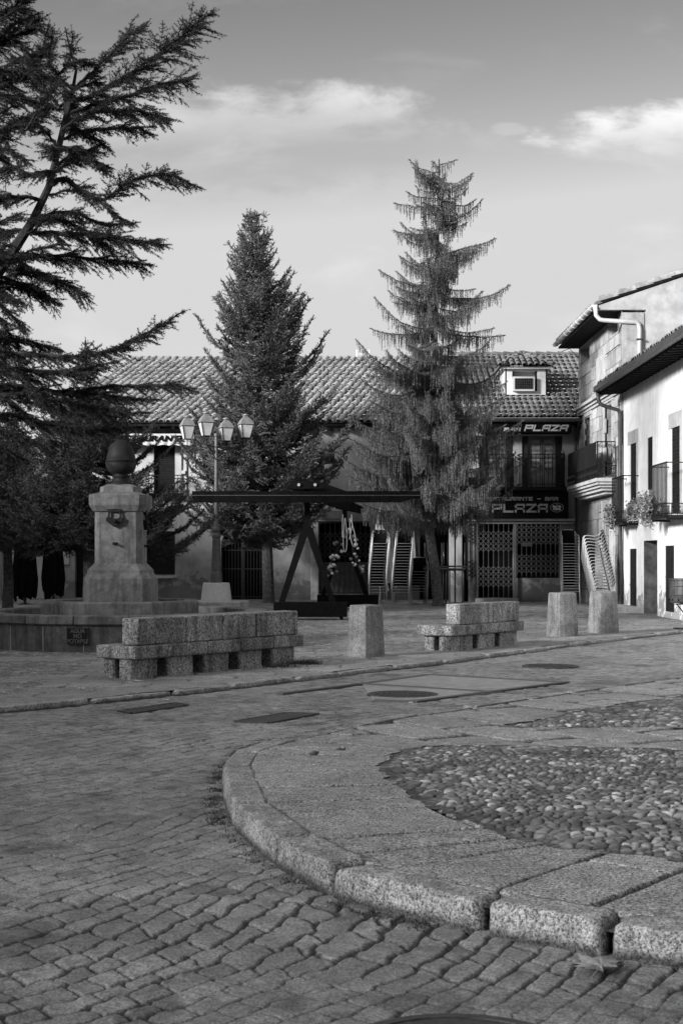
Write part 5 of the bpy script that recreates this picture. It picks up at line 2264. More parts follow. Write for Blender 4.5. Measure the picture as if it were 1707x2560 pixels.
bench(b2N, a1_, 2.4,
      [(U2(1128), U2(1203)), (U2(1203), U2(1262)), (U2(1262), U2(1310))],
      [(U2(1154), U2(1237)), (U2(1237), U2(1303))],
      [(U2(1133), U2(1190)), (U2(1203), U2(1245)), (U2(1256), U2(1300))],
      'shorter granite block bench with a two-stone backrest between the stone bollards', 'granite block benches along the kerb')
# the end of a third bench at the left edge
b3N = gnd(-14, 1664, PLZ)
m3_ = thing('stone_bench', 'end of a granite bench cut off by the left edge of the picture', 'bench', (b3N.x, b3N.y, 0), 'granite block benches along the kerb')
u3 = Vector((math.cos(2.2), math.sin(2.2), 0))
for nm, (a0, a1, zl, zh, dpt) in (('seat', (0.0, 1.6, .285, .445, .62)), ('pier', (.08, .5, 0, .283, .5))):
    m = MB()
    c = b3N + u3 * ((a0 + a1) / 2) - Vector((.33, .2, 0))
    rough_box(m, (c.x, c.y, (zl + zh) / 2), (a1 - a0, dpt, zh - zl), 2.2, .02, .004, 5)
    part(nm, m, M_granite, m3_)

# ================================================================== BOLLARDS
def bollard(px, py, rz, s0, s1, h, label):
    c = gnd(px, py, PLZ)
    k = s0 / 2 * (abs(math.cos(rz)) + abs(math.sin(rz)))
    c = Vector((c.x, c.y + k * .95, 0))
    m = MB()
    ca, sa = math.cos(rz), math.sin(rz)
    vs, fs = [], []
    rings = [(s0 / 2, .0), (s0 / 2, .06), ((s0 * .6 + s1 * .4) / 2, h * .4), ((s0 * .2 + s1 * .8) / 2, h * .8), (s1 / 2, h - .03), (s1 / 2 - .012, h - .006), (s1 / 2 - .04, h)]
    r_ = random.Random(int(px))
    per = 16
    for hs, z in rings:
        b = .028
        for s_ in range(4):
            for q in range(4):
                t_ = -1 + 2 * q / 4.0
                base_ = [(t_ * hs, -hs), (hs, t_ * hs), (-t_ * hs, hs), (-hs, -t_ * hs)][s_]
                x, y = base_
                if q == 0:
                    x, y = x * (1 - b / hs * .6), y * (1 - b / hs * .6)
                x += r_.uniform(-.003, .003)
                y += r_.uniform(-.003, .003)
                vs.append((c.x + x * ca - y * sa, c.y + x * sa + y * ca, z + PLZ - .02 + r_.uniform(-.002, .002)))
    for i in range(len(rings) - 1):
        for k in range(per):
            j = (k + 1) % per
            fs.append((i * per + k, i * per + j, (i + 1) * per + j, (i + 1) * per + k))
    fs.append(tuple(range((len(rings) - 1) * per, len(rings) * per)))
    m._add(vs, fs)
    o = part('stone_bollard', m, M_bollard)
    return tag(o, label, 'bollard', 'tapered granite bollards along the square')


bollard(915, 1644, math.radians(44), .43, .375, .78, 'granite bollard standing alone in front of the black awning frame')
bollard(1411, 1592, math.radians(27), .46, .40, .83, 'granite bollard just right of the short bench, left of a pair')
bollard(1514, 1583.5, math.radians(27), .46, .40, .83, 'granite bollard nearest the white house, in front of the leaning chair stack')

# ================================================================== STREET LAMP
LY = 42.6
LC = Vector((xx(541, LY), LY, 0))
o = MB()
o.lathe((LC.x, LC.y, 0), [(.99, 0), (.99, .19), (.96, .22), (.001, .22)], 40)
tag(part('round_plinth', o, M_dressed), 'low round stone plinth carrying the concrete foot of the street lamp', 'plinth')
lamp = thing('street_lamp', 'tall iron street lamp with four lanterns behind the fountain', 'street lamp', (LC.x, LC.y, .22))
m = MB()
m.lathe((LC.x, LC.y, 0), [(.46, .22), (.455, .28), (.40, .72), (.385, .76), (.001, .76)], 36)
part('concrete_foot', m, M_concrete, lamp, smooth=False)
z_ = lambda py: zz(py, LY)
m = MB()
m.lathe((LC.x, LC.y, 0), [(.175, .75), (.175, 1.05), (.16, 1.07), (.155, 1.10), (.115, z_(1345)), (.14, z_(1342)), (.14, z_(1338)), (.10, z_(1332)), (.125, z_(1327)), (.125, z_(1322)), (.075, z_(1316)), (.07, z_(1310)),
                          (.058, z_(1200)), (.05, z_(1100)), (.05, z_(1092)), (.07, z_(1090)), (.07, z_(1084)), (.03, z_(1083))], 20)
part('post', m, M_lamp, lamp, smooth=False)
arm_ang = [math.radians(a) for a in (-14, 166, 76, 256)]
Rr = .92
lz = z_(1118)
for k, a_ in enumerate(arm_ang):
    d = Vector((math.cos(a_), math.sin(a_), 0))
    m = MB()
    P0 = Vector((LC.x, LC.y, lz))
    m.tube([P0, P0 + d * Rr], .016, 5)
    m.tube([P0 + d * .05 - Vector((0, 0, .38)), P0 + d * .35 - Vector((0, 0, .17)), P0 + d * .72 - Vector((0, 0, .02))], .014, 5)
    scroll(m, P0 + d * .17 - Vector((0, 0, P0.z)), d, P0.z - .16, .085, .013, 1.4)
    scroll(m, P0 + d * .62 - Vector((0, 0, P0.z)), d, P0.z - .07, .045, .010, 1.2)
    m.tube([P0 + d * Rr, P0 + d * Rr + Vector((0, 0, .28))], .018, 6)
    part('arm', m, M_iron, lamp)
    L0 = P0 + d * Rr
    zb = L0.z + .26
    # lantern: glass body wider at the top, metal hipped roof with a cap
    rt = PI / 4 + .35 + a_ * 0
    m = MB()
    m.lathe((L0.x, L0.y, zb), [(.135, 0), (.145, .0), (.265, .39)], 4, rt)
    ln = part('lantern', m, M_lglass, lamp)
    m = MB()
    for q in range(4):
        an = rt + q * PI / 2
        ex = Vector((math.cos(an), math.sin(an), 0))
        C_ = Vector((L0.x, L0.y, zb))
        m.tube([C_ + ex * .147, C_ + ex * .268 + Vector((0, 0, .39))], .013, 4)
        e2 = Vector((math.cos(an + PI / 2), math.sin(an + PI / 2), 0))
        m.tube([C_ + ex * .147, C_ + e2 * .147], .014, 4)
        m.tube([C_ + ex * .268 + Vector((0, 0, .39)), C_ + e2 * .268 + Vector((0, 0, .39))], .014, 4)
    part('frame', m, M_cast, ln)
    m = MB()
    m.lathe((L0.x, L0.y, zb + .395), [(.295, 0), (.28, .02), (.20, .14), (.12, .20), (.09, .23), (.085, .27)], 4, rt)
    m.lathe((L0.x, L0.y, zb + .655), [(.07, 0), (.11, .012), (.11, .03), (.04, .06), (.001, .075)], 12)
    part('lantern_roof', m, M_lroof, ln)

# ================================================================== BLACK DOUBLE AWNING ON A-FRAMES
NA = Vector((xx(768, 33.5), 33.5, 0))
RA = Vector((xx(862, 40.3), 40.3, 0))
aw = thing('freestanding_awning', 'large black freestanding awning on two A-frames with heavy black base boxes', 'awning', (NA.x, NA.y, 0))
dirv = (RA - NA).normalized()


def aframe(C_, s, flip=1):
    Y = C_.y
    zt = 1.5 + (1395 - 1318) / F * 33.5
    m = MB()
    top = Vector((C_.x, Y, 2.20))
    for sg_ in (-1, 1):
        bx0 = C_.x + sg_ * (.60)
        A_ = [Vector((C_.x + sg_ * .0, Y - .05, 2.32)), Vector((C_.x + sg_ * .13, Y - .05, 2.20)), Vector((bx0 + sg_ * .07, Y - .05, .46)), Vector((bx0 - sg_ * .07, Y - .05, .46)),
              Vector((C_.x + sg_ * .0, Y - .05, 2.02))]
        m.ext(A_, (0, .10, 0))
    part('leg', m, M_black, aw)
    m = MB()
    m.fbox((C_.x - .065, Y - .06, 2.15), (.13, 0, 0), (0, .12, 0), (0, 0, 1.12))
    part('post', m, M_black, aw)
    m = MB()
    m.box((C_.x + .08, Y, .29), (1.72, .62, .34), bev=.012)
    part('base_box', m, M_black, aw)
    for sx_ in (-.7, .86 - .06):
        for sy_ in (-.24, .24):
            m = MB()
            m.tube([(C_.x + sx_ - .02, Y + sy_, .055), (C_.x + sx_ + .03, Y + sy_, .055)], .055, 12)
            m.box((C_.x + sx_, Y + sy_, .105), (.09, .05, .05))
            part('castor', m, M_black, aw)


aframe(NA, 1)
aframe(RA, -1)
# ridge hood joining the frames
m = MB()
for w0, z0, z1 in ((.62, 3.12, 3.30),):
    A, B = NA - dirv * .25, RA + dirv * .2
    e = Vector((1, 0, 0))
    pr = [(-.42, z0), (.42, z0), (.42, z0 + .06), (.30, z1), (-.30, z1), (-.42, z0 + .06)]
    m.ext([Vector((A.x + p[0], A.y, p[1])) for p in pr], B - A)
part('hood', m, M_black, aw)
m = MB()
for k in (-1, 1):
    c = Vector((NA.x + k * .19, NA.y - .262, 3.21))
    m.tube([c, c - Vector((0, .03, 0))], .036, 10)
part('bolt', m, M_alu, aw)
# front cassette with rolled cloth
CYf = 33.0
m = MB()
x0, x1 = xx(482, CYf), xx(1050, CYf)
zc0, zc1 = zz(1257, CYf), zz(1228.5, CYf)
m.fbox((x0, CYf - .16, zc0 + .10), (x1 - x0, 0, 0), (0, .22, 0), (0, 0, zc1 - zc0 - .10))
m.tube([(x0, CYf - .05, zc1 - .07), (x1, CYf - .05, zc1 - .07)], .075, 10)
m.ext([(x0 + .03, CYf - .17, zc0), (x1 - .45, CYf - .17, zc0), (x1 - .1, CYf - .17, zc0 + .11), (x0 + .03, CYf - .17, zc0 + .11)], (0, .03, 0))
part('cassette', m, M_blackcloth, aw)
m = MB()
m.fbox((x0, CYf - .19, (zc0 + zc1) / 2 + .02), (x1 - x0, 0, 0), (0, .02, 0), (0, 0, .022))
part('front_rail', m, M_cast, aw)
# rear cassette running back along the frame with its lettered valance
m = MB()
A = Vector((NA.x + .42, 34.2, 0))
B = Vector((RA.x + .35, 40.0, 0))
m.ext([A + Vector((0, 0, 2.78)), A + Vector((.10, 0, 2.74)), A + Vector((.10, 0, 2.95)), A + Vector((0, 0, 3.0))], B - A)
part('cassette', m, M_blackcloth, aw)
for P_ in (NA + Vector((0, .8, 0)), RA - Vector((0, .9, 0))):
    m = MB()
    m.tube([P_ + Vector((0, 0, 3.12)), P_ + Vector((.25, 0, 3.0)), P_ + Vector((.5, 0, 2.88))], .035, 6)
    m.tube([P_ + Vector((0, 0, 3.12)), P_ + Vector((-.25, 0, 3.05)), P_ + Vector((-.5, 0, 3.0))], .035, 6)
    part('folding_arm', m, M_black, aw)
v0, v1 = at(838, 1260, 36.5), at(887, 1268, 38.2)
m = MB()
pd = (v1 - v0)
pd.z = 0
m.ext([v0 + Vector((0, 0, -.12)), v1 + Vector((0, 0, -.14)), v1 + Vector((0, 0, .04)), v0 + Vector((0, 0, .06))], (.0, .03, 0))
part('valance', m, M_blackcloth, aw)
angp = math.atan2(pd.y, pd.x)
mid = (v0 + v1) / 2
M4 = Matrix.Translation((mid.x - .012, mid.y - .012, (v0.z + v1.z) / 2 - .04)) @ Matrix.Rotation(angp, 4, 'Z') @ FRONT
font_part('valance_lettering', 'RESTAURANTE-BAR PLAZA', .15, M_greyletter, aw, M4, .002, .003, 0, .82)

# ropes
m = MB()
c = at(866, 1295, 39.6)
for dx_, ww, hh in ((-.04, .07, .95), (.10, .09, .80)):
    pts = []
    for k in range(21):
        t_ = k / 20
        a_ = t_ * 2 * PI
        x = math.sin(a_) * ww * (0.3 + .7 * (1 - math.cos(a_)) / 2)
        z = -hh * (1 - math.cos(a_)) / 2
        pts.append(c + Vector((dx_ + x + (.12 * (1 - math.cos(a_)) / 2 if dx_ > 0 else 0), 0, z)))
    m.tube(pts, .011, 5, cap=False)
m.tube([c + Vector((-.1, 0, .1)), c + Vector((-.12, 0, -.25)), c + Vector((-.11, 0, -.55))], .011, 5)
m.tube([c + Vector((.14, 0, .1)), c + Vector((.16, 0, -.2)), c + Vector((.08, 0, -.6))], .011, 5)
tag(part('hanging_rope', m, M_rope), 'pale looped rope hanging from the rear A-frame of the black awning', 'rope')

# garland of baubles on the rear A-frame
g = thing('bauble_garland', 'garland of light and dark baubles draped down both legs of the rear A-frame', 'garland', (RA.x, RA.y - .15, 1.6))
m = MB()
pl = [at(x, y, 40.0) for x, y in ((862, 1322), (850, 1350), (842, 1380), (832, 1395), (828, 1412), (830, 1425), (822, 1438))]
pr_ = [at(x, y, 40.0) for x, y in ((870, 1322), (880, 1350), (884, 1385), (892, 1410), (898, 1420), (902, 1438))]
m.tube(pl, .045, 6)
m.tube(pr_, .045, 6)
part('greenery', m, M_shutter, g)
rg = random.Random(11)
spots = []
for ln_ in (pl, pr_):
    for i in range(len(ln_) - 1):
        for q in range(4):
            p = ln_[i].lerp(ln_[i + 1], rg.random()) + Vector((rg.uniform(-.14, .14), rg.uniform(-.08, 0), rg.uniform(-.06, .06)))
            spots.append(p)
m = MB()
m.ball((0, 0, 0), .05, 12, 8)
proto = add_mesh('bauble', m.v, m.f, M_ball, None, m.t, True)
m = MB()
m.ball((0, 0, 0), .05, 12, 8)
proto2 = add_mesh('bauble', m.v, m.f, M_balld, None, m.t, True)
for i, p in enumerate(spots):
    src = proto if rg.random() < .5 else proto2
    if i in (0, 1):
        o = (proto, proto2)[i]
    else:
        o = src.copy()
        COL.objects.link(o)
    o.parent = g
    o.location = p - Vector(g.location)
    k = rg.uniform(.7, 1.35)
    o.scale = (k, k, k)

# ================================================================== CHAIRS
def make_chair(front_label):
    t = thing('cafe_chair', front_label, 'chair', (0, 0, 0), 'stacked café chairs')
    m = MB()
    r = .0105
    for s_ in (-1, 1):
        pass
    pts = [(-.27, -.27, 0), (-.265, -.24, .40), (-.26, -.225, .62), (-.26, -.19, .675), (-.265, -.1, .68), (-.27, .08, .655), (-.262, .20, .70), (-.20, .31, .82), (-.08, .345, .86),
           (.08, .345, .86), (.20, .31, .82), (.262, .20, .70), (.27, .08, .655), (.265, -.1, .68), (.26, -.19, .675), (.26, -.225, .62), (.265, -.24, .40), (.27, -.27, 0)]
    m.tube(pts, r, 6)
    part('frame', m, M_alu, t, smooth=True)
    for s_ in (-1, 1):
        m = MB()
        m.tube([(s_ * .235, .30, 0), (s_ * .225, .23, .42), (s_ * .20, .28, .80)], r, 6)
        part('leg', m, M_alu, t, smooth=True)
    m = MB()
    m.tube([(-.24, -.235, .405), (.24, -.235, .405)], .007, 5)
    part('front_rung', m, M_alu, t)
    m = MB()
    m.fbox((-.235, -.225, .415), (.47, 0, 0), (0, .45, -.02), (0, 0, .018))
    part('seat', m, M_wicker, t)
    m = MB()
    n = 9
    for k in range(n):
        a0, a1 = -1 + 2 * k / n, -1 + 2 * (k + 1) / n
        y = lambda a: .33 - .05 * a * a
        m._add([(a0 * .2, y(a0) - .07, .56), (a1 * .2, y(a1) - .07, .56), (a1 * .2, y(a1), .84), (a0 * .2, y(a0), .84),
                (a0 * .2, y(a0) - .055, .56), (a1 * .2, y(a1) - .055, .56), (a1 * .2, y(a1) + .015, .84), (a0 * .2, y(a0) + .015, .84)],
               [(0, 1, 2, 3), (4, 5, 6, 7), (2, 3, 7, 6), (0, 1, 5, 4)])
    part('backrest', m, M_wicker, t)
    return t


ORD = ['lowest', 'second', 'third', 'fourth', 'fifth', 'sixth', 'seventh', 'eighth', 'ninth', 'tenth', 'eleventh', 'twelfth', 'thirteenth',
       'fourteenth', 'fifteenth', 'sixteenth', 'seventeenth', 'eighteenth']
chair = make_chair('x')
used = [False]


def stack(px, Y, n, rz, dz, fwd, lean, where, jit=.006):
    c0 = Vector((xx(px, Y), Y, PLZ))
    rr = random.Random(int(px))
    f = Vector((math.sin(rz), -math.cos(rz), 0))
    sd_ = Vector((math.cos(rz), math.sin(rz), 0))
    for k in range(n):
        loc = c0 + f * fwd * k + sd_ * (lean(k) + rr.uniform(-jit, jit)) + Vector((0, 0, dz * k))
        pos = ORD[k] + ' from the bottom of' if 0 < k < n - 1 else ('lowest chair of' if k == 0 else 'topmost chair of')
        lab = ('black aluminium café chair, ' + pos + ' the ' + where)
        if not used[0]:
            used[0] = True
            chair.location = loc
            chair.rotation_euler = (0, 0, rz)
            chair['label'] = lab
        else:
            dup(chair, loc, rz + rr.uniform(-.01, .01), lab)


DZ = .0875
stack(943, 43.8, 18, .04, DZ, -.004, lambda k: .030 * math.sin(k / 17 * PI) * -1.2 + .006 * k, 'stack nearest the awning')
stack(1003, 43.8, 18, -.05, DZ, -.004, lambda k: .0085 * max(0, k - 4) - .02, 'stack left of the spruce trunk')
stack(1045, 44.8, 8, -.04, DZ, -.004, lambda k: .006 * k, 'low stack behind the spruce trunk')
stack(1424, 44.6, 18, .0, DZ, -.004, lambda k: -.01 * math.sin(k / 8.), 'stack right of the grille')
stack(1507, 39.8, 17, math.radians(-97), DZ, .020, lambda k: 0.0, 'leaning side-on stack')

# ================================================================== TABLES
def make_table():
    t = thing('cafe_table', 'x', 'table', (0, 0, 0), 'stacked café tables')
    m = MB()
    m.box((0, 0, .725), (.68, .68, .022), bev=.008)
    part('table_top', m, M_dullalu, t)
    m = MB()
    m.box((0, 0, .70), (.60, .60, .03))
    part('apron', m, M_cast, t)
    for sx_ in (-1, 1):
        m = MB()
        m.tube([(sx_ * .27, -.29, 0), (sx_ * .27, -.28, .62), (sx_ * .26, -.25, .69), (sx_ * .26, .25, .69), (sx_ * .27, .28, .62), (sx_ * .27, .29, 0)], .017, 7)
        part('leg_frame', m, M_dullalu, t, smooth=True)
    return t


tb = make_table()
TY = 44.9
tb.scale = (1, 1, 1.53)
tb.location = (xx(1083, TY), TY, PLZ)
tb.rotation_euler = (0, 0, .05)
tb['label'] = 'upright café table with metal legs just behind the spruce trunk'
dup(tb, (xx(1136, TY), TY + .1, PLZ), -.04, 'upright café table right of the spruce trunk, next to the pale pillar')
dup(tb, (xx(1110, TY + .7), TY + .75, PLZ), .2, 'upright café table at the back of the group, between two others')
o1 = dup(tb, (xx(1085, TY), TY, PLZ + 1.93), (PI, 0, .04), 'café table turned upside down on the table behind the spruce trunk')
o2 = dup(tb, (xx(1140, TY), TY + .08, PLZ + 1.93), (PI, 0, -.08), 'café table turned upside down on the right-hand table by the pillar')

o1.scale = (1, 1, 1.05)
o2.scale = (1, 1, 1.05)

# ================================================================== CLOSED PARASOLS
def parasol(px, Y, h, zb, rmax, mat, label, cat_group, strap=True, seed=1, pole=True):
    x = xx(px, Y)
    t = thing('closed_parasol', label, 'parasol', (x, Y, 0), cat_group)
    m = MB()
    m.tube([(x, Y, 0), (x, Y, h + .06)], .022, 8)
    m.lathe((x, Y, 0), [(.28, 0), (.28, .05), (.05, .09), (.05, .3)], 16)
    part('pole', m, M_dullalu if mat is not M_blackcloth else M_cast, t)
    rr = random.Random(seed)
    n = 32
    rings = []
    N = 12
    for i in range(N + 1):
        t_ = i / N
        z = h - (h - zb) * t_
        r = rmax * (.18 + .82 * t_ ** .8)
        if .34 < t_ < .46 and strap:
            r *= .62
        if t_ > .85:
            r *= 1 - (t_ - .85) * 1.5
        rings.append((z, r))
    vs, fs = [], []
    ph = rr.uniform(0, 6)
    for i, (z, r) in enumerate(rings):
        for k in range(n):
            a_ = 2 * PI * k / n
            f_ = 1 + .22 * math.sin(8 * a_ + ph + i * .15) * min(1, i / 3)
            zz_ = z - (.14 * (math.sin(4 * a_ + ph) > 0) * (i == N)) + (.08 * math.sin(3 * a_ + ph) * (i == N))
            vs.append((x + r * f_ * math.cos(a_), Y + r * f_ * math.sin(a_), zz_))
    for i in range(N):
        for k in range(n):
            j = (k + 1) % n
            fs.append((i * n + k, i * n + j, (i + 1) * n + j, (i + 1) * n + k))
    fs.append(tuple(range(n)))
    m = MB()
    m._add(vs, fs)
    part('canopy', m, mat, t)
    if strap:
        m = MB()
        zs = h - (h - zb) * .40
        m.lathe((x, Y, zs), [(rmax * .46, 0), (rmax * .46, .035)], 20)
        part('strap', m, M_greycloth, t)
    return t


g_ = 'closed black parasols by the left house'
parasol(63, 44.5, 3.3, .35, .40, M_blackcloth, 'closed black parasol at far left, the left one of two', g_, True, 2)
parasol(134, 44.7, 3.3, .38, .36, M_blackcloth, 'closed black parasol between its twin and the fountain pillar', g_, True, 5)
g_ = 'closed pale parasols behind the chair stacks'
parasol(950, 45.8, 3.05, .9, .26, M_cream, 'closed cream parasol rising behind the chair stack nearest the awning', g_, False, 3)
parasol(1027, 45.6, 3.1, .98, .25, M_greycloth, 'closed grey parasol rising behind the second chair stack', g_, False, 7)
parasol(985, 46.9, 2.9, .6, .28, M_greycloth, 'closed grey parasol farther back between the two tall chair stacks', g_, False, 9)
# cream side curtain at the far left
m = MB()
Yc = 46
n = 46
vs, fs = [], []
for zi, z in enumerate((.12, .9, 1.7, 2.25)):
    for k in range(n + 1):
        vs.append((xx(-30, Yc) + (xx(38 - zi * 3, Yc) - xx(-30, Yc)) * k / n, Yc + .07 * math.sin(k * .9) * (1 - zi * .12), z))
for zi in range(3):
    for k in range(n):
        a_ = zi * (n + 1) + k
        fs.append((a_, a_ + 1, a_ + n + 2, a_ + n + 1))
m._add(vs, fs)
cur = thing('terrace_curtain', 'pale pleated terrace curtain hanging at the left edge beside the black parasols', 'curtain', (xx(5, Yc), Yc, 0))
part('cloth', m, M_cream, cur)
m = MB()
m.tube([(xx(-30, Yc), Yc, 2.27), (xx(45, Yc), Yc, 2.27)], .02, 6)
for px in (3, 28):
    m.tube([(xx(px, Yc), Yc - .1, 0), (xx(px, Yc), Yc - .1, 2.27)], .022, 6)
part('frame', m, M_alu, cur)

# ================================================================== FLOWER BOXES
def flower_box(c, L, r_, label, seed, along=(0, 1, 0), n=900):
    rng = np.random.default_rng(seed)
    t = thing('flower_box', label, 'flower box', c, 'geranium boxes on the white house balconies')
    al = Vector(along)
    m = MB()
    m.fbox(Vector(c) - al * L / 2 + Vector((-.09, 0, -.10)), al * L, Vector((.18, 0, 0)), Vector((0, 0, .17)))
    part('box', m, M_iron, t)
    # leaf clumps hanging over the box
    P_ = np.stack([rng.normal(-.06, r_ * .34, n), rng.uniform(-L / 2 - .08, L / 2 + .08, n), rng.normal(.02, r_ * .42, n)], -1)
    P_[:, 2] += .12 * np.sin(P_[:, 1] * 9)
    P_ += np.array(c)
    s = rng.uniform(.014, .032, n)
    a = rng.normal(size=(n, 3))
    a /= np.linalg.norm(a, axis=1)[:, None]
    b = np.cross(a, rng.normal(size=(n, 3)))
    b /= np.linalg.norm(b, axis=1)[:, None]
    c_ = np.cross(a, b)
    vs = []
    for q in range(6):
        an = q * PI / 3
        vs.append(P_ + (a * math.cos(an) + b * math.sin(an)) * s[:, None] + c_ * (s * .25 * (q % 2))[:, None])
    V_ = np.stack(vs, 1).reshape(-1, 3)
    idx = np.arange(n * 6).reshape(n, 6)
    F_ = np.concatenate([idx[:, [0, 1, 2, 3]], idx[:, [0, 3, 4, 5]]])
    add_mesh('geranium', V_, F_, M_flower, t, np.repeat(rng.uniform(.6, 1.4, n), 6))


flower_box(at(1533, 1293, 39.2), .45, .28, 'leafy geranium box hanging on the farther small balcony', 3, n=1300)
flower_box(at(1588, 1277, 36.2), .9, .17, 'small trailing pale geranium box left of the big one', 4, n=1000)
flower_box(at(1622, 1274, 34.45), .75, .30, 'big bushy geranium box hanging on the nearer balcony', 5, n=2400)

# ================================================================== DRUM BRAZIER
DY = 29.0
dc = Vector((xx(1712, DY), DY, 0))
dr = thing('drum_brazier', 'dark metal drum brazier on a bracketed stand cut by the right edge', 'brazier', (dc.x, dc.y, 0))
z0, z1 = zz(1510, DY), zz(1446, DY)
m = MB()
rd = xx(1712, DY) - xx(1672, DY)
h_ = z1 - z0
m.lathe((dc.x, dc.y, z0), [(.02, -.0), (rd * .86, .02), (rd * .95, .06), (rd, h_ * .3), (rd * 1.0, h_ * .32), (rd * 1.03, h_ * .34), (rd * 1.0, h_ * .36), (rd, h_ * .68), (rd * 1.03, h_ * .70), (rd, h_ * .72),
                           (rd, h_ * .9), (rd * 1.04, h_ * .93), (rd * 1.04, h_), (rd * .98, h_), (rd * .96, h_ - .05), (.001, h_ - .05)], 28)
part('drum', m, M_drum, dr)
m = MB()
for k in range(14):
    a_ = 2 * PI * k / 14
    m.box((dc.x + rd * 1.0 * math.cos(a_), dc.y + rd * 1.0 * math.sin(a_), z0 + h_ * .17), (.018, .018, .035), rz=a_)
part('vent_hole', m, M_interior, dr)
m = MB()
m.fbox((dc.x - .03, dc.y - .03, .04), (.06, 0, 0), (0, .06, 0), (0, 0, z0))
m.tube([(dc.x - .18, dc.y, z0 + .0), (dc.x, dc.y, z0 - .22)], .014, 5)
m.tube([(dc.x + .18, dc.y, z0 + .0), (dc.x, dc.y, z0 - .22)], .014, 5)
m.fbox((dc.x - .2, dc.y - .02, z0 - .015), (.4, 0, 0), (0, .04, 0), (0, 0, .02))
m.box((dc.x, dc.y, .06), (.4, .4, .03))
part('stand', m, M_iron, dr)

# ================================================================== DRY LEAF, LITTER, WEEDS
def dry_leaf(c, size, rz, label, seed, mat=M_leaf, cat='leaf', group='fallen leaves'):
    rr = random.Random(seed)
    m = MB()
    # five-lobed outline, curled
    lob = [(-90, .12), (-60, .55), (-38, .42), (-20, .85), (-5, .5), (12, .80), (30, .45), (52, .9), (70, .62), (90, 1.05), (110, .62), (128, .9), (150, .45), (168, .80), (185, .5), (200, .85), (218, .42), (240, .55)]
    ctr = [0, 0, 0]
    vs = [(c.x, c.y, c.z + .012 * size * 8)]
    for a_, r_ in lob:
        an = math.radians(a_)
        r_ *= rr.uniform(.85, 1.15)
        x, y = r_ * math.cos(an), r_ * math.sin(an)
        z = .10 * abs(math.sin(an * 1.5 + seed)) + .25 * max(0, r_ - .6) * rr.uniform(-.4, 1)
        X = x * math.cos(rz) - y * math.sin(rz)
        Yv = x * math.sin(rz) + y * math.cos(rz)
        vs.append((c.x + X * size, c.y + Yv * size, c.z + max(.0, z) * size + .004))
    n = len(lob)
    mid_ = []
    for i in range(n):
        p = vs[1 + i]
        mid_.append(((p[0] + vs[0][0]) / 2, (p[1] + vs[0][1]) / 2, (p[2] + vs[0][2]) / 2 + rr.uniform(-.02, .035) * size * 2))
    k0 = len(vs)
    vs += mid_
    fs = []
    for i in range(n):
        j = (i + 1) % n
        fs.append((0, k0 + i, k0 + j))
        fs.append((k0 + i, 1 + i, 1 + j, k0 + j))
    m._add(vs, fs)
    m.tube([vs[0], (c.x - .3 * size, c.y - .9 * size, c.z + .02), (c.x - .5 * size, c.y - 1.3 * size, c.z + .015)], .0025, 4)
    o = part('fallen_leaf', m, mat)
    return tag(o, label, cat, group)


lp = gnd(1500, 2430)
dry_leaf(Vector((lp.x, lp.y, .012)), .125, .5, 'large curled dry plane leaf lying in the gutter by the near kerb', 3)
for i, (px, py, s_, lab) in enumerate(((205, 1722, .06, 'tiny pale scrap left of the long bench near the fountain'),
                                       (157, 1718, .08, 'small dark dead leaf on the pavement in front of the fountain'),
                                       (348, 1703, .07, 'pale leaf beside the foot of the long bench'),
                                       (415, 1740, .05, 'little white scrap lying on the far kerb'))):
    c = gnd(px, py, PLZ)
    dry_leaf(Vector((c.x, c.y, PLZ if i < 3 else .01)), s_, i * 1.3, lab, 20 + i, (M_valance if i in (0, 2, 3) else M_leaf))


def weeds(name, spots_, n, h, seed, label, mat=M_grass):
    rng = np.random.default_rng(seed)
    P_ = []
    for (x, y, z, sp, k) in spots_:
        c = int(n * k)
        P_.append(np.stack([rng.normal(x, sp, c), rng.normal(y, sp, c), np.full(c, z)], -1))
    P_ = np.concatenate(P_)
    N = len(P_)
    d = rng.normal(size=(N, 3)) * .6
    d[:, 2] = 1
    d /= np.linalg.norm(d, axis=1)[:, None]
    s = np.cross(d, rng.normal(size=(N, 3)))
    s /= np.linalg.norm(s, axis=1)[:, None]
    hh = h * rng.uniform(.35, 1.2, N)[:, None]
    V_ = np.stack([P_ - s * .004, P_ + s * .004, P_ + d * hh], 1).reshape(-1, 3)
    F_ = np.arange(N * 3).reshape(N, 3)
    o = add_mesh(name, V_, F_, mat, None, np.repeat(rng.uniform(.5, 1.3, N), 3))
    return tag(o, label, 'weeds', None, 'stuff')


sp_ = []
rr = random.Random(5)
for px, py, z, s_, k in ((820, 2120, .12, .05, 1.0), (770, 2090, .12, .04, .6), (838, 2140, .12, .04, .6), (628, 1930, .1, .03, .4), (880, 2150, .12, .05, .5), (1000, 1980, .10, .06, .6), (975, 1893, .08, .08, .5), (1440, 2090, .1, .06, .3)):
    c = gnd(px, py, z)
    sp_.append((c.x, c.y, z - .012, s_, k))
for k in range(150):            # moss in the gutter along the kerb foot
    i = int(rr.uniform(30, len(KL) * .52))
    p = KL[i] - KN[i] * rr.uniform(.0, .06)
    sp_.append((p[0], p[1], -.012, .03, .16))
weeds('kerb_weeds', sp_, 260, .022, 3, 'low moss and weeds along the foot of the near kerb')
c = gnd(752, 1660, PLZ)
c2 = gnd(700, 1668, PLZ)
weeds('bench_weeds', [(c.x, c.y, PLZ - .01, .10, 1.0), (c2.x, c2.y, PLZ - .01, .15, .7), (c.x + .15, c.y + .05, PLZ - .01, .08, .5)], 500, .09, 4,
      'tuft of weeds at the right foot of the long bench')
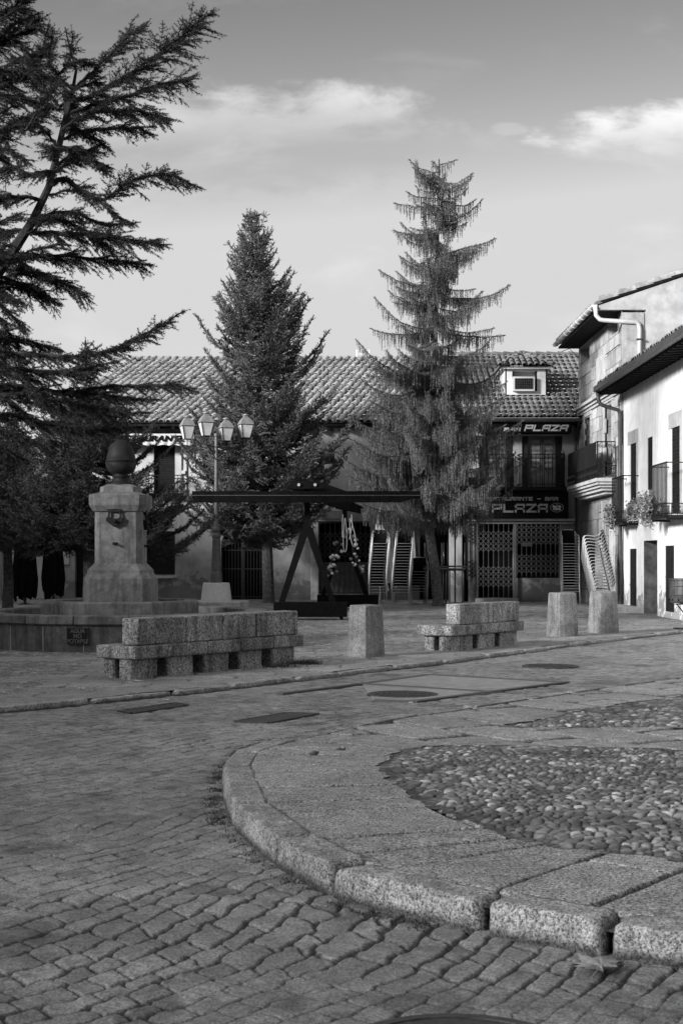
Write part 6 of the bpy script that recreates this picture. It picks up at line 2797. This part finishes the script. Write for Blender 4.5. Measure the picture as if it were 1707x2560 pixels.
# ================================================================== TREES
class Crown:
    """collects shoots (short straight twigs) and turns them into needle meshes"""
    def __init__(self):
        self.A = []
        self.B = []
        self.R = []

    def add(self, a, b, r=.004):
        self.A.append((a[0], a[1], a[2]))
        self.B.append((b[0], b[1], b[2]))
        self.R.append(r)

    def stems(self):
        A, B, R = np.array(self.A), np.array(self.B), np.array(self.R)[:, None]
        d = B - A
        L = np.linalg.norm(d, axis=1)[:, None] + 1e-9
        d = d / L
        ref = np.where(np.abs(d[:, 2:3]) > .9, np.array([[1., 0, 0]]), np.array([[0, 0, 1.]]))
        s = np.cross(d, ref)
        s /= np.linalg.norm(s, axis=1)[:, None]
        t = np.cross(d, s)
        vs = []
        for P_, k in ((A, 1.0), (B, .6)):
            for q in range(3):
                an = q * 2 * PI / 3
                vs.append(P_ + (s * math.cos(an) + t * math.sin(an)) * R * k)
        V_ = np.stack(vs, 1).reshape(-1, 3)
        i = np.arange(len(A) * 6).reshape(-1, 6)
        F_ = np.concatenate([i[:, [0, 1, 4, 3]], i[:, [1, 2, 5, 4]], i[:, [2, 0, 3, 5]]])
        return V_, F_

    def needles(self, step, per, ln, wd, ang=50, seed=1, up=0.0, tonevar=.35, curl=0.0):
        rng = np.random.default_rng(seed)
        A, B = np.array(self.A), np.array(self.B)
        d = B - A
        L = np.linalg.norm(d, axis=1)
        n = np.maximum(1, np.round(L / step)).astype(int) * per
        idx = np.repeat(np.arange(len(A)), n)
        N = len(idx)
        t = rng.random(N)
        P_ = A[idx] + d[idx] * t[:, None]
        dd = d[idx] / (L[idx][:, None] + 1e-9)
        rv = rng.normal(size=(N, 3))
        rv -= dd * (rv * dd).sum(1)[:, None]
        rv /= np.linalg.norm(rv, axis=1)[:, None] + 1e-9
        a = np.radians(ang + rng.normal(0, 14, N))[:, None]
        nd = dd * np.cos(a) + rv * np.sin(a)
        nd[:, 2] += up
        nd /= np.linalg.norm(nd, axis=1)[:, None]
        s = np.cross(nd, rng.normal(size=(N, 3)))
        s /= np.linalg.norm(s, axis=1)[:, None] + 1e-9
        ll = (ln * rng.uniform(.7, 1.25, N))[:, None]
        w = wd * .5
        V_ = np.stack([P_ - s * w, P_ + s * w, P_ + nd * ll], 1).reshape(-1, 3)
        F_ = np.arange(N * 3).reshape(N, 3)
        sh = rng.uniform(1 - tonevar, 1 + tonevar, len(A))
        return V_, F_, np.repeat(sh[idx], 3)


def crown_parts(cr, tree, mat, **kw):
    V_, F_ = cr.stems()
    add_mesh('twigs', V_, F_, M_bark, tree)
    V_, F_, T_ = cr.needles(**kw)
    add_mesh('needles', V_, F_, mat, tree, T_)
    return len(F_)


def unit(v):
    v = Vector(v)
    return v.normalized() if v.length > 1e-9 else Vector((0, 0, 1))


def trunk_mb(pts, rads, n=12, seed=1):
    m = MB()
    m.tube(pts, rads, n)
    r_ = random.Random(seed)
    for i in range(len(m.v)):
        p = m.v[i]
        k = .010
        m.v[i] = (p[0] + r_.uniform(-k, k), p[1] + r_.uniform(-k, k), p[2])
    return m


def interp(pts, t):
    """point on a polyline at 0..1 of its length, and its direction"""
    L = [0]
    for i in range(1, len(pts)):
        L.append(L[-1] + (pts[i] - pts[i - 1]).length)
    s = t * L[-1]
    for i in range(1, len(pts)):
        if s <= L[i] or i == len(pts) - 1:
            k = (s - L[i - 1]) / max(1e-6, L[i] - L[i - 1])
            return pts[i - 1].lerp(pts[i], k), (pts[i] - pts[i - 1]).normalized(), L[-1]


# ---------------------------------------------------------------- blue-green spruce in the middle
def spruce(base, lean_top, H, prof, seed, mat, name_label, crown_bottom, dz=.24, nper=(5, 7), shoot=.11, sag=.10, tip_up=.30,
           need=dict(step=.03, per=4, ln=.032, wd=.010), side=.30, trunk_r=.2, density=1.0, kindname='spruce_tree', category='tree', az_gap=None, side_reach=None):
    rr = random.Random(seed)
    t = thing(kindname, name_label, category, (base.x, base.y, 0))
    top = base + Vector(lean_top)
    tp = [base, base.lerp(top, .15) + Vector((.03, 0, 0)), base.lerp(top, .4) + Vector((-.02, 0, 0)), base.lerp(top, .7), top]
    part('trunk', trunk_mb([tp[0] - Vector((0, 0, .1)), tp[0] + Vector((0, 0, .15))] + tp[1:], [trunk_r * 1.35, trunk_r * 1.05, trunk_r * .9, trunk_r * .62, trunk_r * .3, .015]), M_bark, t)
    cr = Crown()
    limbs = MB()
    z = crown_bottom
    while z < H - .12:
        f = z / H
        c, _, _ = interp(tp, min(1, f))
        reach = prof(z)
        nb = rr.randint(*nper) if reach > .5 else rr.randint(4, 5)
        a0 = rr.uniform(0, 2 * PI)
        for k in range(nb):
            az = a0 + 2 * PI * k / nb + rr.uniform(-.35, .35)
            L = reach * rr.uniform(.5, 1.15)
            c = interp(tp, min(.99, (z + rr.uniform(-.16, .16)) / H))[0]
            if rr.random() < .12:
                L *= 1.18
            if side_reach:
                L *= side_reach(z, math.cos(az), rr)
            h = Vector((math.cos(az), math.sin(az), 0))
            up0 = -.10 if z < H * .55 else .18 + .5 * (f - .55)
            P_ = []
            for q in range(7):
                s = q / 6
                zz__ = up0 * L * s - sag * L * math.sin(s * PI) + tip_up * L * s * s * s
                P_.append(c + h * (L * s) + Vector((rr.uniform(-.02, .02), rr.uniform(-.02, .02), zz__ + rr.uniform(-.015, .015))))
            limbs.tube(P_, [max(.006, .03 * (L / 2.5) * (1 - q / 7.2)) for q in range(7)], 5, cap=False)
            step = .085 / density
            ns = max(2, int(L / step))
            for q in range(ns):
                s = (q + .7) / ns
                if s < .12 and L > .8:
                    continue
                p, d, _ = interp(P_, s)
                rem = (1 - s) * L
                lat = Vector((-h.y, h.x, 0))
                for sg_ in (-1, 1):
                    tl = (side * rem + .10) * rr.uniform(.55, 1.15)
                    if z > H * .8:
                        tl = min(tl, .28)
                    dv = (lat * sg_ * .85 + d * .75 + Vector((0, 0, rr.uniform(-.22, .22)))).normalized()
                    e = p + dv * tl
                    cr.add(p, e, .004)
                    nss = max(1, int(tl / .085))
                    for w_ in range(nss):
                        pp = p.lerp(e, (w_ + .6) / nss)
                        for s3 in (-1, 1):
                            if rr.random() < .25:
                                continue
                            d3 = (dv * .8 + lat.cross(dv) * rr.uniform(-.5, .5) + d * .5 * s3 + Vector((0, 0, rr.uniform(-.3, .55)))).normalized()
                            cr.add(pp, pp + d3 * shoot * rr.uniform(.6, 1.2), .003)
                # a shoot upward or down for body
                if rr.random() < .6:
                    cr.add(p, p + (d * .5 + Vector((rr.uniform(-.3, .3), rr.uniform(-.3, .3), rr.uniform(-.7, .9)))).normalized() * shoot * 1.2, .003)
            cr.add(P_[-2], P_[-1] + (P_[-1] - P_[-2]).normalized() * .08, .005)
        z += dz * rr.uniform(.75, 1.25) * (1 if z < H * .7 else .8)
    # leader
    tpd = top - tp[-2]
    cr.add(top - unit(tpd) * .3, top + unit(tpd) * .08, .006)
    for k in range(5):
        a_ = k * 2 * PI / 5
        p = top - unit(tpd) * .12
        cr.add(p, p + Vector((math.cos(a_) * .1, math.sin(a_) * .1, .07)), .004)
    part('limbs', limbs, M_bark, t)
    n = crown_parts(cr, t, mat, seed=seed, **need)
    return t, n


def prof_blue(z):
    # half width by height, read off the tree
    hs = [(0.9, .2), (1.6, 1.9), (2.6, 2.4), (3.8, 2.5), (5.2, 2.35), (6.4, 1.9), (7.6, 1.85), (8.6, 1.65), (9.3, 1.15), (10.2, .85), (11.0, .72), (11.8, .42), (12.5, .1)]
    for i in range(1, len(hs)):
        if z < hs[i][0]:
            k = (z - hs[i - 1][0]) / (hs[i][0] - hs[i - 1][0])
            return hs[i - 1][1] + k * (hs[i][1] - hs[i - 1][1])
    return .1


BS = Vector((xx(672, 46.1), 46.1, 0))
topx = xx(626, 45.2)
tr, cnt = spruce(BS, (topx - BS.x, -.4, 12.55), 12.55, prof_blue, 21, M_needle_b,
                 'dense blue-green spruce with a sunlit pointed top between lamp and awning', 2.35, dz=.20, nper=(6, 8), shoot=.16, side=.36,
                 need=dict(step=.03, per=5, ln=.045, wd=.020, ang=42, up=.15, tonevar=.5), trunk_r=.19, density=.8, tip_up=.38,
                 side_reach=lambda z, c, r: (1.12 if c < -.3 and z < 5 else 1.0) * (1.25 if (c > .5 and r.random() < .18) else 1.0))
print('blue needles', cnt)


# ---------------------------------------------------------------- weeping spruce on the right
def weeping(base, topv, H, prof, seed, label, zbot, bare):
    rr = random.Random(seed)
    t = thing('weeping_spruce', label, 'tree', (base.x, base.y, 0))
    top = base + Vector(topv)
    tp = [base, Vector((xx(1072, base.y), base.y, zz(1215 * 1.0887, base.y))), Vector((xx(1083, base.y), base.y, H * .45)), Vector((xx(1093, base.y), base.y, H * .75)), top]
    part('trunk', trunk_mb([tp[0] - Vector((0, 0, .1)), tp[0] + Vector((0, 0, .2)), base.lerp(tp[1], .5) + Vector((.04, 0, 0))] + tp[1:], [.24, .17, .15, .135, .10, .05, .012]), M_bark, t)
    cr = Crown()
    hang = Crown()
    limbs = MB()
    z = zbot
    while z < H - .15:
        f = z / H
        c, _, _ = interp(tp, min(1, f))
        reach = prof(z)
        nb = rr.randint(5, 6) if z < H * .55 else rr.randint(4, 6)
        a0 = rr.uniform(0, 2 * PI)
        for k in range(nb):
            az = a0 + 2 * PI * k / nb + rr.uniform(-.3, .3)
            if f > .45 and rr.random() < .22:
                continue
            c = interp(tp, min(.99, (z + rr.uniform(-.28, .28)) / H))[0]
            az += rr.uniform(-.4, .4)
            L = reach * (rr.uniform(.40, 1.2) if f > .5 else rr.uniform(.7, 1.12))
            h = Vector((math.cos(az), math.sin(az), 0))
            upk = .05 if f < .5 else rr.uniform(-.26, .14)
            tu = rr.uniform(.0, .36) if f > .5 else .12
            sg = .14 if f < .5 else rr.uniform(-.04, .12)
            P_ = []
            for q in range(8):
                s = q / 7
                P_.append(c + h * (L * s) + Vector((rr.uniform(-.02, .02), rr.uniform(-.02, .02),
                                                    upk * L * s - sg * L * math.sin(s * PI) + tu * L * s ** 3 - (.22 * L * s if f < .5 else 0) + rr.uniform(-.02, .02))))
            limbs.tube(P_, [max(.007, .036 * (L / 2.5) * (1 - q / 8.2)) for q in range(8)], 5, cap=False)
            lat = Vector((-h.y, h.x, 0))
            ns = max(3, int(L / .07))
            for q in range(ns):
                s = (q + .6) / ns
                if s < .06:
                    continue
                p, d, _ = interp(P_, s)
                cr.add(p, p + (d + lat * rr.uniform(-.9, .9) + Vector((0, 0, rr.uniform(0, .6)))).normalized() * rr.uniform(.06, .12), .003)
                for sg_ in (-1, 1):
                    tl = (.22 * (1 - s) * L + .08) * rr.uniform(.4, 1.2)
                    dv = (lat * sg_ + d * .6 + Vector((0, 0, -.25))).normalized()
                    e = p + dv * tl
                    cr.add(p, e, .004)
                    nh = max(1, int(tl / (.065 if f < .55 else .085)))
                    for w_ in range(nh):
                        pp = p.lerp(e, rr.random())
                        hl = rr.uniform(.12, .5) * (1.0 if f < .62 else .75) * (1.25 if f < .45 else 1)
                        if s > .88:
                            hl *= .4
                        sway = Vector((rr.uniform(-.06, .06), rr.uniform(-.06, .06), -1)).normalized()
                        mid_ = pp + sway * hl * .5
                        hang.add(pp, mid_, .003)
                        hang.add(mid_, mid_ + Vector((rr.uniform(-.05, .05), rr.uniform(-.05, .05), -1)).normalized() * hl * .5, .003)
                # hanging cord straight off the limb
                if rr.random() < .75:
                    hl = rr.uniform(.15, .55) * (.5 if s > .85 else 1)
                    hang.add(p, p + Vector((rr.uniform(-.05, .05), rr.uniform(-.05, .05), -1)).normalized() * hl, .003)
            cr.add(P_[-2], P_[-1] + (P_[-1] - P_[-2]).normalized() * .1, .005)
            for e_ in (-1, 1):
                cr.add(P_[-1], P_[-1] + (d + lat * e_ * .8).normalized() * .09, .003)
        z += (.27 if z < H * .55 else (.40 if z < H * .82 else .26)) * rr.uniform(.8, 1.25)
    cr.add(top - Vector((0, 0, .35)), top + Vector((0, 0, .02)), .006)
    cr.A += hang.A
    cr.B += hang.B
    cr.R += hang.R
    part('limbs', limbs, M_bark, t)
    return t, crown_parts(cr, t, M_needle_w, seed=seed, step=.035, per=4, ln=.040, wd=.015, ang=38, tonevar=.4)


def prof_weep(z):
    hs = [(2.0, 1.2), (2.6, 1.9), (3.6, 2.4), (4.8, 2.6), (6.0, 2.3), (7.0, 2.15), (8.2, 2.6), (9.4, 2.4), (10.3, 2.2), (11.0, 1.7), (12.3, 1.2), (13.1, 1.0), (13.6, .7), (13.9, .3)]
    for i in range(1, len(hs)):
        if z < hs[i][0]:
            k = (z - hs[i - 1][0]) / (hs[i][0] - hs[i - 1][0])
            return hs[i - 1][1] + k * (hs[i][1] - hs[i - 1][1])
    return .15


WS = Vector((xx(1095, 43.0), 43.0, 0))
tr, cnt = weeping(WS, (xx(1098, 43) - WS.x, .1, zz(396, 43)), zz(396, 43), prof_weep, 33,
                  'tall weeping spruce with hanging shoots in front of the bar', 3.3, 2.6)
print('weep needles', cnt)

# ---------------------------------------------------------------- dark spruce behind the fountain
def prof_dark(z):
    hs = [(1.0, 1.6), (1.6, 2.5), (2.6, 2.65), (3.4, 2.25), (4.2, 1.5), (4.9, .8), (5.6, .38), (6.4, .15)]
    for i in range(1, len(hs)):
        if z < hs[i][0]:
            k = (z - hs[i - 1][0]) / (hs[i][0] - hs[i - 1][0])
            return hs[i - 1][1] + k * (hs[i][1] - hs[i - 1][1])
    return .1


tr, cnt = spruce(Vector((xx(222, 36.0), 36.0, 0)), (xx(214, 36) - xx(222, 36), 0, zz(852, 36)), zz(852, 36), prof_dark, 5, M_needle_f,
                 'dark drooping spruce with a thin bare tip right behind the fountain pillar', 2.3, dz=.15, nper=(10, 12), shoot=.12, sag=.22, tip_up=.10, side=.36,
                 need=dict(step=.035, per=4, ln=.046, wd=.016, ang=40, up=-.1, tonevar=.4), trunk_r=.16, density=1.15, side_reach=lambda z, c, r: 1.18 if c > .3 else 1.0)
print('dark needles', cnt)
tr, cnt = spruce(Vector((xx(20, 38.5), 38.5, 0)), (0, 0, 5.4), 5.4, lambda z: prof_dark(z * 1.15) * .95, 8, M_needle_f,
                 'lower dark spruce at the far left behind the closed black parasols', 2.5, dz=.15, nper=(10, 12), shoot=.13, sag=.25, tip_up=.1, side=.34,
                 need=dict(step=.04, per=4, ln=.045, wd=.016, ang=40, up=-.15, tonevar=.4), trunk_r=.15, density=.8)

# ---------------------------------------------------------------- great cedar at the left
D = 1.0887
CEDY = 27.0
ct = thing('cedar_tree', 'great dark cedar with wide layered boughs reaching in from the left edge', 'tree', (xx(-330, CEDY), CEDY, 0))


def cpt(x, y, dy=0.0):
    return at(x * D, y * D, CEDY + dy)


tpts = [Vector((xx(-330, CEDY), CEDY, -.1)), Vector((xx(-320, CEDY), CEDY, 1.0)), cpt(-230, 1000), cpt(-140, 800), cpt(-60, 690), cpt(15, 600), cpt(75, 510), cpt(112, 430), cpt(135, 340), cpt(152, 270), cpt(168, 205), cpt(176, 160), cpt(160, 110), cpt(150, 62)]
trd = [.42, .38, .34, .26, .17, .11, .085, .07, .065, .05, .035, .025, .015, .008]
part('trunk', trunk_mb(tpts, trd, 12), M_cbark, ct)
crr = Crown()
clim = MB()
rc = random.Random(17)


def bough(P_, r0, spread, density=1.0, droop=.25, flat=.35, cut=0.0, tipfree=.15):
    """cedar bough: polyline, flat sprays of side shoots with spur tufts"""
    sm = []
    for i in range(len(P_) - 1):
        for q in range(4):
            sm.append(P_[i].lerp(P_[i + 1], q / 4))
    sm.append(P_[-1])
    # soften
    for _ in range(2):
        sm = [sm[0]] + [(sm[i - 1] + sm[i] * 2 + sm[i + 1]) / 4 for i in range(1, len(sm) - 1)] + [sm[-1]]
    n = len(sm)
    sm = [p + Vector((rc.uniform(-.02, .02), rc.uniform(-.03, .03), rc.uniform(-.02, .02))) for p in sm]
    clim.tube(sm, [max(.006, r0 * (1 - i / n) + .006) for i in range(n)], 6, cap=False)
    _, _, L = interp(sm, 0)
    ns = int(L / .042 * density)
    for q in range(ns):
        s = cut + (1 - cut) * (q + rc.random() * .8) / ns
        p, d, _ = interp(sm, min(s, .999))
        h = Vector((d.x, d.y, 0)).normalized() if Vector((d.x, d.y, 0)).length > .1 else Vector((1, 0, 0))
        lat = Vector((-h.y, h.x, 0))
        env = math.sin(min(1, s * 1.1 + .18) * PI * .62) if s < .8 else (1 - s) * 4.2 + .12
        for sg_ in ((-1, 1) if rc.random() < .75 else (rc.choice((-1, 1)),)):
            tl = spread * 1.3 * max(.12, min(1, env)) * rc.uniform(.25, 1.15)
            dv = (lat * sg_ * rc.uniform(.0, 1.0) + d * .95 + Vector((0, 0, rc.uniform(-.75, .35)))).normalized()
            twig(p, dv, tl, d, 0, droop)
    # spurs on the bough itself
    for q in range(int(L / .05)):
        p, d, _ = interp(sm, rc.uniform(cut, 1))
        if rc.random() < .6:
            crr.add(p, p + (d * .4 + Vector((rc.uniform(-1, 1), rc.uniform(-1, 1), rc.uniform(-.6, 1)))).normalized() * .045, .003)
    crr.add(sm[-2], sm[-1] + (sm[-1] - sm[-2]).normalized() * .12, .005)


def twig(p, dv, tl, d, lvl, droop):
    k = max(2, int(tl / .11))
    cur = p
    dd = dv.copy()
    for i in range(k):
        dd = (dd + Vector((rc.uniform(-.10, .10), rc.uniform(-.10, .10), rc.uniform(-.10, .07) - droop * .10))).normalized()
        nx_ = cur + dd * (tl / k)
        crr.add(cur, nx_, .0045 if lvl == 0 else .003)
        if lvl == 0 and tl > .16:
            lat = dd.cross(Vector((0, 0, 1)))
            if lat.length > .05:
                lat.normalize()
                for s_ in (-1, 1):
                    if rc.random() < .85:
                        sl = (tl * (1 - i / k) * .42 + .04) * rc.uniform(.4, 1.1)
                        d2 = (dd * .9 + lat * s_ * .8 + Vector((0, 0, rc.uniform(-.4, .25)))).normalized()
                        if sl > .16:
                            twig(cur.lerp(nx_, rc.random()), d2, sl, dd, 1, droop)
                        else:
                            crr.add(cur, cur + d2 * sl, .003)
        cur = nx_


B = lambda pts, dep=(0, 0): [cpt(x, y, dep[0] + (dep[1] - dep[0]) * i / (len(pts) - 1)) for i, (x, y) in enumerate(pts)]
bough(B([(160, 235), (225, 215), (300, 170), (360, 125), (425, 75), (490, 28)], (0, -1.4)), .045, .62)
bough(B([(172, 205), (215, 165), (262, 115), (295, 80), (337, 58)], (0, 1.2)), .035, .50)
bough(B([(150, 265), (230, 235), (310, 215), (385, 190), (452, 175)], (0, .8)), .04, .55)
bough(B([(150, 285), (215, 255), (290, 252), (345, 262), (385, 278)], (0, -.8)), .035, .50)
bough(B([(140, 320), (190, 300), (250, 295), (310, 290), (350, 312)], (0, 1.5)), .03, .42)
bough(B([(132, 350), (165, 335), (215, 365), (250, 400)], (0, -1.0)), .025, .32)
bough(B([(112, 425), (150, 405), (195, 445), (240, 462), (285, 425), (340, 400), (400, 402), (462, 430)], (0, -1.8)), .05, .45)
bough(B([(235, 462), (262, 490), (285, 505), (315, 512)], (-1.0, -1.4)), .02, .26)
bough(B([(120, 400), (165, 345), (205, 370), (255, 385)], (0, 1.0)), .025, .30)
bough(B([(75, 510), (130, 500), (180, 520), (230, 548), (255, 575)], (0, 1.0)), .035, .42)
bough(B([(60, 535), (140, 535), (220, 540), (300, 552), (382, 562)], (0, -.9)), .05, .55)
bough(B([(90, 500), (160, 480), (230, 515), (300, 515)], (0, 1.8)), .035, .36)
bough(B([(30, 590), (110, 585), (190, 590), (270, 600), (350, 610)], (0, .7)), .045, .50)
bough(B([(10, 620), (70, 620), (130, 640), (170, 660), (205, 682)], (0, -.8)), .035, .48)
bough(B([(-20, 640), (40, 655), (90, 680), (140, 700)], (0, 1.0)), .035, .42)
bough(B([(-40, 660), (0, 700), (35, 730), (62, 765)], (0, -.6)), .035, .40)
bough(B([(-60, 690), (-10, 720), (20, 760), (45, 800)], (0, .9)), .035, .42)
# left of the leader
bough(B([(-150, 360), (-60, 335), (20, 290), (80, 262), (145, 240)], (1.5, .2)), .085, .55, 1.1)
bough(B([(60, 272), (20, 300), (-10, 330), (-40, 380)], (.6, 1.2)), .03, .40)
bough(B([(-120, 250), (-40, 215), (30, 180), (90, 140), (112, 60)], (1.8, .8)), .05, .52, 1.2)
bough(B([(-120, 160), (-40, 120), (20, 90), (65, 70), (92, 40)], (1.4, .9)), .05, .55, 1.3)
bough(B([(-120, 60), (-40, 45), (20, 22), (75, -10)], (1.0, 1.0)), .05, .50, 1.3)
bough(B([(-120, 130), (-20, 160), (60, 165), (110, 175), (150, 190)], (.4, 0)), .05, .55, 1.2)
bough(B([(-120, 220), (-20, 215), (50, 225), (110, 240)], (-.6, -.4)), .05, .52, 1.2)
bough(B([(140, 250), (100, 200), (75, 150), (60, 110)], (.0, .8)), .03, .42)
bough(B([(168, 205), (130, 175), (110, 130), (125, 70)], (.0, -.6)), .03, .36)
bough(B([(110, 190), (150, 160), (165, 120), (168, 70)], (.0, -.6)), .02, .26)
bough(B([(120, 400), (70, 400), (30, 385), (0, 395), (-40, 400)], (0, .9)), .03, .40)
bough(B([(95, 460), (50, 450), (10, 455), (-40, 470)], (0, -.8)), .035, .45)
bough(B([(60, 530), (20, 530), (-20, 540), (-60, 560)], (0, 1.0)), .035, .50, 1.2)
bough(B([(20, 600), (-10, 590), (-60, 600)], (0, -1.0)), .035, .50, 1.2)
bough(B([(-100, 330), (-30, 330), (20, 345), (75, 370)], (-.8, -1.2)), .035, .34)
bough(B([(-100, 370), (-30, 350), (10, 365), (50, 395)], (1.8, 1.2)), .03, .30)
for k in range(12):      # short inner growth towards and away from the viewer
    t_ = rc.uniform(.52, .9)
    p, d, _ = interp(tpts, t_)
    dep = rc.choice((-1, 1)) * rc.uniform(.7, 1.6)
    e = p + Vector((rc.uniform(-.3, .75), dep, rc.uniform(-.25, .25)))
    bough([p, p.lerp(e, .5) + Vector((0, 0, .08)), e], .02, .34, 1.0, .3)
# low boughs
bough(B([(-200, 860), (-100, 830), (0, 812), (90, 815), (170, 822), (250, 808), (320, 775), (370, 745), (426, 714)], (.5, -2.4)), .075, .42, 1.15)
bough(B([(-150, 800), (-60, 780), (10, 772), (80, 785), (142, 806)], (0, 1.0)), .045, .48, 1.1)
bough(B([(-150, 840), (-50, 850), (40, 850), (120, 858), (190, 850), (270, 830)], (-.5, -1.6)), .05, .45, 1.1)
bough(B([(-150, 880), (-60, 880), (40, 885), (130, 900), (220, 905), (300, 915), (370, 920)], (.6, -1.2)), .055, .46, 1.1)
bough(B([(-150, 900), (-60, 910), (60, 905), (160, 925), (260, 945), (340, 950)], (-.8, -1.0)), .055, .46, 1.1)
bough(B([(150, 905), (230, 888), (310, 885), (390, 882), (455, 902)], (-.5, -1.8)), .03, .36, 1.0)
bough(B([(-150, 950), (-60, 950), (40, 955), (120, 975), (210, 990), (300, 985)], (.4, -.8)), .05, .48, 1.1)
bough(B([(-150, 930), (-60, 965), (20, 990), (80, 1015)], (-.8, -1.4)), .045, .45, 1.1)
bough(B([(-150, 820), (-80, 860), (0, 900), (50, 940), (80, 985)], (1.2, 1.4)), .04, .46, 1.1)
bough(B([(-100, 780), (-20, 820), (40, 860), (90, 900), (120, 950)], (-1.4, -2.2)), .035, .40, 1.0)
bough(B([(-150, 990), (-60, 1010), (10, 1030), (60, 1060)], (.4, .8)), .04, .46, 1.1)
bough(B([(-100, 720), (-30, 760), (0, 800), (20, 850)], (.4, .8)), .035, .40, 1.0)
for k, (x, y, tx, ty) in enumerate(((120, 400, 230, 330), (60, 300, 150, 180), (-60, 150, 90, 30), (-80, 90, 70, 0), (-60, 250, 60, 170), (-60, 300, 40, 240), (100, 450, 205, 430),
                                   (60, 540, 190, 480), (20, 600, 150, 560), (40, 580, 180, 600), (0, 640, 120, 640), (-20, 660, 110, 670), (-60, 690, 60, 700), (-80, 640, 20, 690),
                                   (-80, 600, 30, 560), (-80, 540, 50, 490), (-80, 740, 10, 770), (-80, 420, 20, 470), (150, 230, 240, 190), (140, 300, 260, 225), (-60, 200, 110, 110),
                                   (130, 330, 50, 290), (-80, 780, 60, 830), (-80, 860, 100, 880), (-80, 900, 140, 930), (40, 920, 200, 960), (-80, 970, 60, 1000), (150, 150, 215, 150), (-60, 40, 30, -10))):
    d0_, d1_ = rc.uniform(-1.4, 1.6), rc.uniform(-1.8, 1.8)
    mx, my = (x + tx) / 2, (y + ty) / 2 + rc.uniform(-25, 5)
    bough([cpt(x, y, d0_), cpt(mx, my, (d0_ + d1_) / 2), cpt(tx, ty, d1_)], .022, .36, .8, .4)
part('limbs', clim, M_cbark, ct)
cnt = crown_parts(crr, ct, M_needle_c, seed=3, step=.020, per=4, ln=.036, wd=.010, ang=62, tonevar=.35)
print('cedar needles', cnt, 'shoots', len(crr.A))
